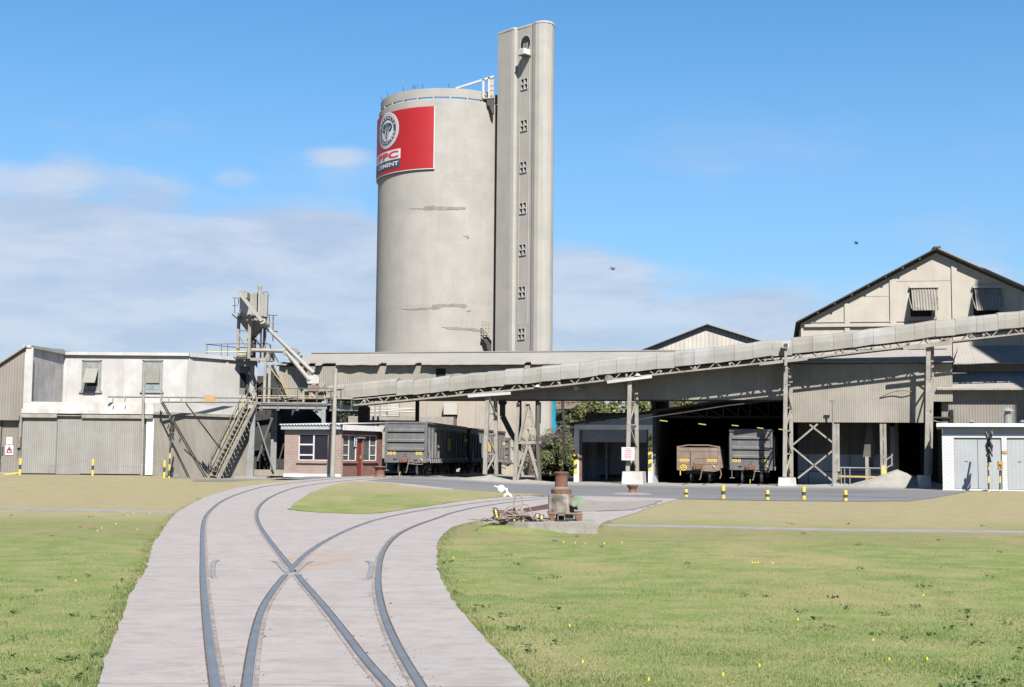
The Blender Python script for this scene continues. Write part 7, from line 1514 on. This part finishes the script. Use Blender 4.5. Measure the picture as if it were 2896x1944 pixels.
hb0 = (935-790)*kk; hb1 = (935-478)*kk
part('housing', MB().lathe([(.275, zc+.165), (.262, zc+.2), (.255, zc+hb1-.06), (.24, zc+hb1-.02), (.19, zc+hb1+.01), (.02, zc+hb1+.012)], cc, 40), M['winch'], wn, True)
part('housing_rib', MB().box(cc[0]-.26, cc[0]-.2, vw-.2, vw+.2, zc+.165, zc+hb1-.03).box(cc[0]+.1, cc[0]+.16, vw-.24, vw-.16, zc+.165, zc+.3), M['winch'], wn)
hr0, hr1 = (935-470)*kk, (935-405)*kk
part('collar', MB().lathe([(.19, zc+hr0-.02), (.207, zc+hr0), (.207, zc+hr1), (.18, zc+hr1+.012), (.145, zc+hr1+.035), (.135, zc+hr1+.05)], cc, 40), M['rust'], wn, True)
part('dust_rim', MB().lathe([(.175, zc+hr1+.014), (.15, zc+hr1+.04), (.134, zc+hr1+.055)], cc, 40), M['dustyrust'], wn, True)
ht = (935-100)*kk
part('drum', MB().lathe([(.134, zc+hr1+.03), (.13, zc+hr1+.1), (.13, zc+ht-.10), (.138, zc+ht-.06), (.158, zc+ht-.03), (.16, zc+ht-.015), (.13, zc+ht-.003), (.01, zc+ht+.004)], cc, 40), M['rust'], wn, True)
gx, gz = wx + 190*kk, zc + (935-640)*kk
part('gear_cover', MB().tube((gx+.125, vw-.02, gz+.03), (gx+.125, vw+.14, gz+.03), .115, n=28), M['green'], wn, True); part('motor_flange', MB().tube((gx, vw-.30, gz), (gx, vw-.10, gz), .085, n=24), M['winch'], wn, True)
part('motor_cap', MB().tube((gx, vw-.335, gz), (gx, vw-.30, gz), .058, .066, n=24), M['green'], wn, True)
part('gear_arm', MB().hexa([(cc[0]+.1,vw-.15,gz-.12),(gx+.1,vw-.15,gz-.12),(gx+.1,vw+.1,gz-.12),(cc[0]+.1,vw+.1,gz-.12),(cc[0]+.1,vw-.15,gz+.17),(gx+.06,vw-.15,gz+.13),(gx+.06,vw+.1,gz+.13),(cc[0]+.1,vw+.1,gz+.17)]), M['winch'], wn)
part('drive_shaft', MB().tube((gx+.05, vw-.2, gz-.1), (gx+.05, vw, gz-.1), .03), M['bogie'], wn)
q = kq(1290, 900, .7); solo('blue_scrap', MB().box(q[0]-.04, q[0]+.05, .68, .74, zsl, zsl+.03), M['navy'], KF, (q[0], .7, zsl), 'tiny dark blue scrap on the slab left of the winch', 'scrap')
a, b = gnd(px('L6', 860, 840)), gnd(px('L6', 1305, 770)); d = Vector((a.x, a.y+.55, 0)); e = Vector((b.x, b.y+.55, 0))
solo('rusty_kerb', MB().hexa([(d.x,d.y,0),(e.x,e.y,0),(e.x,e.y+.06,0),(d.x,d.y+.06,0),(d.x,d.y,.14),(e.x,e.y,.17),(e.x,e.y+.06,.17),(d.x,d.y+.06,.14)]), mat('maroon_kerb', (.24,.13,.12), (.19,.11,.10), 4, .85), WF, (d.x, d.y, 0), 'dark red steel kerb strip behind the rope heap', 'kerb')
# ---------------------------------------------------------------- heap of wire rope with yellow hooks
rp_ = thing('rope_heap', 'tangled heap of old wire rope with yellow hooks beside the winch', 'rope', KF, (kq(700, 950, .6)[0], .7, zsl)); rr = random.Random(21)
cx0 = kq(650, 960, .7)[0]; kr = (ya+.7)/FPX/6.147; mb = MB()
for i in range(120):
    px_ = rr.gauss(0, 1); cxx = cx0 + max(-470, min(470, px_*240))*kr; f_ = max(0.05, 1 - abs(cxx-cx0-60*kr)/(470*kr)); lay = rr.random()*f_**1.3*.235; cy = .7 + rr.uniform(-.32, .32)*(1-.5*lay/.24)
    ang = rr.uniform(-.5, .5) if rr.random() < .75 else rr.uniform(0, 3.1); ln = rr.uniform(.25, .75); bend_ = rr.uniform(-.16, .16); pts = []
    for j in range(6):
        u = (j/5-.5)*ln; w = bend_*(1-(2*j/5-1)**2); xx = cxx + u*math.cos(ang) - w*math.sin(ang); yy = cy + (u*math.sin(ang) + w*math.cos(ang))*.7
        fe = max(0.0, 1 - abs(xx-cx0-60*kr)/(480*kr)); pts.append((xx, yy, zsl + .014 + min(lay, .24*fe) + .02*math.sin(j*1.3+i)))
    mb.path(pts, rr.uniform(.009, .014), 6)
part('tangle', mb, M['rope'], rp_, True)
def loop(pts, r_=.011): part('loop', MB().path(cat_rom([(kq(x, y, v)[0], v, max(zsl+.01, kq(x, y, v)[1])) for x, y, v in pts], 7), r_, 7), M['rope'], rp_, True)
loop([(740,800,.6),(700,700,.62),(705,570,.62),(745,500,.62),(785,490,.62),(825,520,.62),(848,620,.62),(820,720,.6),(800,800,.6)])
loop([(640,780,.6),(720,710,.6),(830,665,.62),(900,655,.62),(950,690,.6),(1000,770,.6),(1060,870,.55)]); loop([(550,790,.55),(570,730,.55),(640,685,.55),(720,700,.55),(740,780,.5),(750,880,.45)])
loop([(320,740,.6),(345,710,.6),(400,725,.6),(450,790,.58),(500,860,.55)]); loop([(0,975,.5),(80,940,.5),(170,900,.5),(250,910,.5)]); loop([(520,850,.5),(545,790,.5),(620,800,.5),(740,850,.48),(900,880,.5),(1090,915,.5),(1190,945,.5)], .013)
for x, y, w_, h_ in ((378, 770, .045, .05), (385, 800, .05, .05), (392, 835, .05, .05), (402, 870, .045, .04), (1105, 860, .06, .06), (1180, 885, .07, .06), (705, 968, .05, .035), (860, 965, .055, .05)):
    s, z = kq(x, y, .42); z = max(z, zsl+.03); n = 7; part('hook', MB().lathe([(.004,-h_*.7),(w_*.32,-h_*.5),(w_*.36,0),(w_*.26,h_*.5),(.004,h_*.7)], (s, .42, z), 9), M['yellow'], rp_, True)
    part('shackle', MB().path([(s-.05,.44,z-.02),(s-.03,.46,z+.05),(s+.04,.46,z+.04),(s+.05,.44,z-.03)], .012), M['bogie'], rp_)
s, z = kq(940, 848, .45); part('tape', MB().box(s-.02, s+.025, .43, .46, z-.03, z+.03), M['cyan'], rp_); s, z = kq(480, 790, .6); part('block', MB().box(s-.05, s+.06, .56, .66, zsl, z+.04), M['rust'], rp_)
# ---------------------------------------------------------------- white point lever
b = gnd(px('L6', 590, 521), .045); k = b.y/FPX/6.147; PF_ = Frame(b.x, b.y, 0); pt = thing('point_lever', 'small white point lever with a round weight on the grass island', 'point lever', PF_, (0, 0, b.z))
z0 = b.z; n = 14; arcp = [(-80*k, z0), (-62*k, z0+30*k), (-30*k, z0+62*k), (0, z0+72*k), (30*k, z0+66*k), (62*k, z0+38*k), (82*k, z0), (38*k, z0), (30*k, z0+22*k), (0, z0+34*k), (-30*k, z0+22*k), (-38*k, z0)]
part('stand', MB().face_sz(arcp, -.05, .05), M['whiteclean'], pt); part('arm', MB().bar((0, 0, z0+65*k), (-12*k, 0, z0+95*k), .06).bar((-12*k, 0, z0+90*k), (-45*k, 0, z0+140*k), .05).tube((-22*k, -.03, z0+130*k), (-22*k, .03, z0+130*k), .045), M['whiteclean'], pt)
dz0 = z0 + (521-380)*k; dx0 = -112*k; part('weight', MB().tube((dx0, -.05, dz0), (dx0, .04, dz0), 60*k, n=28), M['whiteclean'], pt, True); part('weight_ring', MB().lathe([(34*k,0),(38*k,.004),(34*k,.008)], (0,0,0), 20), M['steelgrey'], pt)
o = pt.children[-1]; o.rotation_euler = (math.pi/2, 0, 0); o.location = (dx0, -.055, dz0 - b.z)
for v in o.data.vertices: v.co += Vector(INFO[pt.name])
part('handle', MB().bar((dx0-58*k, 0, dz0+20*k), (dx0-118*k, 0, dz0+42*k), .035), M['whiteclean'], pt)
# ---------------------------------------------------------------- birds
for p, Y, w, lab in ((('D', 1398, 615), 60, .15, 'small dark bird gliding in front of the clouds right of the lift tower'), (('D', 1954, 556), 65, .14, 'tiny bird seen against the blue sky left of the big gable')):
    c = atY(px(*p), Y); t = thing('bird', lab, 'bird', Frame(c.x, c.y, 25), (0, 0, c.z), 'birds in the sky')
    part('body', MB().lathe([(.005,-.12),(.03,-.05),(.035,.02),(.02,.09),(.004,.13)], (0,0,0), 10), M['bogie'], t, True); o = t.children[-1]; o.rotation_euler = (math.pi/2, 0, 0); INFO
    for v in o.data.vertices: v.co.z += c.z
    for s in (-1, 1): part('wing', MB().hexa([(s*.02,-.05,c.z),(s*w*.5,-.02,c.z+.10),(s*w*.5,.03,c.z+.10),(s*.02,.06,c.z),(s*.02,-.05,c.z+.015),(s*w*.5,-.02,c.z+.11),(s*w*.5,.03,c.z+.11),(s*.02,.06,c.z+.015)]).hexa([(s*w*.5,-.02,c.z+.10),(s*w,.06,c.z-.04),(s*w,.08,c.z-.04),(s*w*.5,.03,c.z+.10),(s*w*.5,-.02,c.z+.112),(s*w,.06,c.z-.03),(s*w,.08,c.z-.03),(s*w*.5,.03,c.z+.112)]), M['bogie'], t)
# ---------------------------------------------------------------- trees, shrubs, grass
def leaf_mesh(name, P, N, size, tint, m, aspect=1.0, jit=0.4):
    """P (n,3) leaf centres, N (n,3) facing; one small quad per leaf"""
    n = len(P); r = rng.normal(size=(n, 3)); a = np.cross(N, r); a /= np.linalg.norm(a, axis=1, keepdims=True) + 1e-9; b = np.cross(N, a); b /= np.linalg.norm(b, axis=1, keepdims=True) + 1e-9
    s = (size*(1 + jit*rng.uniform(-1, 1, n)))[:, None]
    V = np.stack([P - a*s*aspect, P - b*s*.45, P + a*s*aspect, P + b*s*.45], 1).reshape(-1, 3)
    me = bpy.data.meshes.new(name); me.vertices.add(4*n); me.vertices.foreach_set('co', V.astype(np.float32).ravel())
    me.loops.add(4*n); me.loops.foreach_set('vertex_index', np.arange(4*n, dtype=np.int32)); me.polygons.add(n)
    me.polygons.foreach_set('loop_start', np.arange(0, 4*n, 4, dtype=np.int32)); me.polygons.foreach_set('loop_total', np.full(n, 4, dtype=np.int32))
    at = me.attributes.new('tint', 'FLOAT', 'POINT'); at.data.foreach_set('value', np.repeat(tint, 4).astype(np.float32)); me.materials.append(m); me.update(calc_edges=True); return me
def cloud(center, radii, n, nc, spread=.34):
    """leaf positions in clumps over an uneven ellipsoid"""
    c = np.array(center); R_ = np.array(radii); d = rng.normal(size=(nc, 3)); d /= np.linalg.norm(d, axis=1, keepdims=True); C = c + d*R_*(rng.uniform(.35, 1.0, (nc, 1)))
    ct = rng.uniform(0, 1, nc); k = rng.integers(0, nc, n); e = rng.normal(size=(n, 3)); e /= np.linalg.norm(e, axis=1, keepdims=True)
    P = C[k] + e*(rng.uniform(.2, 1, (n, 1))**.5)*R_.min()*spread*rng.uniform(.6, 1.3, (nc, 1))[k]
    N = e + rng.normal(size=(n, 3))*.8 + np.array([0, -.2, .4]); N /= np.linalg.norm(N, axis=1, keepdims=True)
    return P, N, np.clip(.55*ct[k] + .45*rng.uniform(0, 1, n), 0, 1)
def tree(name, label, cat, base, crowns, m, size, trunk_r, grp=None, limbs=7, lean=(0, 0)):
    t = thing(name, label, cat, WF, (base[0], base[1], base[2]), grp); B0 = np.array(base)
    Ps, Ns, Ts = zip(*[cloud(c, r_, n, nc) for c, r_, n, nc in crowns]); me = leaf_mesh('crown', np.concatenate(Ps) - B0, np.concatenate(Ns), size, np.concatenate(Ts), m)
    o = bpy.data.objects.new('crown', me); S.collection.objects.link(o); o.parent = t; INFO[o.name] = base
    top = crowns[0][0]; mb = MB(); b = Vector(base) - Vector((0, 0, .1)); mid = Vector((base[0]+(top[0]-base[0])*.4, base[1], base[2]+(top[2]-base[2])*.55)); mb.tube(b, mid, trunk_r, trunk_r*.7, 9)
    rr = random.Random(int(base[0]*10))
    for i in range(limbs):
        c, r_ = crowns[i % len(crowns)][:2]; e = Vector((c[0]+rr.uniform(-.7, .7)*r_[0], c[1]+rr.uniform(-.6, .6)*r_[1], c[2]+rr.uniform(-.3, .6)*r_[2])); k = mid.lerp(e, .5) + Vector((0, 0, .1*r_[2])); mb.tube(mid, k, trunk_r*.5, trunk_r*.3, 7); mb.tube(k, e, trunk_r*.3, trunk_r*.08, 6)
    part('trunk', mb, M['trunk'], t); return t
tc_ = lambda c, x, y, Y: tuple(atY(px(c, x, y), Y))
a = tc_('K4', 1480, 560, 92); tree('olive_tree', 'broad olive green tree behind the roller door bay', 'tree', (a[0], 92, .0),
    [(tc_('K4',1480,575,92), (3.6, 2.6, 1.9), 5200, 46), (tc_('K4',1220,545,91), (2.6, 2.2, 1.5), 3200, 30), (tc_('K4',1800,500,93), (3.2, 2.4, 1.6), 3200, 30), (tc_('K4',1065,650,90.5), (1.2, 1.2, 1.0), 900, 12), (tc_('K5',260,560,93), (1.9, 1.6, .9), 1200, 14)], M['leafolive'], .13, .28)
for i, (x, y, Y, r_, lab) in enumerate(((870, 590, 150, (2.6, 2, 3.4), 'dark far tree just right of the cyan chute'), (960, 560, 165, (2.6, 2, 2.4), 'dark far tree in the gap under the lattice bridge'), (1040, 520, 140, (2.4, 2, 3.2), 'dark far tree left of the broad olive tree'), (930, 690, 130, (4.2, 2, 2.4), 'dark low tree behind the shrub'))):
    c = tc_('K4', x, y, Y); tree('dark_tree', lab, 'tree', (c[0], Y, .0), [(c, r_, 1500, 26), ((c[0], Y, max(1.0, c[2]-r_[2])), (r_[0], 1.6, r_[2]*.8), 900, 16)], M['leafdark'], .26, .25, 'dark trees in the distance', 4)
for x, Y, lab in ((40, 120, 'dark tree glimpsed under the shed left of the panel building'), (-60, 125, 'dark tree behind the brick hut roof')):
    c = tc_('K3', x, 640, Y); tree('dark_tree', lab, 'tree', (c[0], Y, .3), [(c, (2.6, 2, 2.4), 1400, 22)], M['leafdark'], .22, .22, 'dark trees in the distance', 4)
c = tc_('K4', 880, 920, 99); b0 = (c[0], 99, hz(c[0], 99))
tree('leafy_shrub', 'rounded olive shrub beside the white portal post', 'shrub', b0, [(tc_('K4',890,925,99), (1.85, 1.5, 1.7), 5200, 44), (tc_('K4',830,985,98.4), (1.3, 1.1, 1.05), 2200, 22), (tc_('K4',960,1000,98.6), (1.1, 1.0, 1.0), 1600, 18)], M['leafshrub'], .10, .11)
# leafless tangle above and left of the shrub
bt_ = thing('bare_bush', 'leafless grey brown bush arching over the wagons behind the splayed frames', 'shrub', WF, (wp('K4', 660, 1050, 101).x, 101, hz(wp('K4', 660, 1040, 101).x, 101))); rr = random.Random(5); mb = MB(); gx0 = Vector((wp('K4', 660, 1040, 101).x, 101, hz(wp('K4', 660, 1040, 101).x, 101)))
for i in range(170):
    a = gx0 + Vector((rr.uniform(-.4, .4), rr.uniform(-.4, .4), 0)); e = Vector(wp('K4', rr.gauss(800, 125), rr.gauss(760, 45), 101 + rr.uniform(-1.5, 1))); m1 = a.lerp(e, .55) + Vector((rr.uniform(-.3, .3), 0, rr.uniform(.3, .9)))
    q_ = cat_rom([a, m1, e, e + Vector((rr.uniform(.1, .6), 0, rr.uniform(-.5, .05)))], 3); mb.path(q_, rr.uniform(.012, .03) if i > 12 else .07, 4)
    for j in range(3): s_ = q_[rr.randrange(3, len(q_))]; mb.path([s_, s_ + Vector((rr.uniform(-.4, .4), rr.uniform(-.2, .2), rr.uniform(-.25, .35)))], .012, 3)
part('twigs', mb, M['twig'], bt_)
# grass blades near the camera; too many to count
def inside(P, poly):
    x, y = P[:, 0], P[:, 1]; r_ = np.zeros(len(P), bool); j = len(poly)-1
    for i in range(len(poly)):
        (x0, y0), (x1, y1) = poly[i], poly[j]; c = ((y0 > y) != (y1 > y)) & (x < (x1-x0)*(y-y0)/(y1-y0+1e-12) + x0); r_ ^= c; j = i
    return r_
def blades(name, Y0, Y1, n, hgt, wid, seed, pts=None):
    g_ = np.random.default_rng(seed)
    if pts is None: y = 1/np.sqrt(g_.uniform(1/Y1**2, 1/Y0**2, n)); x = y*g_.uniform(-.43, .43, n); P = np.stack([x, y], 1)
    else: P = pts
    keep = ~(inside(P, pad_poly) | inside(P, apron)); P = P[keep]
    cl = np.array([mnoise.noise(Vector((p[0]*.9, p[1]*.9, 3.0))) + .6*mnoise.noise(Vector((p[0]*3.1, p[1]*3.1, 7.0))) for p in P]); keep = (g_.uniform(-.9, .9, len(P)) < cl + .35) | (pts is not None); P, cl = P[keep], cl[keep]; n = len(P)
    h_ = hgt*(.5 + g_.uniform(0, 1, n))*(1 + .5*np.clip(cl, -.6, .8)); a = g_.uniform(0, 2*np.pi, n); w = wid*(.6+.8*g_.uniform(0, 1, n)); ln = g_.uniform(.2, 1.1, n)*h_; la = g_.uniform(0, 2*np.pi, n); z = np.array([hz(*p) for p in P])
    dx_, dy_ = np.cos(a)*w/2, np.sin(a)*w/2
    V = np.stack([np.stack([P[:,0]-dx_, P[:,1]-dy_, z-.004], 1), np.stack([P[:,0]+dx_, P[:,1]+dy_, z-.004], 1), np.stack([P[:,0]+np.cos(la)*ln, P[:,1]+np.sin(la)*ln, z+h_], 1)], 1).reshape(-1, 3)
    me = bpy.data.meshes.new(name); me.vertices.add(3*n); me.vertices.foreach_set('co', V.astype(np.float32).ravel()); me.loops.add(3*n); me.loops.foreach_set('vertex_index', np.arange(3*n, dtype=np.int32)); me.polygons.add(n)
    me.polygons.foreach_set('loop_start', np.arange(0, 3*n, 3, dtype=np.int32)); me.polygons.foreach_set('loop_total', np.full(n, 3, dtype=np.int32))
    dry = np.clip((P[:,1]-24)/10, 0, 1)*.45; tint = np.clip(.36 - .45*cl + .5*g_.uniform(-.5, .6, n) + dry, 0, 1)
    at = me.attributes.new('tint', 'FLOAT', 'POINT'); at.data.foreach_set('value', np.repeat(tint, 3).astype(np.float32)); me.materials.append(M['blade']); me.update(calc_edges=True)
    o = bpy.data.objects.new(name, me); S.collection.objects.link(o); return tag(o, 'short patchy lawn grass, green with straw coloured patches' if pts is None else 'ragged grass tufts along the paving edges', 'grass', None, 'stuff')
blades('grass', 7.4, 27.0, 280000, .015, .0075, 4)
# ragged tufts along the paving edges, broad-leaved weeds and dandelions
def scatter_edge(n, seed):
    r_ = random.Random(seed); out = []; m_ = len(pad_poly)
    while len(out) < n:
        i = r_.randrange(m_); p, q = pad_poly[i], pad_poly[(i+1) % m_]
        if p[1] > 45 or q[1] > 45: continue
        L_ = math.dist(p, q); 
        if r_.random() > L_/1.2: continue
        t = r_.random(); d_ = abs(r_.gauss(0, .07)); nx_, ny_ = -(q[1]-p[1])/L_, (q[0]-p[0])/L_
        for s in (1, -1):
            c = np.array([[p[0]+(q[0]-p[0])*t + s*nx_*(d_+.015), p[1]+(q[1]-p[1])*t + s*ny_*(d_+.015)]])
            if not inside(c, pad_poly)[0]: out.append((c[0,0], c[0,1])); break
    return np.array(out)
E_ = scatter_edge(2000, 3); blades('edge_grass', 0, 0, 0, .028, .008, 9, pts=E_[np.repeat(np.arange(len(E_)), 12)] + rng.normal(size=(len(E_)*12, 2))*.03)
r_ = random.Random(17); W_ = []
while len(W_) < 120:
    y = 1/math.sqrt(r_.uniform(1/32**2, 1/8**2)); x = y*r_.uniform(-.42, .42)
    if not inside(np.array([[x, y]]), pad_poly)[0] and mnoise.noise(Vector((x*.35, y*.35, 11))) > -.05: W_.append((x, y))
W_ = np.array(W_); k = np.repeat(np.arange(len(W_)), 11); n = len(k); P = np.concatenate([W_[k] + rng.normal(size=(n, 2))*.035, np.array([[hz(*W_[i])] for i in k]) + rng.uniform(.012, .035, (n, 1))], 1)
N = np.concatenate([rng.normal(size=(n, 2))*.6, np.ones((n, 1))], 1); me = leaf_mesh('weeds', P, N/np.linalg.norm(N, axis=1, keepdims=True), .021, rng.uniform(0, 1, n), M['weed']); o = bpy.data.objects.new('weeds', me); S.collection.objects.link(o); tag(o, 'darker broad leaved weeds dotted through the lawn', 'weeds', None, 'stuff')
mb = MB(); D_ = [('L5',x,y) for x,y in ((310,727),(330,729),(350,727),(435,732),(450,730),(980,1297),(1145,1273),(1255,1410),(360,1455),(875,1435),(1490,958),(1470,1305),(1515,1408),(110,1518),(625,1130),(1300,1305))] + [('L4',x,y) for x,y in ((1000,1172),(962,1182),(1090,1428),(1545,1553),(200,695),(920,585),(960,583),(1000,590),(1040,588),(1070,583),(1110,595),(1165,590),(1240,592),(1275,587),(1360,587),(1880,660))] + [('L2',x,y) for x,y in ((520,857),(870,385),(920,380),(960,380),(1030,378),(760,458),(800,455),(850,450),(700,485),(750,500),(945,495),(1060,483),(670,505),(685,450),(880,395))]
for c, x, y in D_[::2] + D_[1:24:6]:
    p = gnd(px(c, x, y)); rd = .005 + .0002*p.y; mb.lathe([(rd, .03), (rd*.8, .045), (.002, .05)], tuple(p), 8)
solo('dandelions', mb, M['dandelion'], WF, (0, 15, 0), 'yellow dandelion heads scattered in the lawn', 'flowers', None, False, 'stuff')
